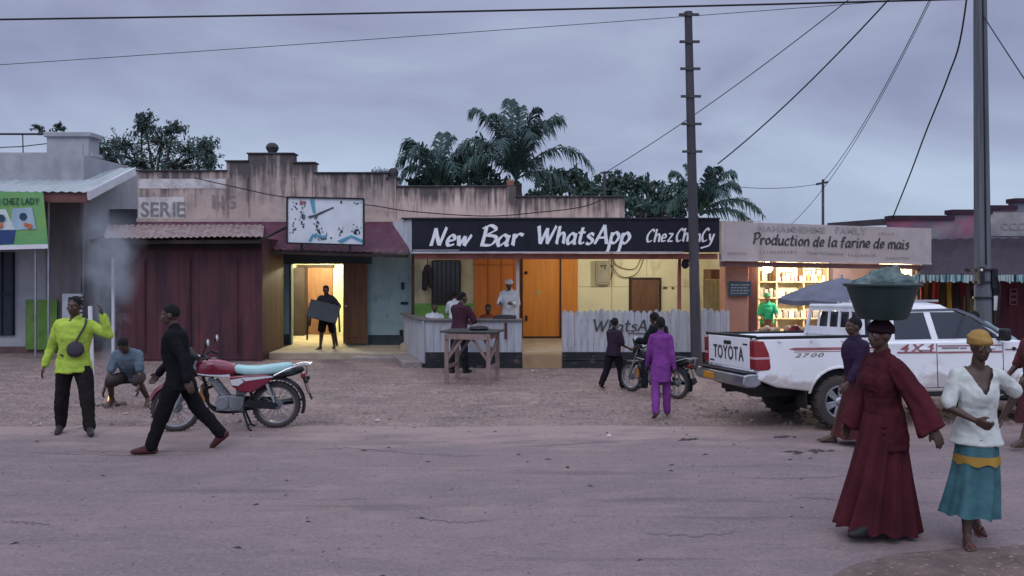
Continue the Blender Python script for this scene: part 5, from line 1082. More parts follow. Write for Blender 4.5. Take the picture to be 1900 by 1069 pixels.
# greenhouse
m = MB()
def ghr(z, xr_, xf, y, c=.06):
    return [Vector((xr_, -y + c, z)), Vector((xr_ + c * .5, -y, z)), Vector((xf - c * 2, -y, z)), Vector((xf, -y + c * 2.5, z)), Vector((xf + .03, 0, z)), Vector((xf, y - c * 2.5, z)), Vector((xf - c * 2, y, z)), Vector((xr_ + c * .5, y, z)), Vector((xr_, y - c, z)), Vector((xr_ - .01, 0, z))]
m.loft([ghr(1.08, 1.74, 3.98, .845), ghr(1.14, 1.745, 3.90, .835), ghr(1.54, 1.82, 3.10, .71), ghr(1.61, 1.90, 2.98, .66), ghr(1.645, 2.05, 2.85, .52), ghr(1.655, 2.4, 2.65, .3)]); cab = obj('cab', m, car_w, parent=TR, ang=28)
def ys(z): return .835 - (z - 1.14) / .40 * .125
def sidepan(m, pts, d=.004, t=.012, s_=-1):
    a = [Vector((x, s_ * (ys(z) + d), z)) for x, z in pts]; b = [Vector((x, s_ * (ys(z) - t), z)) for x, z in pts]; n = len(a)
    m.add(a + b, [tuple(range(n)), tuple(range(n, 2 * n))[::-1]] + [(i, (i + 1) % n, n + (i + 1) % n, n + i) for i in range(n)])
for s_ in (-1, 1):
    m = MB(); sidepan(m, [(2.05, 1.15), (2.60, 1.15), (2.56, 1.51), (2.10, 1.50)], s_=s_); obj('side_window', m, glass_c, parent=TR)
    m = MB(); sidepan(m, [(2.70, 1.15), (3.62, 1.15), (3.60, 1.20), (3.28, 1.42), (3.06, 1.51), (2.66, 1.51)], s_=s_); obj('side_window', m, glass_c, parent=TR)
    m = MB(); sidepan(m, [(2.02, 1.525), (3.06, 1.535), (3.30, 1.44), (3.64, 1.21), (3.67, 1.22), (3.33, 1.465), (3.08, 1.56), (2.02, 1.55)], d=.02, s_=s_); obj('rain_visor', m, mat('smoked visor', (.10, .11, .14), .3), parent=TR)
m = MB(); m.add([(3.875, -.64, 1.16), (3.875, .64, 1.16), (3.12, .52, 1.535), (3.12, -.52, 1.535), (3.93, 0, 1.155), (3.17, 0, 1.535)], [(0, 4, 5, 3), (4, 1, 2, 5)]); ws = obj('windscreen', m, glass_c, parent=TR)
ws.location = (.03, 0, .012)
m = MB(); m.add([(1.722, -.74, 1.17), (1.722, .74, 1.17), (1.79, .64, 1.52), (1.79, -.64, 1.52), (1.75, -.74, 1.17), (1.75, .74, 1.17), (1.82, .64, 1.52), (1.82, -.64, 1.52)], [(0, 1, 2, 3), (7, 6, 5, 4), (0, 4, 5, 1), (1, 5, 6, 2), (2, 6, 7, 3), (3, 7, 4, 0)]); obj('rear_window', m, glass_c, parent=TR)
# white headboard guard with bars across the back of the cab
m = MB(); gx = 1.60
cor = [(gx, -.80, 1.2), (gx + .05, -.70, 1.60), (gx + .05, .70, 1.60), (gx, .80, 1.2)]
m.tube([cor[0], cor[1]], .028, 8); m.tube([cor[1], cor[2]], .032, 8); m.tube([cor[2], cor[3]], .028, 8); m.bar((gx, -.8, 1.25), (gx, .8, 1.25), .03, .11)
for k in range(1, 5): y = -.75 + 1.5 * k / 5; m.bar((gx, y, 1.2), (gx + .05, y * .95, 1.6), .028, .028)
for p in cor: m.sph(p, .034, 10, 6)
m.bar((gx + .05, -.7, 1.56), (gx + .05, .7, 1.56), .03, .05); obj('guard_frame', m, white_pt, parent=TR)
# doors, handles, seams
m = MB()
for s_ in (-1, 1):
    for x in (1.90, 2.645, 3.66): m.bb(x - .005, x + .005, s_ * .876 - .002, s_ * .876 + .002, .50, 1.09)
    m.bb(1.90, 3.66, s_ * .876 - .002, s_ * .876 + .002, .495, .503)
obj('door_seam', m, trim_b, parent=TR)
for s_ in (-1, 1):
    for x in (2.45, 3.45): m = MB(); m.box((x, s_ * .89, 1.02), (.16, .03, .035)); obj('door_handle', m, car_w, parent=TR, bevel=.01)
m = MB()
for s_ in (-1, 1): m.bb(1.80, 3.70, s_ * .80 - .06, s_ * .80 + .06, .38, .44)
obj('side_step', m, trim_b, parent=TR, bevel=.01)
for s_ in (-1, 1):
    m = MB(); m.box((3.60, s_ * 1.0, 1.20), (.10, .17, .17)); mi = obj('wing_mirror', m, trim_b, parent=TR, bevel=.035, seg=3)
    m = MB(); m.bar((3.62, s_ * .83, 1.14), (3.61, s_ * .95, 1.16), .05); obj('mirror_arm', m, trim_b, parent=mi)
# stripes
st = mat('red stripe', (.36, .13, .14), .4); st2 = mat('grey brown marking', (.20, .15, .15), .5)
m = MB(); y0, y1 = -.8825, -.878
m.prism([(.48, 1.055), (.56, 1.07), (1.86, 1.063), (1.86, 1.03), (.58, 1.032)], y0, y1); m.prism([(.55, 1.02), (1.86, 1.018), (1.86, 1.008), (.56, 1.01)], y0, y1)
for a, b, z in ((2.05, 2.63, .99), (2.66, 3.64, .98)): m.prism([(a, z), (b, z - .005), (b, z - .028), (a, z - .022)], y0, y1)
m.prism([(2.66, 1.065), (3.64, 1.06), (3.64, 1.045), (2.66, 1.05)], y0, y1); m.prism([(3.70, 1.0), (4.0, .995), (4.0, .98), (3.70, .98)], y0, y1); obj('side_stripe', m, st, parent=TR)
m = MB(); lettering(m, '2700', (.56, -.8835, .945), (1, 0, 0), (0, 0, 1), .42, .05, shear=.35, bold=.02); obj('lettering', m, st2, parent=TR)
m = MB(); lettering(m, '4X4', (2.10, -.8835, .985), (1, 0, 0), (0, 0, 1), .50, .105, shear=.2, bold=.03); obj('lettering', m, st, parent=TR)
m = MB(); m.bb(2.72, 2.98, -.8835, -.879, 1.02, 1.035); m.bb(3.0, 3.10, -.8835, -.879, 1.015, 1.03); obj('marking', m, st2, parent=TR)
m = MB(); m.lathe([(0, -.9), (.022, -.9), (.03, -.87)], (3.83, 0, 1.0), n=12, axis='Y', closed=False); obj('indicator', m, trim_b, parent=TR)
for s_ in (-1, 1): m = MB(); m.prism([(4.86, .84), (5.135, .80), (5.13, .93), (4.95, 1.0), (4.80, .98)], s_ * .55, s_ * .88); obj('headlight', m, mat('lamp glass', (.5, .52, .56), .15, spec=.6), parent=TR, bevel=.02)
m = MB(); m.prism([(4.80, .44), (5.12, .42), (5.20, .5), (5.20, .68), (5.14, .72), (4.85, .72)], -.86, .86); obj('front_bumper', m, car_w, parent=TR, bevel=.03)
# wheels
def wheel(px_, s_):
    w_ = MB(); r = wr; hw = .115
    prof = [(.20, -hw * .8), (.30, -hw), (.325, -hw * .92), (r, -hw * .6), (r, hw * .6), (.325, hw * .92), (.30, hw), (.20, hw * .8)]
    w_.lathe(prof, (0, 0, 0), n=48, axis='Y')
    for k in range(40): a = 2 * math.pi * k / 40; w_.box((r * math.cos(a), .05 * (-1) ** k, r * math.sin(a)), (.03, .10, .014), (0, -a, 0))
    o = obj('wheel', w_, tyre_m, parent=TR); o.location = (px_, s_ * .775, wr)
    q = MB(); q.lathe([(.185, -.06), (.215, -.085), (.222, -.095), (.20, -.10), (.185, -.08)], n=40, axis='Y')
    for k in range(6):
        a = 2 * math.pi * k / 6 + .3; u = Vector((math.cos(a), 0, math.sin(a))); t_ = Vector((-math.sin(a), 0, math.cos(a)))
        pts = [u * .05 - t_ * .035, u * .05 + t_ * .035, u * .19 + t_ * .05, u * .19 - t_ * .05]
        vs = [p + Vector((0, -.085, 0)) for p in pts] + [p + Vector((0, -.05, 0)) for p in pts]; q.add(vs, [(0, 1, 2, 3), (7, 6, 5, 4), (0, 4, 5, 1), (1, 5, 6, 2), (2, 6, 7, 3), (3, 7, 4, 0)])
    q.lathe([(0, -.105), (.04, -.105), (.065, -.085), (.07, -.04), (0, -.04)], n=20, axis='Y', closed=False)
    ro = obj('rim', q, alloy, parent=o, bevel=.006)
    d = MB(); d.lathe([(0, -.03), (.2, -.03), (.2, -.02), (0, -.02)], n=24, axis='Y', closed=False); obj('brake_disc', d, metal_dk, parent=o)
    if s_ > 0: o.rotation_euler = (0, 0, math.pi)
for px_ in (1.2, 4.28):
    for s_ in (-1, 1): wheel(px_, s_)
m = MB(); m.bar((2.15, -.50, 1.665), (2.95, -.50, 1.665), .03, .03); m.bar((2.15, .50, 1.665), (2.95, .50, 1.665), .03, .03); obj('roof_rail', m, alloy, parent=TR, bevel=.008)

# ------------------------------------------------------------ motorcycles
def motorcycle(label, loc, rz, paint, seatm, lean=0):
    """local x forward, wheels at x=0 and x=1.27"""
    T = empty('motorcycle', loc, rz, label, 'motorcycle'); T.rotation_euler = (R(lean), 0, rz)
    r = .315; mt = metal_dk; sv = mat('engine alloy', (.30, .31, .33), .45, .6, dirt=.3)
    for cx in (0, 1.27):
        m = MB(); n = 40; rings = []
        for i in range(n):
            a = 2 * math.pi * i / n; rings.append([Vector((cx + (r - .042 + .042 * math.cos(b)) * math.cos(a), .042 * math.sin(b), r + (r - .042 + .042 * math.cos(b)) * math.sin(a))) for b in [2 * math.pi * j / 8 for j in range(8)]])
        m.loft(rings, closed=True)
        for i in range(36): a = 2 * math.pi * i / 36; m.box((cx + r * math.cos(a), .015 * (-1) ** i, r + r * math.sin(a)), (.014, .05, .02), (0, -a, 0))
        wo_ = obj('wheel', m, tyre_m, parent=T)
        m = MB(); m.lathe([(r - .088, -.025), (r - .068, -.032), (r - .068, .032), (r - .088, .025)], (cx, 0, r), n=40, axis='Y'); m.cyl((cx, -.06, r), (cx, .06, r), .045, n=14); m.cyl((cx, -.05, r), (cx, -.015, r), .075, n=18); obj('rim', m, sv, parent=wo_)
        m = MB()
        for k in range(28):
            a = 2 * math.pi * k / 28; b = a + .5 * (-1) ** k; s_ = .03 * (-1 if k % 4 < 2 else 1)
            m.cyl((cx + .05 * math.cos(b), s_, r + .05 * math.sin(b)), (cx + (r - .08) * math.cos(a), s_ * .4, r + (r - .08) * math.sin(a)), .0035, n=4)
        obj('spoke', m, sv, parent=wo_)
    m = MB()
    for s_ in (-1, 1):
        m.tube([(1.27, .08 * s_, r), (1.05, .09 * s_, .80)], .022, 8); m.tube([(1.14, .09 * s_, .58), (1.0, .09 * s_, .93)], .017, 8); m.cyl((1.24, .08 * s_, r + .06), (1.16, .085 * s_, r + .26), .032, n=10)
    m.box((1.03, 0, .84), (.06, .22, .04)); m.box((1.10, 0, .66), (.05, .22, .04)); obj('fork', m, sv, parent=T)
    def fender(cx, a0, a1, w_, rr, name, mtl):
        m = MB(); n = 16; rings = []
        for i in range(n + 1):
            a = R(a0 + (a1 - a0) * i / n); rings.append([Vector((cx + (rr + h_) * math.cos(a), y, r + (rr + h_) * math.sin(a))) for y, h_ in ((-w_, -.03), (-w_ * .8, 0), (0, .015), (w_ * .8, 0), (w_, -.03), (w_ * .78, -.012), (0, .003), (-w_ * .78, -.012))])
        m.loft(rings); obj(name, m, mtl, parent=T)
    fender(1.27, 20, 165, .065, r + .03, 'front_fender', paint); fender(-.0, 35, 200, .07, r + .055, 'rear_fender', metal_dk)
    # tank
    m = MB(); rings = []
    for x, z, w_, h_ in ((.50, .775, .07, .05), (.54, .79, .10, .08), (.64, .81, .125, .105), (.78, .825, .135, .12), (.90, .825, .125, .115), (.98, .815, .095, .095), (1.02, .80, .05, .06)):
        rings.append([Vector((x, w_ * math.copysign(abs(math.cos(a)) ** .75, math.cos(a)), z + h_ * math.copysign(abs(math.sin(a)) ** .75, math.sin(a)))) for a in [2 * math.pi * j / 20 for j in range(20)]])
    m.loft(rings); tk = obj('fuel_tank', m, paint, parent=T, ang=60)
    m = MB(); m.cyl((.80, 0, .93), (.80, 0, .96), .035, n=14); obj('filler_cap', m, sv, parent=tk)
    m = MB()
    for s_ in (-1, 1):
        for k in range(8):
            a, b = .58 + .05 * k, .58 + .05 * (k + 1); f = lambda x: .745 + .10 * ((x - .70) ** 2) * 4 if x > .70 else .745 + .0 * x
            m.bar((a, s_ * (.128 + .006 * math.sin(k)), f(a) - .01), (b, s_ * (.128 + .006 * math.sin(k + 1)), f(b) - .01), .012, .026 - .002 * k)
    obj('tank_stripe', m, mat('silver stripe', (.62, .62, .65), .4, dirt=.1), parent=tk)
    # seat
    m = MB(); rings = []
    for x, z, w_, h_ in ((.53, .815, .08, .03), (.50, .805, .105, .055), (.40, .785, .125, .06), (.25, .775, .135, .062), (.08, .79, .135, .066), (-.08, .805, .125, .066), (-.18, .815, .10, .06), (-.215, .82, .06, .03)):
        rings.append([Vector((x, w_ * math.copysign(abs(math.cos(a)) ** .55, math.cos(a)), z + h_ * math.copysign(abs(math.sin(a)) ** .55, math.sin(a)))) for a in [2 * math.pi * j / 20 for j in range(20)]])
    m.loft(rings); obj('seat', m, seatm, parent=T, ang=60)
    # side panels and tail
    for s_ in (-1, 1):
        m = MB(); y0, y1 = sorted((s_ * .10, s_ * .155)); m.prism([(.58, .72), (.56, .60), (.46, .52), (.30, .50), (.10, .62), (.02, .70), (.12, .74), (.40, .735)], y0, y1); sp = obj('side_panel', m, paint, parent=T, bevel=.02, seg=3)
        m = MB(); y0, y1 = sorted((s_ * .155, s_ * .160)); m.prism([(.57, .68), (.55, .61), (.47, .60), (.40, .65), (.44, .70)], y0, y1); m.prism([(.44, .705), (.38, .66), (.02, .705), (.05, .72)], y0, y1); obj('panel_flash', m, mat('silver stripe', (.62, .62, .65)), parent=sp)
    m = MB(); rings = []
    for x, z, w_, h_ in ((-.08, .72, .10, .05), (-.20, .75, .095, .06), (-.32, .775, .07, .045), (-.36, .78, .04, .02)):
        rings.append([Vector((x, w_ * math.cos(a), z + h_ * math.sin(a))) for a in [2 * math.pi * j / 12 for j in range(12)]])
    m.loft(rings); obj('tail_cowl', m, metal_dk, parent=T, ang=60)
    m = MB(); m.box((-.35, 0, .70), (.06, .12, .07)); obj('tail_light', m, mat('tail light red', (.28, .012, .02), .2), parent=T, bevel=.015)
    m = MB(); m.box((-.40, 0, .55), (.012, .16, .18), (0, R(18), 0)); obj('number_plate', m, mat('dull plate', (.35, .28, .22), .6), parent=T)
    m = MB(); m.tube([(-.34, 0, .72), (-.42, 0, .46)], .02, 6)
    for s_ in (-1, 1): m.tube([(-.36, s_ * .06, .66), (-.40, s_ * .15, .64)], .01, 6); m.sph((-.40, s_ * .16, .64), .03, 8, 6)
    m.box((-.44, 0, .43), (.015, .14, .12), (0, R(25), 0)); obj('plate_bracket', m, metal_dk, parent=T)
    # rack
    m = MB()
    for s_ in (-1, 1): m.tube([(.02, s_ * .15, .72), (-.14, s_ * .15, .80), (-.34, s_ * .12, .86), (-.46, s_ * .10, .85)], .012, 6)
    for x, y, z in ((-.24, .135, .835), (-.34, .12, .86), (-.44, .105, .852)): m.tube([(x, -y, z), (x, y, z)], .011, 6)
    m.tube([(-.40, .1, .84), (-.40, .07, .72)], .01, 5); m.tube([(-.40, -.1, .84), (-.40, -.07, .72)], .01, 5); obj('rear_rack', m, chrome, parent=T)
    # engine
    m = MB(); m.box((.58, 0, .36), (.34, .20, .20), (0, R(-4), 0)); m.cyl((.50, -.13, .36), (.50, .13, .36), .095, n=18); m.cyl((.68, -.125, .37), (.68, .125, .37), .085, n=18); m.box((.45, 0, .52), (.12, .14, .12))
    for k in range(7): m.box((.66 + .018 * k, 0, .46 + .026 * k), (.17, .19 - .004 * k, .014), (0, R(-32), 0))
    m.cyl((.62, 0, .42), (.80, 0, .66), .062, n=12); m.box((.80, 0, .66), (.13, .16, .07), (0, R(-32), 0)); obj('engine', m, sv, parent=T, bevel=.012)
    m = MB()
    s_ = -1
    m.tube(catc([(.82, s_ * .04, .58), (.92, s_ * .07, .52), (.90, s_ * .10, .36), (.76, s_ * .13, .26), (.50, s_ * .15, .25)], 6), .02, 8); m.tube([(.50, s_ * .15, .25), (.40, s_ * .16, .255), (-.05, s_ * .18, .31), (-.28, s_ * .18, .34)], .038, 12, .045); m.tube([(-.28, s_ * .18, .34), (-.33, s_ * .18, .345)], .02, 8); ex = obj('exhaust', m, mat('black exhaust', (.025, .025, .028), .35, .5), parent=T)
    m = MB(); m.tube([(.38, s_ * .168, .285), (.02, s_ * .19, .345)], .036, 8); obj('heat_shield', m, chrome, parent=ex)
    # frame
    m = MB()
    m.tube(catc([(1.0, 0, .86), (.90, 0, .60), (.86, 0, .34), (.72, 0, .24), (.42, 0, .24)], 5), .02, 8); m.tube(catc([(1.0, 0, .84), (.7, 0, .76), (.45, 0, .70), (.32, 0, .45), (.34, 0, .26)], 5), .02, 8)
    for s_ in (-1, 1): m.tube([(.50, s_ * .09, .72), (.1, s_ * .11, .70), (-.24, s_ * .10, .74)], .014, 6); m.tube([(.36, s_ * .09, .38), (.1, s_ * .11, .68)], .014, 6)
    m.cyl((1.03, 0, .72), (.99, 0, .90), .035, n=10); obj('frame', m, mt, parent=T)
    m = MB()
    for s_ in (-1, 1): m.bar((.40, s_ * .09, .36), (-.03, s_ * .10, r), .03, .04)
    m.bar((.36, .11, .36), (0, .11, r), .015, .10); obj('swing_arm', m, mt, parent=T)
    for s_ in (-1, 1):
        m = MB(); m.cyl((.02, s_ * .12, .36), (.13, s_ * .12, .66), .014, n=8); pts = [Vector((.04, s_ * .12, .42)).lerp(Vector((.12, s_ * .12, .63)), i / 60) + Vector((.026 * math.cos(i * .9), .026 * math.sin(i * .9), 0)) for i in range(61)]; m.tube(pts, .006, 5); obj('shock_absorber', m, chrome, parent=T)
    # bars, lamp, clocks, mirrors, guard
    m = MB(); m.tube(catc([(.82, -.36, .98), (.88, -.26, 1.02), (.97, -.12, .97), (.98, 0, .95), (.97, .12, .97), (.88, .26, 1.02), (.82, .36, .98)], 5), .012, 8)
    for s_ in (-1, 1): m.cyl((.82, s_ * .37, .98), (.865, s_ * .27, 1.013), .018, n=10); m.tube([(.92, s_ * .25, 1.02), (.90, s_ * .36, 1.0)], .006, 5)
    obj('handlebar', m, mt, parent=T)
    m = MB(); m.lathe([(0, -.06), (.05, -.05), (.085, 0), (.09, .05), (.08, .065), (0, .07)], (1.10, 0, .90), n=20, axis='X', closed=False); hl = obj('headlight', m, mt, parent=T)
    m = MB(); m.lathe([(0, .085), (.05, .08), (.08, .066), (0, .066)], (1.10, 0, .90), n=20, axis='X', closed=False); obj('lens', m, mat('lamp glass', (.5, .52, .56)), parent=hl)
    m = MB()
    for s_ in (-1, 1): m.cyl((1.01, s_ * .05, .99), (1.06, s_ * .05, .97), .045, n=14)
    m.box((1.08, 0, 1.02), (.05, .22, .16), (0, R(25), 0)); obj('instrument', m, mt, parent=T, bevel=.02)
    m = MB(); m.box((1.04, -.10, .965), (.10, .03, .07), (0, R(-20), 0)); obj('visor_trim', m, mat('silver stripe', (.62, .62, .65)), parent=T, bevel=.01)
    for s_ in (-1, 1):
        m = MB(); m.tube([(.90, s_ * .24, 1.02), (.86, s_ * .30, 1.12), (.84, s_ * .33, 1.16)], .008, 6); m.sph((.83, s_ * .34, 1.19), (.025, .075, .05), 14, 8); mo = obj('mirror', m, mt, parent=T)
        m = MB(); m.sph((.815, s_ * .34, 1.19), (.014, .068, .044), 14, 8); obj('mirror_glass', m, mat('mirror face', (.75, .77, .8), .2, .3), parent=mo)
    m = MB(); m.tube(catc([(.86, -.05, .30), (.93, -.20, .34), (.95, -.24, .46), (.94, -.20, .58), (.92, -.06, .62), (.92, .06, .62), (.94, .20, .58), (.95, .24, .46), (.93, .20, .34), (.86, .05, .30)], 5), .014, 8); obj('leg_guard', m, chrome, parent=T)
    m = MB()
    for s_ in (-1, 1): m.prism([(.95, .60), (.99, .56), (.97, .42), (.90, .34), (.88, .44)], s_ * .15, s_ * .19)
    obj('leg_shield', m, mat('orange tan shield', (.45, .2, .05), .6), parent=T, bevel=.008)
    m = MB()
    for s_ in (-1, 1): m.tube([(.42, s_ * .08, .25), (.34, s_ * .14, .03), (.30, s_ * .18, .01)], .015, 6); m.tube([(.52, s_ * .10, .26), (.52, s_ * .24, .25)], .015, 6); m.tube([(.24, s_ * .11, .32), (.22, s_ * .24, .33)], .012, 6)
    m.tube([(.35, -.13, .06), (.35, .13, .06)], .012, 6); obj('centre_stand', m, mt, parent=T)
    m = MB()
    for s_ in (-1, 1): m.tube(catc([(.90, s_ * .22, 1.0), (1.06, s_ * .14, .92), (1.0, s_ * .06, .74), (.86, s_ * .05, .60)], 6), .006, 5)
    m.tube(catc([(.92, -.2, 1.0), (1.12, -.12, .86), (1.16, -.10, .60), (1.22, -.08, .36)], 6), .006, 5); obj('control_cable', m, black_rub, parent=T)
    m = MB(); m.prism([(.44, .43), (.40, .30), (.0, .25), (-.06, .30), (-.04, .38), (.0, .40)], -.108, -.085); obj('chain_case', m, mt, parent=T, bevel=.01)
    return T
pr_red = mat('motorcycle red paint', (.20, .010, .032), .25, col2=(.13, .008, .022), coat=.5, spec=.5)
pr_blk = mat('motorcycle black paint', (.015, .016, .02), .3, coat=.4)
a, b = G(513, 794), G(322, 801)
d = b - a; rz = math.atan2(d.y, d.x)
motorcycle('red motorcycle with pale teal seat standing on the dirt at left', (a.x, a.y, 0), rz, pr_red, mat('pale teal seat cover', (.36, .56, .56), .7, col2=(.30, .48, .48), bump=.15, bscale=6))
a = G(1256, 740); b = G(1182, 742); d = b - a
motorcycle('black motorcycle seen obliquely beside the person in purple', (a.x, a.y, 0), math.atan2(d.y - 1.0, d.x) if False else R(128), pr_blk, mat('black seat', (.02, .02, .024), .6)).scale = (.8, .8, .8)

# ------------------------------------------------------------ timber trestle table
c0 = [G(852, 713), G(930, 716), G(900, 702), G(825, 704)]
cc = sum(c0, Vector()) / 4
TB = empty('timber_table', tuple(cc), 0, 'rough timber table with dark top standing before the bar counter', 'table')
h = .93
e1 = (c0[1] - c0[0]).normalized(); e2 = Vector((-e1.y, e1.x, 0)); Lx, Wy = .80, .62
def tp(a, b, z): return e1 * a + e2 * b + Vector((0, 0, z))
m = MB()
for k in range(5): y = -Wy / 2 - .04 + (Wy + .08) * (k + .5) / 5; m.bar(tp(-Lx / 2 - .12, y, h + .02), tp(Lx / 2 + .14, y, h + .02), (Wy + .08) / 5 - .006, .035)
obj('table_top', m, mat('blackened table top', (.06, .058, .062), .7, dirt=.3), parent=TB, bevel=.004)
for a in (-1, 1):
    for b in (-1, 1): m = MB(); m.bar(tp(a * Lx / 2, b * Wy / 2, -.02), tp(a * Lx / 2, b * Wy / 2, h), .075, .075); obj('leg', m, rawwood, parent=TB, bevel=.004)
m = MB()
for b in (-1, 1): m.bar(tp(-Lx / 2, b * Wy / 2 - .04 * 1, h - .06), tp(Lx / 2, b * Wy / 2 - .04, h - .06), .03, .10); m.bar(tp(-Lx / 2 + .02, b * Wy / 2, .45), tp(-.08, b * Wy / 2, h - .08), .03, .05); m.bar(tp(Lx / 2 - .02, b * Wy / 2, .45), tp(.08, b * Wy / 2, h - .08), .03, .05)
for a in (-1, 1): m.bar(tp(a * Lx / 2, -Wy / 2, .30), tp(a * Lx / 2, Wy / 2, .30), .03, .07); m.bar(tp(a * Lx / 2, -Wy / 2, h - .06), tp(a * Lx / 2, Wy / 2, h - .06), .03, .10); m.bar(tp(a * Lx / 2, -Wy / 2, .36), tp(a * Lx / 2, Wy / 2, h - .12), .03, .05)
obj('brace', m, rawwood, parent=TB, bevel=.003)
q = cc + tp(.12, .05, h + .04)
m = MB(); m.lathe([(0, 0), (.16, 0), (.19, .03), (.17, .055), (.05, .07), (0, .07)], tuple(q), n=20, closed=False); o = obj('cooking_pan', m, metal_dk, loc=tuple(q)); tag(o, 'dark round pan lying on the timber table', 'pan')
# things lying on the bar counter
q = Vector((X(938, 17.3), 17.25, 1.035)); m = MB(); m.loft([[Vector((q.x + rx * math.cos(a), q.y + .1 * k2 * math.sin(a), q.z + z)) for a in [2 * math.pi * j / 14 for j in range(14)]] for rx, k2, z in ((.26, 1, 0), (.28, 1, .03), (.2, .8, .07), (.05, .2, .085))]); o = obj('dark_bundle', m, mat('dark bundle cloth', (.04, .035, .045), .9, bump=.4), loc=tuple(q)); tag(o, 'dark bundle lying on the bar counter by the white capped person', 'bundle')
# ------------------------------------------------------------ people
def remesh(mb, vox, smooth=3, wr_=0.0, wscale=(9, 9, 5), seed=0, cut=None):
    me = bpy.data.meshes.new('tmp'); me.from_pydata([tuple(v) for v in mb.v], [], mb.f)
    bm = bmesh.new(); bm.from_mesh(me); bmesh.ops.recalc_face_normals(bm, faces=bm.faces); bm.to_mesh(me); bm.free()
    o = bpy.data.objects.new('tmp', me)
    r_ = o.modifiers.new('r', 'REMESH'); r_.mode = 'VOXEL'; r_.voxel_size = vox; r_.adaptivity = 0
    if smooth: s_ = o.modifiers.new('s', 'SMOOTH'); s_.factor = .5; s_.iterations = smooth
    out = realise(o); bpy.data.meshes.remove(me)
    if wr_:
        for v in out.vertices:
            c = v.co; k = noise.noise((c.x * wscale[0] + seed, c.y * wscale[1], c.z * wscale[2])) + .35 * (1 - 2 * abs(noise.noise((c.x * 7 + c.z * 5 + seed, c.y * 7, c.z * 15 - c.x * 6)))) + .4 * noise.noise((c.x * wscale[0] * 2.3 + seed, c.y * wscale[1] * 2.3, c.z * wscale[2] * 2.3))
            v.co = c + v.normal * wr_ * k
    if cut:
        bm = bmesh.new(); bm.from_mesh(out); fs = [f for f in bm.faces if cut(f.calc_center_median())]; bmesh.ops.delete(bm, geom=fs, context='FACES')
        for _ in range(6): bmesh.ops.smooth_vert(bm, verts=[v for v in bm.verts if v.is_boundary], factor=.5, use_axis_x=True, use_axis_y=True, use_axis_z=True)
        bm.to_mesh(out); bm.free()
    return out
def meobj(name, me, m, parent, s=1.0):
    me.name = name
    for v in me.vertices: v.co = v.co * s
    me.materials.clear(); me.materials.append(m); me.polygons.foreach_set('use_smooth', [True] * len(me.polygons))
    o = bpy.data.objects.new(name, me); COL.objects.link(o); o.parent = parent; return o
skin_m = mat('dark brown skin', (.075, .040, .028), .5, col2=(.055, .029, .021), scale=8, spec=.4)
skin2 = mat('brown skin', (.115, .058, .040), .5, col2=(.085, .043, .03), scale=8, spec=.4)
hair_m = mat('black hair', (.010, .009, .009), .9, bump=.8, bscale=120)
eye_m = mat('eye white', (.26, .23, .21), .3)
pup_m = mat('pupil', (.01, .008, .008), .2)
def rx(a): return Matrix.Rotation(R(a), 3, 'X')
def rz3(a): return Matrix.Rotation(R(a), 3, 'Z')
def ry(a): return Matrix.Rotation(R(a), 3, 'Y')
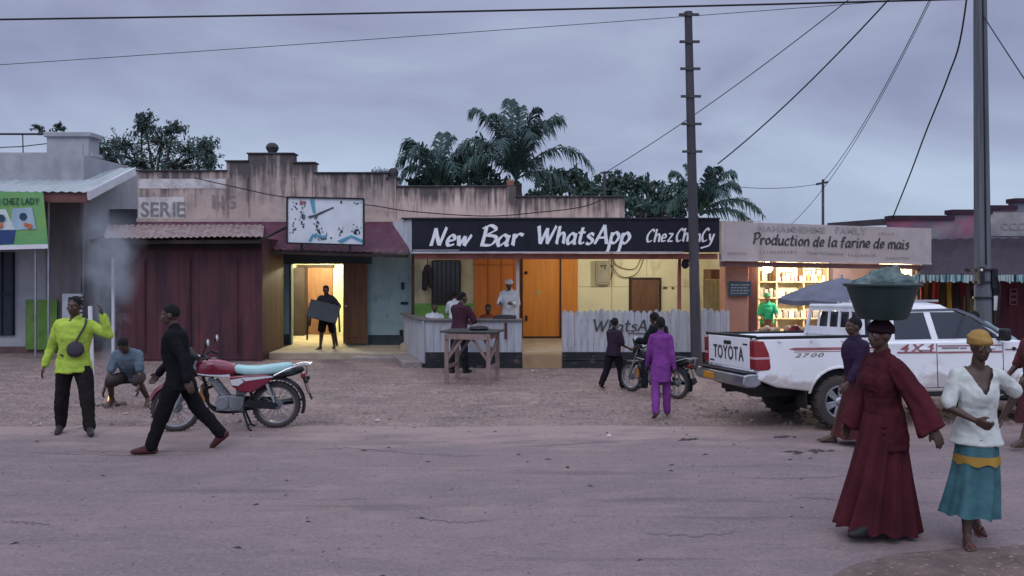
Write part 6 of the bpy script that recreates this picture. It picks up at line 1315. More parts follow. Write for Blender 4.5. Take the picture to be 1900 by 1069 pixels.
def joints(p):
    """local frame: +Y forward, +X the person's right, 1.75 m tall"""
    J = {}; hc = Vector((0, 0, 0)); T = rz3(p.get('twist', 0)) @ rx(-p.get('lean', 0)) @ ry(p.get('side', 0)); J['T'] = T
    pel = Vector((0, 0, .02)); J['hc'] = hc
    for sd, s_ in (('R', 1), ('L', -1)):
        pi, kn, ab, fp = p.get('leg' + sd, (0, 3, 3, 0)); hip = Vector((s_ * .088, 0, 0)); a, b = R(pi), R(ab)
        kp = hip + Vector((s_ * math.sin(b), math.sin(a) * math.cos(b), -math.cos(a) * math.cos(b))) * .425
        a2 = R(pi - kn); b2 = R(ab * p.get('shin', .6)); an = kp + Vector((s_ * math.sin(b2), math.sin(a2) * math.cos(b2), -math.cos(a2) * math.cos(b2))) * .41
        f = R(fp); out = s_ * .16; Fw = Vector((out, math.cos(f), -math.sin(f))).normalized(); Up = Vector((0, math.sin(f), math.cos(f)))
        J['hip' + sd], J['kn' + sd], J['an' + sd] = hip, kp, an; J['F' + sd] = (Fw, Up)
        J['heel' + sd] = an - Fw * .035 - Up * .048; J['ball' + sd] = an + Fw * .115 - Up * .052; J['toe' + sd] = an + Fw * .175 - Up * .06
    nb = hc + T @ Vector((0, -.012, .535)); J['neck'] = nb
    hy, hp = p.get('head', (0, 0)); H = T @ rz3(hy) @ rx(-hp) @ rx(p.get('lean', 0) * .5); J['H'] = H; J['head'] = nb + H @ Vector((0, .028, .152))
    # ground
    lo = min(min(J['heel' + s].z - .036, J['ball' + s].z - .034, J['toe' + s].z - .026) for s in 'RL')
    dz = Vector((0, 0, p['hipz'] if 'hipz' in p else -lo))
    for sd, s_ in (('R', 1), ('L', -1)):
        sh = hc + T @ Vector((s_ * .168, -.01, .455)); J['sh' + sd] = sh
        arm = p.get('arm' + sd, (0, 8, 15, 0))
        if arm[0] == 'ik':
            tgt = Vector(arm[1]) - dz; pole = Vector(arm[2]) if len(arm) > 2 else Vector((s_ * .5, -.5, -.6)); d = tgt - sh; l = min(d.length, .53); d.normalize()
            tgt = sh + d * l; c = (l * l + .285 ** 2 - .255 ** 2) / (2 * l); hgt = math.sqrt(max(0, .285 ** 2 - c * c)); pp = (pole - d * pole.dot(d)).normalized(); el = sh + d * c + pp * hgt; wr_ = tgt
        else:
            pi, ab, eb, inw = arm; a, b = R(pi), R(ab)
            el = sh + T @ Vector((s_ * math.sin(b), math.sin(a) * math.cos(b), -math.cos(a) * math.cos(b))) * .285
            a2, b2 = R(pi + eb), R(ab - inw); wr_ = el + T @ Vector((s_ * math.sin(b2), math.sin(a2) * math.cos(b2), -math.cos(a2) * math.cos(b2))) * .255
        J['el' + sd], J['wr' + sd] = el, wr_
    for k, v in J.items():
        if isinstance(v, Vector): J[k] = v + dz
    return J
def ringpts(c, M, rx_, ry_, n=18, sq=.9):
    out = []
    for i in range(n):
        a = 2 * math.pi * i / n; x = math.copysign(abs(math.cos(a)) ** sq, math.cos(a)) * rx_; y = math.copysign(abs(math.sin(a)) ** sq, math.sin(a)) * ry_; out.append(c + M @ Vector((x, y, 0)))
    return out
def torso(mb, J, secs, off=0.0, k=1.0):
    T = J['T']; rings = []
    for z, rx_, ry_, yo in secs:
        M = T if z > .05 else Matrix.Identity(3) if z < -.02 else (T.lerp(Matrix.Identity(3), .5))
        c = J['hc'] + M @ Vector((0, yo, z)); rings.append(ringpts(c, M, rx_ * k + off, ry_ * k + off))
    mb.loft(rings)
SEC_M = [(-.09, .10, .085, -.01), (-.04, .155, .11, -.012), (.03, .158, .108, -.01), (.12, .142, .098, .0), (.20, .145, .103, .008), (.30, .165, .112, .012), (.39, .175, .108, .005), (.46, .165, .088, -.006), (.50, .115, .07, -.012), (.535, .062, .058, -.012)]
SEC_F = [(-.09, .11, .09, -.01), (-.04, .168, .118, -.018), (.03, .165, .115, -.015), (.12, .128, .095, .0), (.20, .13, .10, .008), (.30, .15, .125, .022), (.36, .155, .12, .015), (.41, .155, .098, .0), (.46, .145, .08, -.008), (.50, .10, .062, -.012), (.535, .055, .052, -.012)]
def hand(mb, J, sd, curl, s_):
    el, wr_ = J['el' + sd], J['wr' + sd]; d = (wr_ - el).normalized(); T = J['T']
    inn = T @ Vector((-s_, 0, 0)); inn = (inn - d * inn.dot(d)); inn = inn.normalized() if inn.length > .1 else (T @ Vector((0, 1, 0)))
    ac = d.cross(inn).normalized() * s_   # across the palm, towards the thumb side (front)
    fw = T @ Vector((0, 1, 0))
    if ac.dot(fw) < 0 and abs(d.dot(fw)) < .8: ac = -ac
    for k in range(4): u = (k - 1.5) * .02; mb.cap(wr_ + d * .015 + ac * u * .7, wr_ + d * .088 + ac * u, .015, .0125, 8)
    for k, l in enumerate((.062, .076, .072, .055)):
        u = -(k - 1.5) * .0215; b = wr_ + d * .09 + ac * u; c1 = R(curl * (.55 + .08 * k)); d1 = d * math.cos(c1) + inn * math.sin(c1); c2 = c1 + R(curl * .9); d2 = d * math.cos(c2) + inn * math.sin(c2)
        p1 = b + d1 * l * .55; mb.cap(b, p1, .0105, .0098, 8); mb.cap(p1, p1 + d2 * l * .5, .0098, .008, 8)
    tb = wr_ + d * .03 + ac * .03; t1 = tb + (d * .7 + ac * .6 + inn * .35).normalized() * .042; mb.cap(tb, t1, .0135, .012, 8); mb.cap(t1, t1 + (d * .9 + ac * .1 + inn * .4).normalized() * .032, .0115, .009, 8)
def body(J, female, vox, curlR=25, curlL=25, barefoot=True):
    mb = MB(); torso(mb, J, SEC_F if female else SEC_M, -.006)
    H, hd = J['H'], J['head']; h = lambda x, y, z: hd + H @ Vector((x, y, z))
    mb.cap(J['neck'] - J['T'] @ Vector((0, 0, .05)), h(0, -.012, -.075), .06, .053, 14)
    mb.sph(h(0, -.008, .02), (.074, .094, .10), 20, 14, H); mb.sph(h(0, .018, -.045), (.060, .072, .062), 16, 10, H); mb.sph(h(0, .052, -.083), (.034, .032, .026), 12, 8, H)
    mb.cap(h(0, .086, .012), h(0, .104, -.028), .010, .0145, 8); mb.sph(h(-.013, .095, -.032), .011, 8, 6); mb.sph(h(.013, .095, -.032), .011, 8, 6)
    mb.sph(h(0, .088, -.056), (.026, .013, .0075), 10, 6, H); mb.sph(h(0, .086, -.068), (.023, .013, .008), 10, 6, H); mb.sph(h(0, .079, .033), (.052, .016, .011), 12, 6, H)
    for s_ in (-1, 1): mb.sph(h(s_ * .045, .066, -.018), (.022, .018, .016), 10, 6, H); mb.sph(h(s_ * .077, -.008, -.008), (.010, .022, .032), 10, 8, H)
    for sd, s_ in (('R', 1), ('L', -1)):
        sh, el, wr_ = J['sh' + sd], J['el' + sd], J['wr' + sd]; k = .88 if female else 1
        mb.cap(sh, J['neck'] + J['T'] @ Vector((0, -.01, -.035)), .05 * k, .045 * k, 12); mb.cap(sh, el, .049 * k, .037 * k, 12); q = el.lerp(wr_, .3); mb.cap(el, q, .037 * k, .039 * k, 12); mb.cap(q, wr_, .039 * k, .026 * k, 12)
        hand(mb, J, sd, curlR if sd == 'R' else curlL, s_)
        hp, kn, an = J['hip' + sd], J['kn' + sd], J['an' + sd]; mb.cap(hp, hp.lerp(kn, .35), .082, .076, 14); mb.cap(hp.lerp(kn, .35), kn, .076, .052, 14)
        Fw, Up = J['F' + sd]; back = (an - kn).normalized().cross(Vector((1, 0, 0))).normalized(); back = -back if back.y > 0 else back
        q = kn.lerp(an, .32) + back * .012; mb.cap(kn, q, .052, .055, 14); mb.cap(q, an, .055, .036, 14)
        mb.cap(an, J['heel' + sd], .036, .034, 12); mb.cap(J['heel' + sd], J['ball' + sd], .034, .034, 12); mb.cap(an, J['ball' + sd], .036, .03, 12)
        if barefoot:
            for k in range(5):
                tt = J['ball' + sd] + (Vector((1, 0, 0)) * s_ * (k - 2) * -.016); mb.cap(tt, tt + Fw * (.062 - .008 * k) - Up * .012, .015 if k else .018, .012 if k else .015, 8)
        else: mb.cap(J['ball' + sd], J['toe' + sd], .034, .024, 12)
    return remesh(mb, vox, 2)
def shoes(T, J, m, s, sole=None, name='shoe'):
    for sd in 'RL':
        mb = MB(); Fw, Up = J['F' + sd]; mb.cap(J['heel' + sd] + Up * .012, J['ball' + sd] + Up * .004, .042, .043, 12); mb.cap(J['ball' + sd] + Up * .004, J['toe' + sd] + Fw * .012, .042, .030, 12); mb.cap(J['an' + sd] + Up * .01, J['heel' + sd] + Up * .012, .043, .042, 12); mb.cap(J['an' + sd], J['ball' + sd] + Up * .008, .042, .038, 12)
        o = meobj(name, remesh(mb, .012, 2), m, T, s)
def hair(T, J, m, s, kind='short'):
    mb = MB(); H, hd = J['H'], J['head']; h = lambda x, y, z: hd + H @ Vector((x, y, z))
    if kind == 'short': mb.sph(h(0, -.018, .034), (.079, .095, .096), 18, 12, H)
    elif kind == 'full': mb.sph(h(0, -.022, .030), (.090, .105, .108), 18, 12, H)
    cutH = H.inverted()
    def cut(c): q = cutH @ (c - hd); return (q.y > .03 and q.z < .045) or q.z < -.045
    meobj('hair', remesh(mb, .012, 1, .004, (60, 60, 60), cut=None if kind == 'x' else cut), m, T, s)
def wrap(T, J, m, s, name='head_wrap', big=1.0, low=.02):
    mb = MB(); H, hd = J['H'], J['head']; h = lambda x, y, z: hd + H @ Vector((x, y, z)); mb.sph(h(0, -.012, .052), (.088 * big, .106 * big, .084 * big), 18, 12, H)
    for k in range(3):
        pts = [h(.088 * big * math.cos(a), -.008 + .106 * big * math.sin(a), low + .010 + .016 * k + .012 * math.sin(a + k)) for a in [2 * math.pi * j / 20 for j in range(20)]]; mb.tube(pts, .013, 8, closed=True)
    cutH = H.inverted(); meobj(name, remesh(mb, .011, 2, .003, (30, 30, 30), cut=lambda c: (cutH @ (c - hd)).z < low - .012), m, T, s)
def shirt(T, J, m, s, name='shirt', sleeve=1.0, hem=-.10, loose=.022, female=False, vox=.013, wr_=.015, cut=None, seed=0, flare=0.0, sw=.018):
    mb = MB(); S = SEC_F if female else SEC_M; secs = [q for q in S if q[0] > -.03 and q[0] < .52]
    secs = [(hem, .168 + flare, .122 + flare * .6, -.012), (hem * .5, .166 + flare * .5, .12 + flare * .3, -.012)] + secs
    secs = [(z, max(rx_, .140), max(ry_, .10), yo) for z, rx_, ry_, yo in secs[:-1]] + [secs[-1]]; torso(mb, J, secs, loose)
    mb.cap(J['hc'] + J['T'] @ Vector((0, -.012, .49)), J['neck'] + J['T'] @ Vector((0, 0, .005)), .072, .066, 14)
    for sd in 'RL':
        sh, el, wr2 = J['sh' + sd], J['el' + sd], J['wr' + sd]; mb.cap(sh, J['neck'] + J['T'] @ Vector((0, -.01, -.04)), .052 + loose * .4, .05 + loose * .4, 12); r0 = .046 + sw
        if sleeve <= .01: continue
        if sleeve <= .55: mb.cap(sh, sh.lerp(el, sleeve * 2 * .95), r0 + .006, r0 + .002, 12)
        else: mb.cap(sh, el, r0 + .004, r0 - .006, 12); mb.cap(el, el.lerp(wr2, (sleeve - .5) * 2), r0 - .006, r0 - .020, 12)
    return meobj(name, remesh(mb, vox, 3, wr_, seed=seed, cut=cut), m, T, s)
def trousers(T, J, m, s, length=1.0, loose=.018, vox=.014, name='trousers', wr_=.013, seed=3, cuff=.052):
    mb = MB(); torso(mb, J, [(-.10, .105, .09, -.012), (-.04, .16, .115, -.014), (.03, .158, .11, -.01), (.09, .146, .10, -.004)], loose * .6)
    for sd in 'RL':
        hp, kn, an = J['hip' + sd], J['kn' + sd], J['an' + sd]; mb.cap(hp, hp.lerp(kn, .4), .086 + loose * .5, .078 + loose, 14)
        if length < .55: mb.cap(hp.lerp(kn, .4), hp.lerp(kn, length * 2), .078 + loose, .074 + loose, 14)
        else: mb.cap(hp.lerp(kn, .4), kn, .078 + loose, .058 + loose, 14); e_ = kn.lerp(an, (length - .5) * 2 * .98); mb.cap(kn, e_, .058 + loose, cuff + loose * .6, 14)
    return meobj(name, remesh(mb, vox, 3, wr_, (12, 12, 6), seed), m, T, s)
def skirt(T, J, m, s, name, z0, z1, r0, r1, folds=9, amp=.03, off=(0, 0), n=72, rows=16, seed=0, pw=1.3, thick=.008, phase=0.0, bow=0.0):
    """draped lofted skirt; r = (x radius, y radius); off = drift of the hem"""
    mb = MB(); rr = random.Random(seed); ph = [rr.uniform(0, 6.3) for _ in range(4)]; cz = J['hc'].z; rings = []
    def ring(t, d):
        k = t ** pw; z = cz + z0 + (z1 - z0) * t; rxx = r0[0] + (r1[0] - r0[0]) * k; ryy = r0[1] + (r1[1] - r0[1]) * k; out = []
        for i in range(n):
            a = 2 * math.pi * i / n; f = 1 + amp * t ** .8 * (math.sin(folds * a + ph[0] + .8 * math.sin(2 * a + t * 2)) + .55 * math.sin((folds * 1.7 // 1) * a + ph[1])) / max(.1, (rxx + ryy) / 2) * .5
            out.append(Vector((J['hc'].x + off[0] * k + (rxx * f - d) * math.cos(a), J['hc'].y + off[1] * k + (ryy * f - d) * math.sin(a), z + (bow * math.sin(a + phase) + .012 * math.sin(folds * a + ph[2])) * t)))
        return out
    for j in range(rows + 1): rings.append(ring(j / rows, 0))
    for j in range(rows, -1, -1): rings.append(ring(j / rows, thick))
    mb.loft(rings, closed=True); mb.v = [v * s for v in mb.v]
    return obj(name, mb, m, parent=T, ang=70)
def eyes(T, J, s):
    H, hd = J['H'], J['head']
    for sx in (-1, 1):
        mb = MB(); mb.sph((hd + H @ Vector((sx * .030, .076, .006))) * s, .0105 * s, 12, 8); e_ = obj('eye', mb, eye_m, parent=T)
        mb = MB(); mb.sph((hd + H @ Vector((sx * .030, .0825, .006))) * s, .0058 * s, 10, 6); obj('pupil', mb, pup_m, parent=e_)
def person(label, loc, th, H, pose, female=False, vox=.014, skin=skin_m, hairk='short', curlR=25, curlL=25, barefoot=True, near=False, group=None):
    T = empty('person', tuple(loc), R(th), label, 'person', group); J = joints(pose); s = H / 1.75
    meobj('body', body(J, female, vox, curlR, curlL, barefoot), skin, T, s)
    if hairk: hair(T, J, hair_m, s, hairk)
    if near: eyes(T, J, s)
    return T, J, s
def cloth(name, col, **k):
    k.setdefault('dirt', .2); return mat(name, col, .95, scale=k.pop('scale', 6), bump=.1, bscale=140, spec=.08, **k)
# 1 man in a yellow shirt
T, J, s = person('man in a lime yellow shirt with a sling bag across his chest', G(137, 806), 205, 1.82,
    dict(legR=(-10, 6, 6, 4), legL=(12, 3, 8, -4), armR=(-14, 16, 22, 0), armL=('ik', (-.33, .20, 1.48), (-.75, .55, -.45)), head=(-25, 4), lean=2, side=-2), vox=.010, near=True, barefoot=False)
shirt(T, J, cloth('lime yellow cotton', (.43, .58, .085)), s, sleeve=.97, hem=-.13, wr_=.017, vox=.012, loose=.032, flare=.014); trousers(T, J, cloth('black brown trousers', (.022, .018, .019)), s, loose=.024); shoes(T, J, mat('dark shoe', (.03, .025, .03), .6), s)
mb = MB(); c = J['hc'] + J['T'] @ Vector((-.02, .165, .17)); mb.sph(c, (.10, .045, .10), 16, 10); bag = meobj('sling_bag', remesh(mb, .012, 2, .006), cloth('grey sling bag', (.07, .06, .075)), T, s)
mb = MB(); mb.tube([(v) * s for v in catc([J['hc'] + J['T'] @ Vector(q) for q in ((.06, .175, .12), (.0, .176, .22), (-.06, .17, .34), (-.11, .125, .45), (-.12, .04, .525), (-.08, -.09, .47), (.05, -.16, .30), (.165, -.05, .12), (.12, .13, .09))], 6)], .014, 6); obj('strap', mb, mat('strap', (.06, .05, .055), .9), parent=bag)
# 2 squatting person at the fire
T, J, s = person('person in a grey blue shirt squatting over a small cooking fire', G(247, 752), 186, 1.70,
    dict(legR=(88, 128, 16, 18), legL=(88, 128, 16, 18), lean=34, armR=(48, 14, 12, 6), armL=(52, 10, 10, 6), head=(0, 28)), vox=.013)
shirt(T, J, cloth('grey blue cotton', (.12, .155, .20)), s, sleeve=.45, hem=-.06, loose=.022); trousers(T, J, cloth('brown shorts', (.06, .045, .045)), s, length=.48)
fp = G(206, 752)
FI = empty('cooking_fire', tuple(fp), 0, 'small cooking fire of sticks and embers on the dirt', 'fire')
mb = MB(); r_ = random.Random(3)
for k in range(9): a = k * .7; mb.cyl((.03 * math.cos(a), .03 * math.sin(a), .05), (.24 * math.cos(a), .20 * math.sin(a), .02), .014, .012, 7)
obj('stick', mb, darkwood, parent=FI)
mb = MB()
for k in range(10): a = r_.uniform(0, 6.3); q = r_.uniform(.1, .2); mb.sph((q * math.cos(a), q * math.sin(a) * .8, .03), (.06, .05, .045), 8, 6)
obj('stone', mb, concrete, parent=FI)
mb = MB()
for k in range(5): a = k * 1.3; x, y, h = .03 * math.cos(a), .03 * math.sin(a), r_.uniform(.07, .16); mb.lathe([(0, .03), (.022, .05), (.016, .05 + h * .5), (0, .05 + h)], (x, y, 0), n=8, closed=False)
obj('flame', mb, mat('flame', (1, .4, .15), .8, emis=(1, .42, .16), estr=2.2), parent=FI)
# 3 dark walking man
T, J, s = person('man in dark clothes and red shoes striding left in front of the red motorcycle', G(333, 838), 96, 1.80,
    dict(legR=(-23, 18, 2, 36), legL=(20, 2, 2, -4), armR=(24, 8, 24, 0), armL=(-26, 10, 18, 0), lean=7, head=(4, 4)), vox=.010, near=True, barefoot=False)
shirt(T, J, cloth('black jacket', (.012, .012, .015)), s, name='jacket', sleeve=1.0, hem=-.16, loose=.03, wr_=.016, sw=.02); trousers(T, J, cloth('black trousers', (.012, .011, .013)), s, loose=.024); shoes(T, J, mat('dull red shoe', (.075, .02, .022), .8), s)
# 4 man carrying a table out of the lit room
T, J, s = person('man in a dark top and shorts carrying a small table out of the yellow room', P(607, 644, 19.5) - Vector((0, 0, P(607, 644, 19.5).z - .15)), 172, 1.58,
    dict(legR=(10, 6, 5, 0), legL=(-8, 4, 5, 0), lean=8, armR=('ik', (.30, .28, 1.02)), armL=('ik', (-.34, .16, .98)), head=(20, 14)), vox=.013)
shirt(T, J, cloth('dark grey top', (.03, .032, .04)), s, sleeve=.6, loose=.03); trousers(T, J, cloth('black shorts', (.012, .012, .015)), s, length=.46, loose=.03)
tb = P(600, 578, 19.1); TC = empty('carried_table', (tb.x, tb.y, .5), 0, 'dark small table held tilted in front of the man leaving the yellow room', 'table')
mb = MB(); Mt = Euler((R(64), R(14), R(6))).to_matrix()
def tl_(x, y, z): return Vector((0, 0, tb.z - .5)) + Mt @ Vector((x, y, z))
def tbox(c, d): mb.box(c, d); 
q = MB(); q.box((0, 0, 0), (.72, .46, .03)); q.v = [tl_(*v) for v in q.v]; obj('table_top', q, mat('dark grey table', (.03, .034, .042), .6), parent=TC, bevel=.006)
for a in (-1, 1):
    for b in (-1, 1): q = MB(); q.bar(tl_(a * .31, b * .19, 0), tl_(a * .35, b * .21, -.62) if False else tl_(a * .31, b * .19, 0) + Vector((a * .05, -.10 * b, -.58)), .035); obj('leg', q, metal_dk, parent=TC)
# 5 customer at the bar counter
T, J, s = person('person in a dark maroon top leaning on the bar counter behind the timber table', G(852, 692), -28, 1.66,
    dict(legR=(4, 4, 4, 0), legL=(-6, 4, 3, 0), lean=9, armR=('ik', (.26, .36, 1.10)), armL=('ik', (-.06, .40, 1.05)), head=(-30, 8)), vox=.012, barefoot=False)
shirt(T, J, cloth('dark maroon cotton', (.055, .022, .035)), s, sleeve=.55, loose=.03); trousers(T, J, cloth('navy black trousers', (.014, .014, .022)), s); shoes(T, J, mat('dark shoe', (.03, .025, .03)), s)
# people inside the bar
def inside(lab, px_, Y, th, H, pose, shirt_m, **k):
    T, J, s = person(lab, (X(px_, Y), Y, FZ), th, H, pose, vox=.013, **k); shirt(T, J, shirt_m, s, sleeve=k.get('sl', .9) if False else .95, loose=.03, hem=-.2); trousers(T, J, cloth('dark bar trousers', (.02, .02, .024)), s); return T, J, s
wc = cloth('white cotton', (.62, .63, .66))
inside('person in a white shirt standing inside the bar behind the maroon customer', 844, 17.75, 10, 1.28, dict(armL=(30, 10, 50, 20), lean=4), wc)
T, J, s = inside('person in white with a white cap standing behind the bar counter', 945, 17.75, 165, 1.56, dict(armR=(25, 12, 70, 30), armL=(20, 14, 75, 30), head=(10, 18)), wc, hairk=None)
wrap(T, J, wc, s, 'cap', .98, .03)
q = dict(legR=(80, 85, 10, 0), legL=(80, 85, 10, 0), hipz=.50, armR=(30, 8, 60, 20), armL=(30, 8, 60, 20), lean=4)
T, J, s = inside('child in a white collar seated low behind the left end of the bar counter', 806, 17.9, 190, 1.50, dict(q, hipz=.38), wc)
T, J, s = inside('seated person whose dark head shows above the middle of the bar counter', 906, 18.2, 175, 1.50, dict(q, hipz=.32), cloth('brick shirt', (.22, .06, .03)))
# benches they sit on
for px_, Y, lab in ((806, 18.05, 'low stool under the child behind the bar counter'), (906, 18.35, 'low stool under the seated person behind the bar counter')):
    S_t = empty('stool', (X(px_, Y), Y, FZ), 0, lab, 'stool'); mb = MB(); mb.box((0, 0, .25), (.34, .34, .04)); obj('seat', mb, rawwood, parent=S_t)
    for a in (-1, 1):
        for b in (-1, 1): mb = MB(); mb.bar((a * .14, b * .14, 0), (a * .14, b * .14, .23), .04); obj('leg', mb, rawwood, parent=S_t)
# 9 child by the fence
T, J, s = person('child in dark clothes standing between the bar fence and the black motorcycle', G(1139, 722), -50, 1.27,
    dict(legR=(14, 6, 4, 0), legL=(-16, 12, 3, 20), armR=(10, 12, 60, 10), armL=(20, 10, 70, 10), head=(30, 6), lean=3), vox=.013, hairk='full')
shirt(T, J, cloth('plum dark top', (.035, .022, .035)), s, sleeve=.45, loose=.035); trousers(T, J, cloth('black cotton', (.014, .011, .016)), s, loose=.03)
# 10 rider in black
T, J, s = person('rider in black clothes seated on the black motorcycle', (G(1256, 740) + Vector((-.16, .22, 0))) , 38, 1.46,
    dict(hipz=.90, legR=(48, 62, 24, 0), legL=(48, 62, 24, 0), lean=22, armR=('ik', (.28, .50, 1.10)), armL=('ik', (-.28, .50, 1.10)), head=(0, 12)), vox=.013, hairk='full', barefoot=False)
shirt(T, J, cloth('black jacket', (.012, .012, .015)), s, name='jacket', sleeve=1.0, loose=.045, sw=.03); trousers(T, J, cloth('black cotton', (.014, .011, .016)), s); shoes(T, J, mat('dark shoe', (.03, .025, .03)), s)
# 11 person in purple
T, J, s = person('person in a bright purple tunic and trousers walking away towards the bar', G(1226, 776), -4, 1.44,
    dict(legR=(8, 4, 4, 0), legL=(-12, 14, 3, 26), armR=(-10, 9, 10, 0), armL=(12, 9, 18, 0), head=(0, 0), lean=1), vox=.011, hairk='full')
pu = cloth('bright purple cotton', (.34, .05, .46), wscale=None) if False else cloth('bright purple cotton', (.195, .05, .24))
shirt(T, J, pu, s, name='tunic', sleeve=.98, hem=-.30, loose=.024, wr_=.018, flare=.01, sw=.016); trousers(T, J, pu, s, loose=.026, cuff=.056)
T.scale = (.88, .92, 1)
# 12 person behind the basin carrier
T, J, s = person('person in a dark violet top walking left just behind the basin carrier', G(1592, 826), 92, 1.62,
    dict(legR=(22, 4, 3, -4), legL=(-24, 20, 3, 36), armR=(-14, 10, 20, 0), armL=(20, 8, 20, 0), lean=4), vox=.012)
shirt(T, J, cloth('dark violet cotton', (.034, .02, .045)), s, sleeve=.9, loose=.045, hem=-.22); skirt(T, J, cloth('dark rust wrapper', (.085, .025, .028)), s, 'wrapper', .05, -.76, (.19, .15), (.24, .30), 8, .03, seed=5)
# 13 woman in maroon with a basin
bw = G(1640, 996); Hb = 1.75
T, J, s = person('woman in a long flowing maroon dress walking left with a basin on her head', bw, 97, Hb,
    dict(legR=(-12, 8, 3, 20), legL=(15, 3, 3, -2), armR=(10, 12, 14, 0), armL=(-30, 22, 16, 0), lean=2, head=(6, 0)), female=True, vox=.009, near=True, skin=skin_m, hairk=None, barefoot=False)
mr = cloth('maroon dress cloth', (.082, .0165, .023), col2=(.044, .011, .016), scale=3.5)
shirt(T, J, mr, s, name='dress_top', sleeve=.98, hem=-.22, female=True, loose=.022, wr_=.022, vox=.012, flare=.02, sw=.022, seed=12)
skirt(T, J, mr, s, 'dress_skirt', .06, -.87, (.18, .155), (.22, .345), 11, .06, off=(0, .06), seed=9, pw=1.25, n=96, bow=.03, phase=0)
for sd in 'LR':   # wide hanging sleeve
    mb = MB(); sh, el, wr2 = J['sh' + sd], J['el' + sd], J['wr' + sd]; rings = []
    for k in range(9):
        t = k / 8; c = sh.lerp(el, min(1, t * 2)) if t < .5 else el.lerp(wr2, (t - .5) * 2 * .9); d = (wr2 - sh).normalized(); M = d.to_track_quat('Z', 'Y').to_matrix(); r0 = .075 + .045 * t; rings.append([c + Vector((0, 0, -.06 * t)) + M @ Vector((r0 * (1 + .12 * math.sin(5 * a + k * .3)) * math.cos(a), r0 * (1 + .12 * math.sin(4 * a)) * math.sin(a), 0)) for a in [2 * math.pi * i / 28 for i in range(28)]])
    mb.loft(rings); meobj('sleeve', remesh(mb, .014, 3, .012, seed=4), mr, T, s)
wrap(T, J, cloth('dark head scarf', (.03, .014, .02)), s, 'head_scarf', 1.0, .02); shoes(T, J, mat('black shoe', (.015, .013, .015), .6), s)
T.scale = (.94, .95, 1)
# head pad, basin, bundle
top = J['head'] * s; top = Matrix.Rotation(R(97), 3, 'Z') @ top + bw; zt = top.z + .128 * s
BSC = .94
BS = empty('plastic_basin', (top.x + .02, top.y, zt), 0, 'wide dark green plastic basin balanced on the head of the woman in maroon', 'basin')
mb = MB(); mb.lathe([(0, 0), (.18, 0), (.205, .02), (.285, .255), (.315, .27), (.318, .285), (.30, .288), (.272, .268), (.195, .03), (.175, .012), (0, .012)], (0, 0, 0), n=48, closed=False); obj('bowl', mb, mat('dark green plastic', (.028, .055, .052), .5, spec=.4, dirt=.3), parent=BS)
mb = MB(); mb.tube([(.19 * math.cos(a) + .008 * math.cos(9 * a), .19 * math.sin(a), .055) for a in [2 * math.pi * j / 40 for j in range(40)]], .006, 6, closed=True); mb.tube([(.245 * math.cos(a), .245 * math.sin(a), .16) for a in [2 * math.pi * j / 40 for j in range(40)]], .006, 6, closed=True); obj('rib', mb, mat('dark green plastic', (.028, .055, .052)), parent=BS)
mb = MB(); r_ = random.Random(8)
for (x, y, z, q) in ((-.12, 0, .25, .12), (.10, -.05, .26, .13), (.0, .06, .30, .12), (.05, -.02, .34, .10), (-.05, -.08, .29, .09), (.17, .05, .25, .10), (-.16, .08, .24, .09), (.10, .0, .37, .06)): mb.sph((x, y, z), (q, q, q * .8), 14, 10)
mb.cap((-.06, -.10, .30), (.16, -.12, .28), .05, .06); mb.cap((.02, -.05, .39), (.12, -.03, .40), .03, .02)
me = remesh(mb, .010, 2, .022, (13, 13, 13), 3); o = meobj('cloth_bundle', me, cloth('grey green wrapping', (.15, .19, .185), col2=(.05, .075, .078), scale=9), None, 1.0); o.location = (top.x + .02, top.y, zt); o.scale = (BSC, BSC, 1.0); BS.scale = (BSC, BSC, 1.0); tag(o, 'crumpled grey green bundle heaped in the basin', 'bundle')
# 14 woman in the white V neck T-shirt
ww = G(1812, 1012)
pose = dict(legR=(8, 2, 3, -2), legL=(-10, 26, 2, 34), armR=('ik', (.10, .22, 1.04), (.8, -.4, -.3)), armL=('ik', (-.26, -.10, 1.0), (-.9, -.3, -.2)), lean=3, head=(14, 3))
T, J, s = person('woman in a white V neck T-shirt, ochre head wrap and teal skirt', ww, 172, 1.70, pose, female=True, vox=.008, near=True, skin=skin_m, hairk=None, curlR=55, curlL=60)
def vcut(c):
    q = J['T'].inverted() @ (c - J['hc']); return q.y > .01 and q.z > .325 and abs(q.x) < (q.z - .325) * .62 or (q.z > .50 and (q.x ** 2 + (q.y + .01) ** 2) < .095 ** 2)
shirt(T, J, cloth('white T-shirt cotton', (.56, .58, .55), dirt=.08), s, name='t_shirt', sleeve=.46, hem=-.10, female=True, loose=.018, vox=.010, wr_=.017, cut=vcut, flare=.045, sw=.014, seed=6)
tq = cloth('teal print cotton', (.07, .165, .185), col2=(.04, .095, .115), scale=5)
skirt(T, J, tq, s, 'skirt', -.05, -.69, (.176, .146), (.225, .225), 7, .05, off=(.06, -.02), seed=3, pw=1.7, bow=.03, phase=.4)
skirt(T, J, cloth('ochre band cotton', (.38, .225, .05)), s, 'skirt_band', -.185, -.25, (.192, .167), (.197, .175), 7, .008, seed=3, rows=4, thick=.012)
wrap(T, J, cloth('ochre head wrap cotton', (.38, .225, .075)), s, 'head_wrap', 1.02, .018)
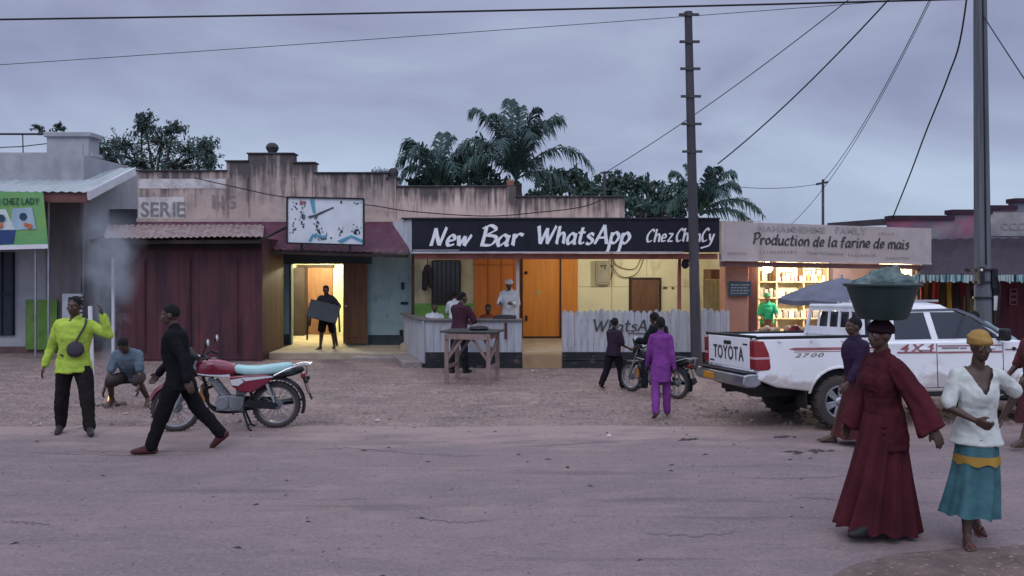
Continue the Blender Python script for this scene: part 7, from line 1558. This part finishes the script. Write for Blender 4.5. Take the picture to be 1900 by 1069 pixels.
for sd in 'RL':
    mb = MB(); Fw, Up = J['F' + sd]; a, b = J['heel' + sd] - Up * .032 - Fw * .03, J['toe' + sd] - Up * .018 + Fw * .02; sx = Fw.cross(Up)
    rings = []
    for k, wd in enumerate((.018, .034, .034, .040, .044, .036, .012)): c = a.lerp(b, k / 6); rings.append([c - sx * wd - Up * .008, c + sx * wd - Up * .008, c + sx * wd + Up * .008, c - sx * wd + Up * .008])
    mb.loft(rings); tp_ = J['ball' + sd] + Fw * .05 - Up * .0; mb.tube([J['ball' + sd] + sx * .045 - Up * .02, J['ball' + sd] + sx * .02 + Up * .030 + Fw * .02, tp_, J['ball' + sd] - sx * .02 + Up * .030 + Fw * .02, J['ball' + sd] - sx * .045 - Up * .02], .008, 6); mb.v = [v * s for v in mb.v]; obj('sandal', mb, mat('red brown sandal', (.20, .05, .05), .7), parent=T)
T.scale = (.87, .92, 1)
# 15 person at the right edge
T, J, s = person('person in maroon entering at the right edge of the picture', G(1926, 832), 95, 1.62, dict(legR=(-20, 16, 3, 30), legL=(24, 4, 3, -4), armR=(20, 10, 20, 0), armL=(34, 12, 22, 0), lean=4), vox=.013)
shirt(T, J, cloth('dusky maroon cotton', (.10, .03, .035)), s, sleeve=.55, loose=.035, hem=-.2); skirt(T, J, cloth('dusky maroon wrapper', (.09, .03, .035)), s, 'wrapper', .05, -.55, (.19, .15), (.24, .28), 8, .03, seed=7)
# 16 person bending behind the bonnet
T, J, s = person('person in a pale grey green jacket bending over behind the pickup bonnet', (X(1868, 13.2), 13.2, 0), 80, 1.70, dict(lean=58, legR=(14, 10, 6, 0), legL=(6, 8, 6, 0), armR=('ik', (.2, .52, .80)), armL=('ik', (-.16, .66, 1.12)), head=(0, -10)), vox=.013, barefoot=False)
shirt(T, J, cloth('pale grey green jacket', (.24, .33, .33), col2=(.14, .2, .21)), s, name='jacket', sleeve=.98, loose=.05, wr_=.02, sw=.035, hem=-.16); trousers(T, J, cloth('black cotton', (.014, .011, .016)), s); shoes(T, J, mat('dark shoe', (.03, .025, .03)), s)
# seller in green inside the lit shop
T, J, s = person('seller in a bright green top and headscarf behind the market table', (X(1424, 19.6), 19.6, .06), 170, 1.45, dict(armR=(20, 12, 50, 20), armL=(30, 14, 50, 20), head=(-10, 8)), female=True, vox=.013, skin=skin2, hairk=None)
gm = cloth('bright green cotton', (.03, .34, .20)); shirt(T, J, gm, s, sleeve=.5, female=True, loose=.03); wrap(T, J, cloth('green head scarf', (.08, .26, .16)), s, 'head_scarf', 1.02, .03); skirt(T, J, cloth('brown wrapper', (.12, .07, .05)), s, 'wrapper', .05, -.8, (.18, .15), (.22, .2), 8, .03, seed=2)

# ------------------------------------------------------------ smoke from the fire
mb = MB(); rings = []
for k in range(14):
    t = k / 13; c = Vector((fp.x - .6 * t, fp.y + 1.2 * t, .12 + 3.2 * t)); r0 = .07 + .75 * t
    rings.append([c + Vector((r0 * math.cos(a), r0 * math.sin(a), 0)) for a in [2 * math.pi * i / 24 for i in range(24)]])
mb.loft(rings)
sm = bpy.data.materials.new('thin smoke'); sm.use_nodes = True; t = sm.node_tree; t.nodes.clear(); oo = t.nodes.new('ShaderNodeOutputMaterial'); pv = t.nodes.new('ShaderNodeVolumePrincipled'); t.links.new(pv.outputs[0], oo.inputs['Volume']); pv.inputs['Color'].default_value = (.75, .78, .84, 1); pv.inputs['Anisotropy'].default_value = .2
tcn = t.nodes.new('ShaderNodeTexCoord'); nz = t.nodes.new('ShaderNodeTexNoise'); nz.inputs['Scale'].default_value = 1.6; nz.inputs['Detail'].default_value = 4; nz.inputs['Distortion'].default_value = .8; t.links.new(tcn.outputs['Object'], nz.inputs['Vector'])
mr_ = t.nodes.new('ShaderNodeMapRange'); mr_.inputs[1].default_value = .42; mr_.inputs[2].default_value = .75; mr_.inputs[3].default_value = 0; mr_.inputs[4].default_value = 6.5; t.links.new(nz.outputs['Fac'], mr_.inputs[0])
# thin out towards the rim of the plume, using its own axis
def mth(op, a_, b_=None, c_=None):
    q = t.nodes.new('ShaderNodeMath'); q.operation = op
    for i_, v_ in enumerate((a_, b_, c_)):
        if v_ is None: continue
        if isinstance(v_, (int, float)): q.inputs[i_].default_value = v_
        else: t.links.new(v_, q.inputs[i_])
    return q.outputs[0]
sp_ = t.nodes.new('ShaderNodeSeparateXYZ'); t.links.new(tcn.outputs['Object'], sp_.inputs[0])
hz_ = mth('SUBTRACT', sp_.outputs['Z'], .12)
dx_ = mth('MULTIPLY_ADD', hz_, .6 / 3.2, sp_.outputs['X']); dy_ = mth('MULTIPLY_ADD', hz_, -1.2 / 3.2, sp_.outputs['Y'])
rad_ = mth('DIVIDE', mth('SQRT', mth('ADD', mth('MULTIPLY', dx_, dx_), mth('MULTIPLY', dy_, dy_))), mth('MULTIPLY_ADD', hz_, .75 / 3.2, .07))
rim = t.nodes.new('ShaderNodeMapRange'); rim.interpolation_type = 'SMOOTHSTEP'; rim.inputs[1].default_value = 1.0; rim.inputs[2].default_value = .15; t.links.new(rad_, rim.inputs[0])
fade = t.nodes.new('ShaderNodeMapRange'); fade.interpolation_type = 'SMOOTHSTEP'; fade.inputs[1].default_value = 3.1; fade.inputs[2].default_value = 1.7; t.links.new(hz_, fade.inputs[0])
m1 = t.nodes.new('ShaderNodeMath'); m1.operation = 'MULTIPLY'; t.links.new(mr_.outputs[0], m1.inputs[0]); t.links.new(fade.outputs[0], m1.inputs[1])
m2 = t.nodes.new('ShaderNodeMath'); m2.operation = 'MULTIPLY'; t.links.new(m1.outputs[0], m2.inputs[0]); t.links.new(rim.outputs[0], m2.inputs[1]); t.links.new(m2.outputs[0], pv.inputs['Density'])
o = obj('smoke', mb, sm, loc=tuple(fp)); tag(o, 'thin smoke drifting up from the cooking fire', 'smoke', kind='stuff')
bpy.data.scenes.remove(TMP)
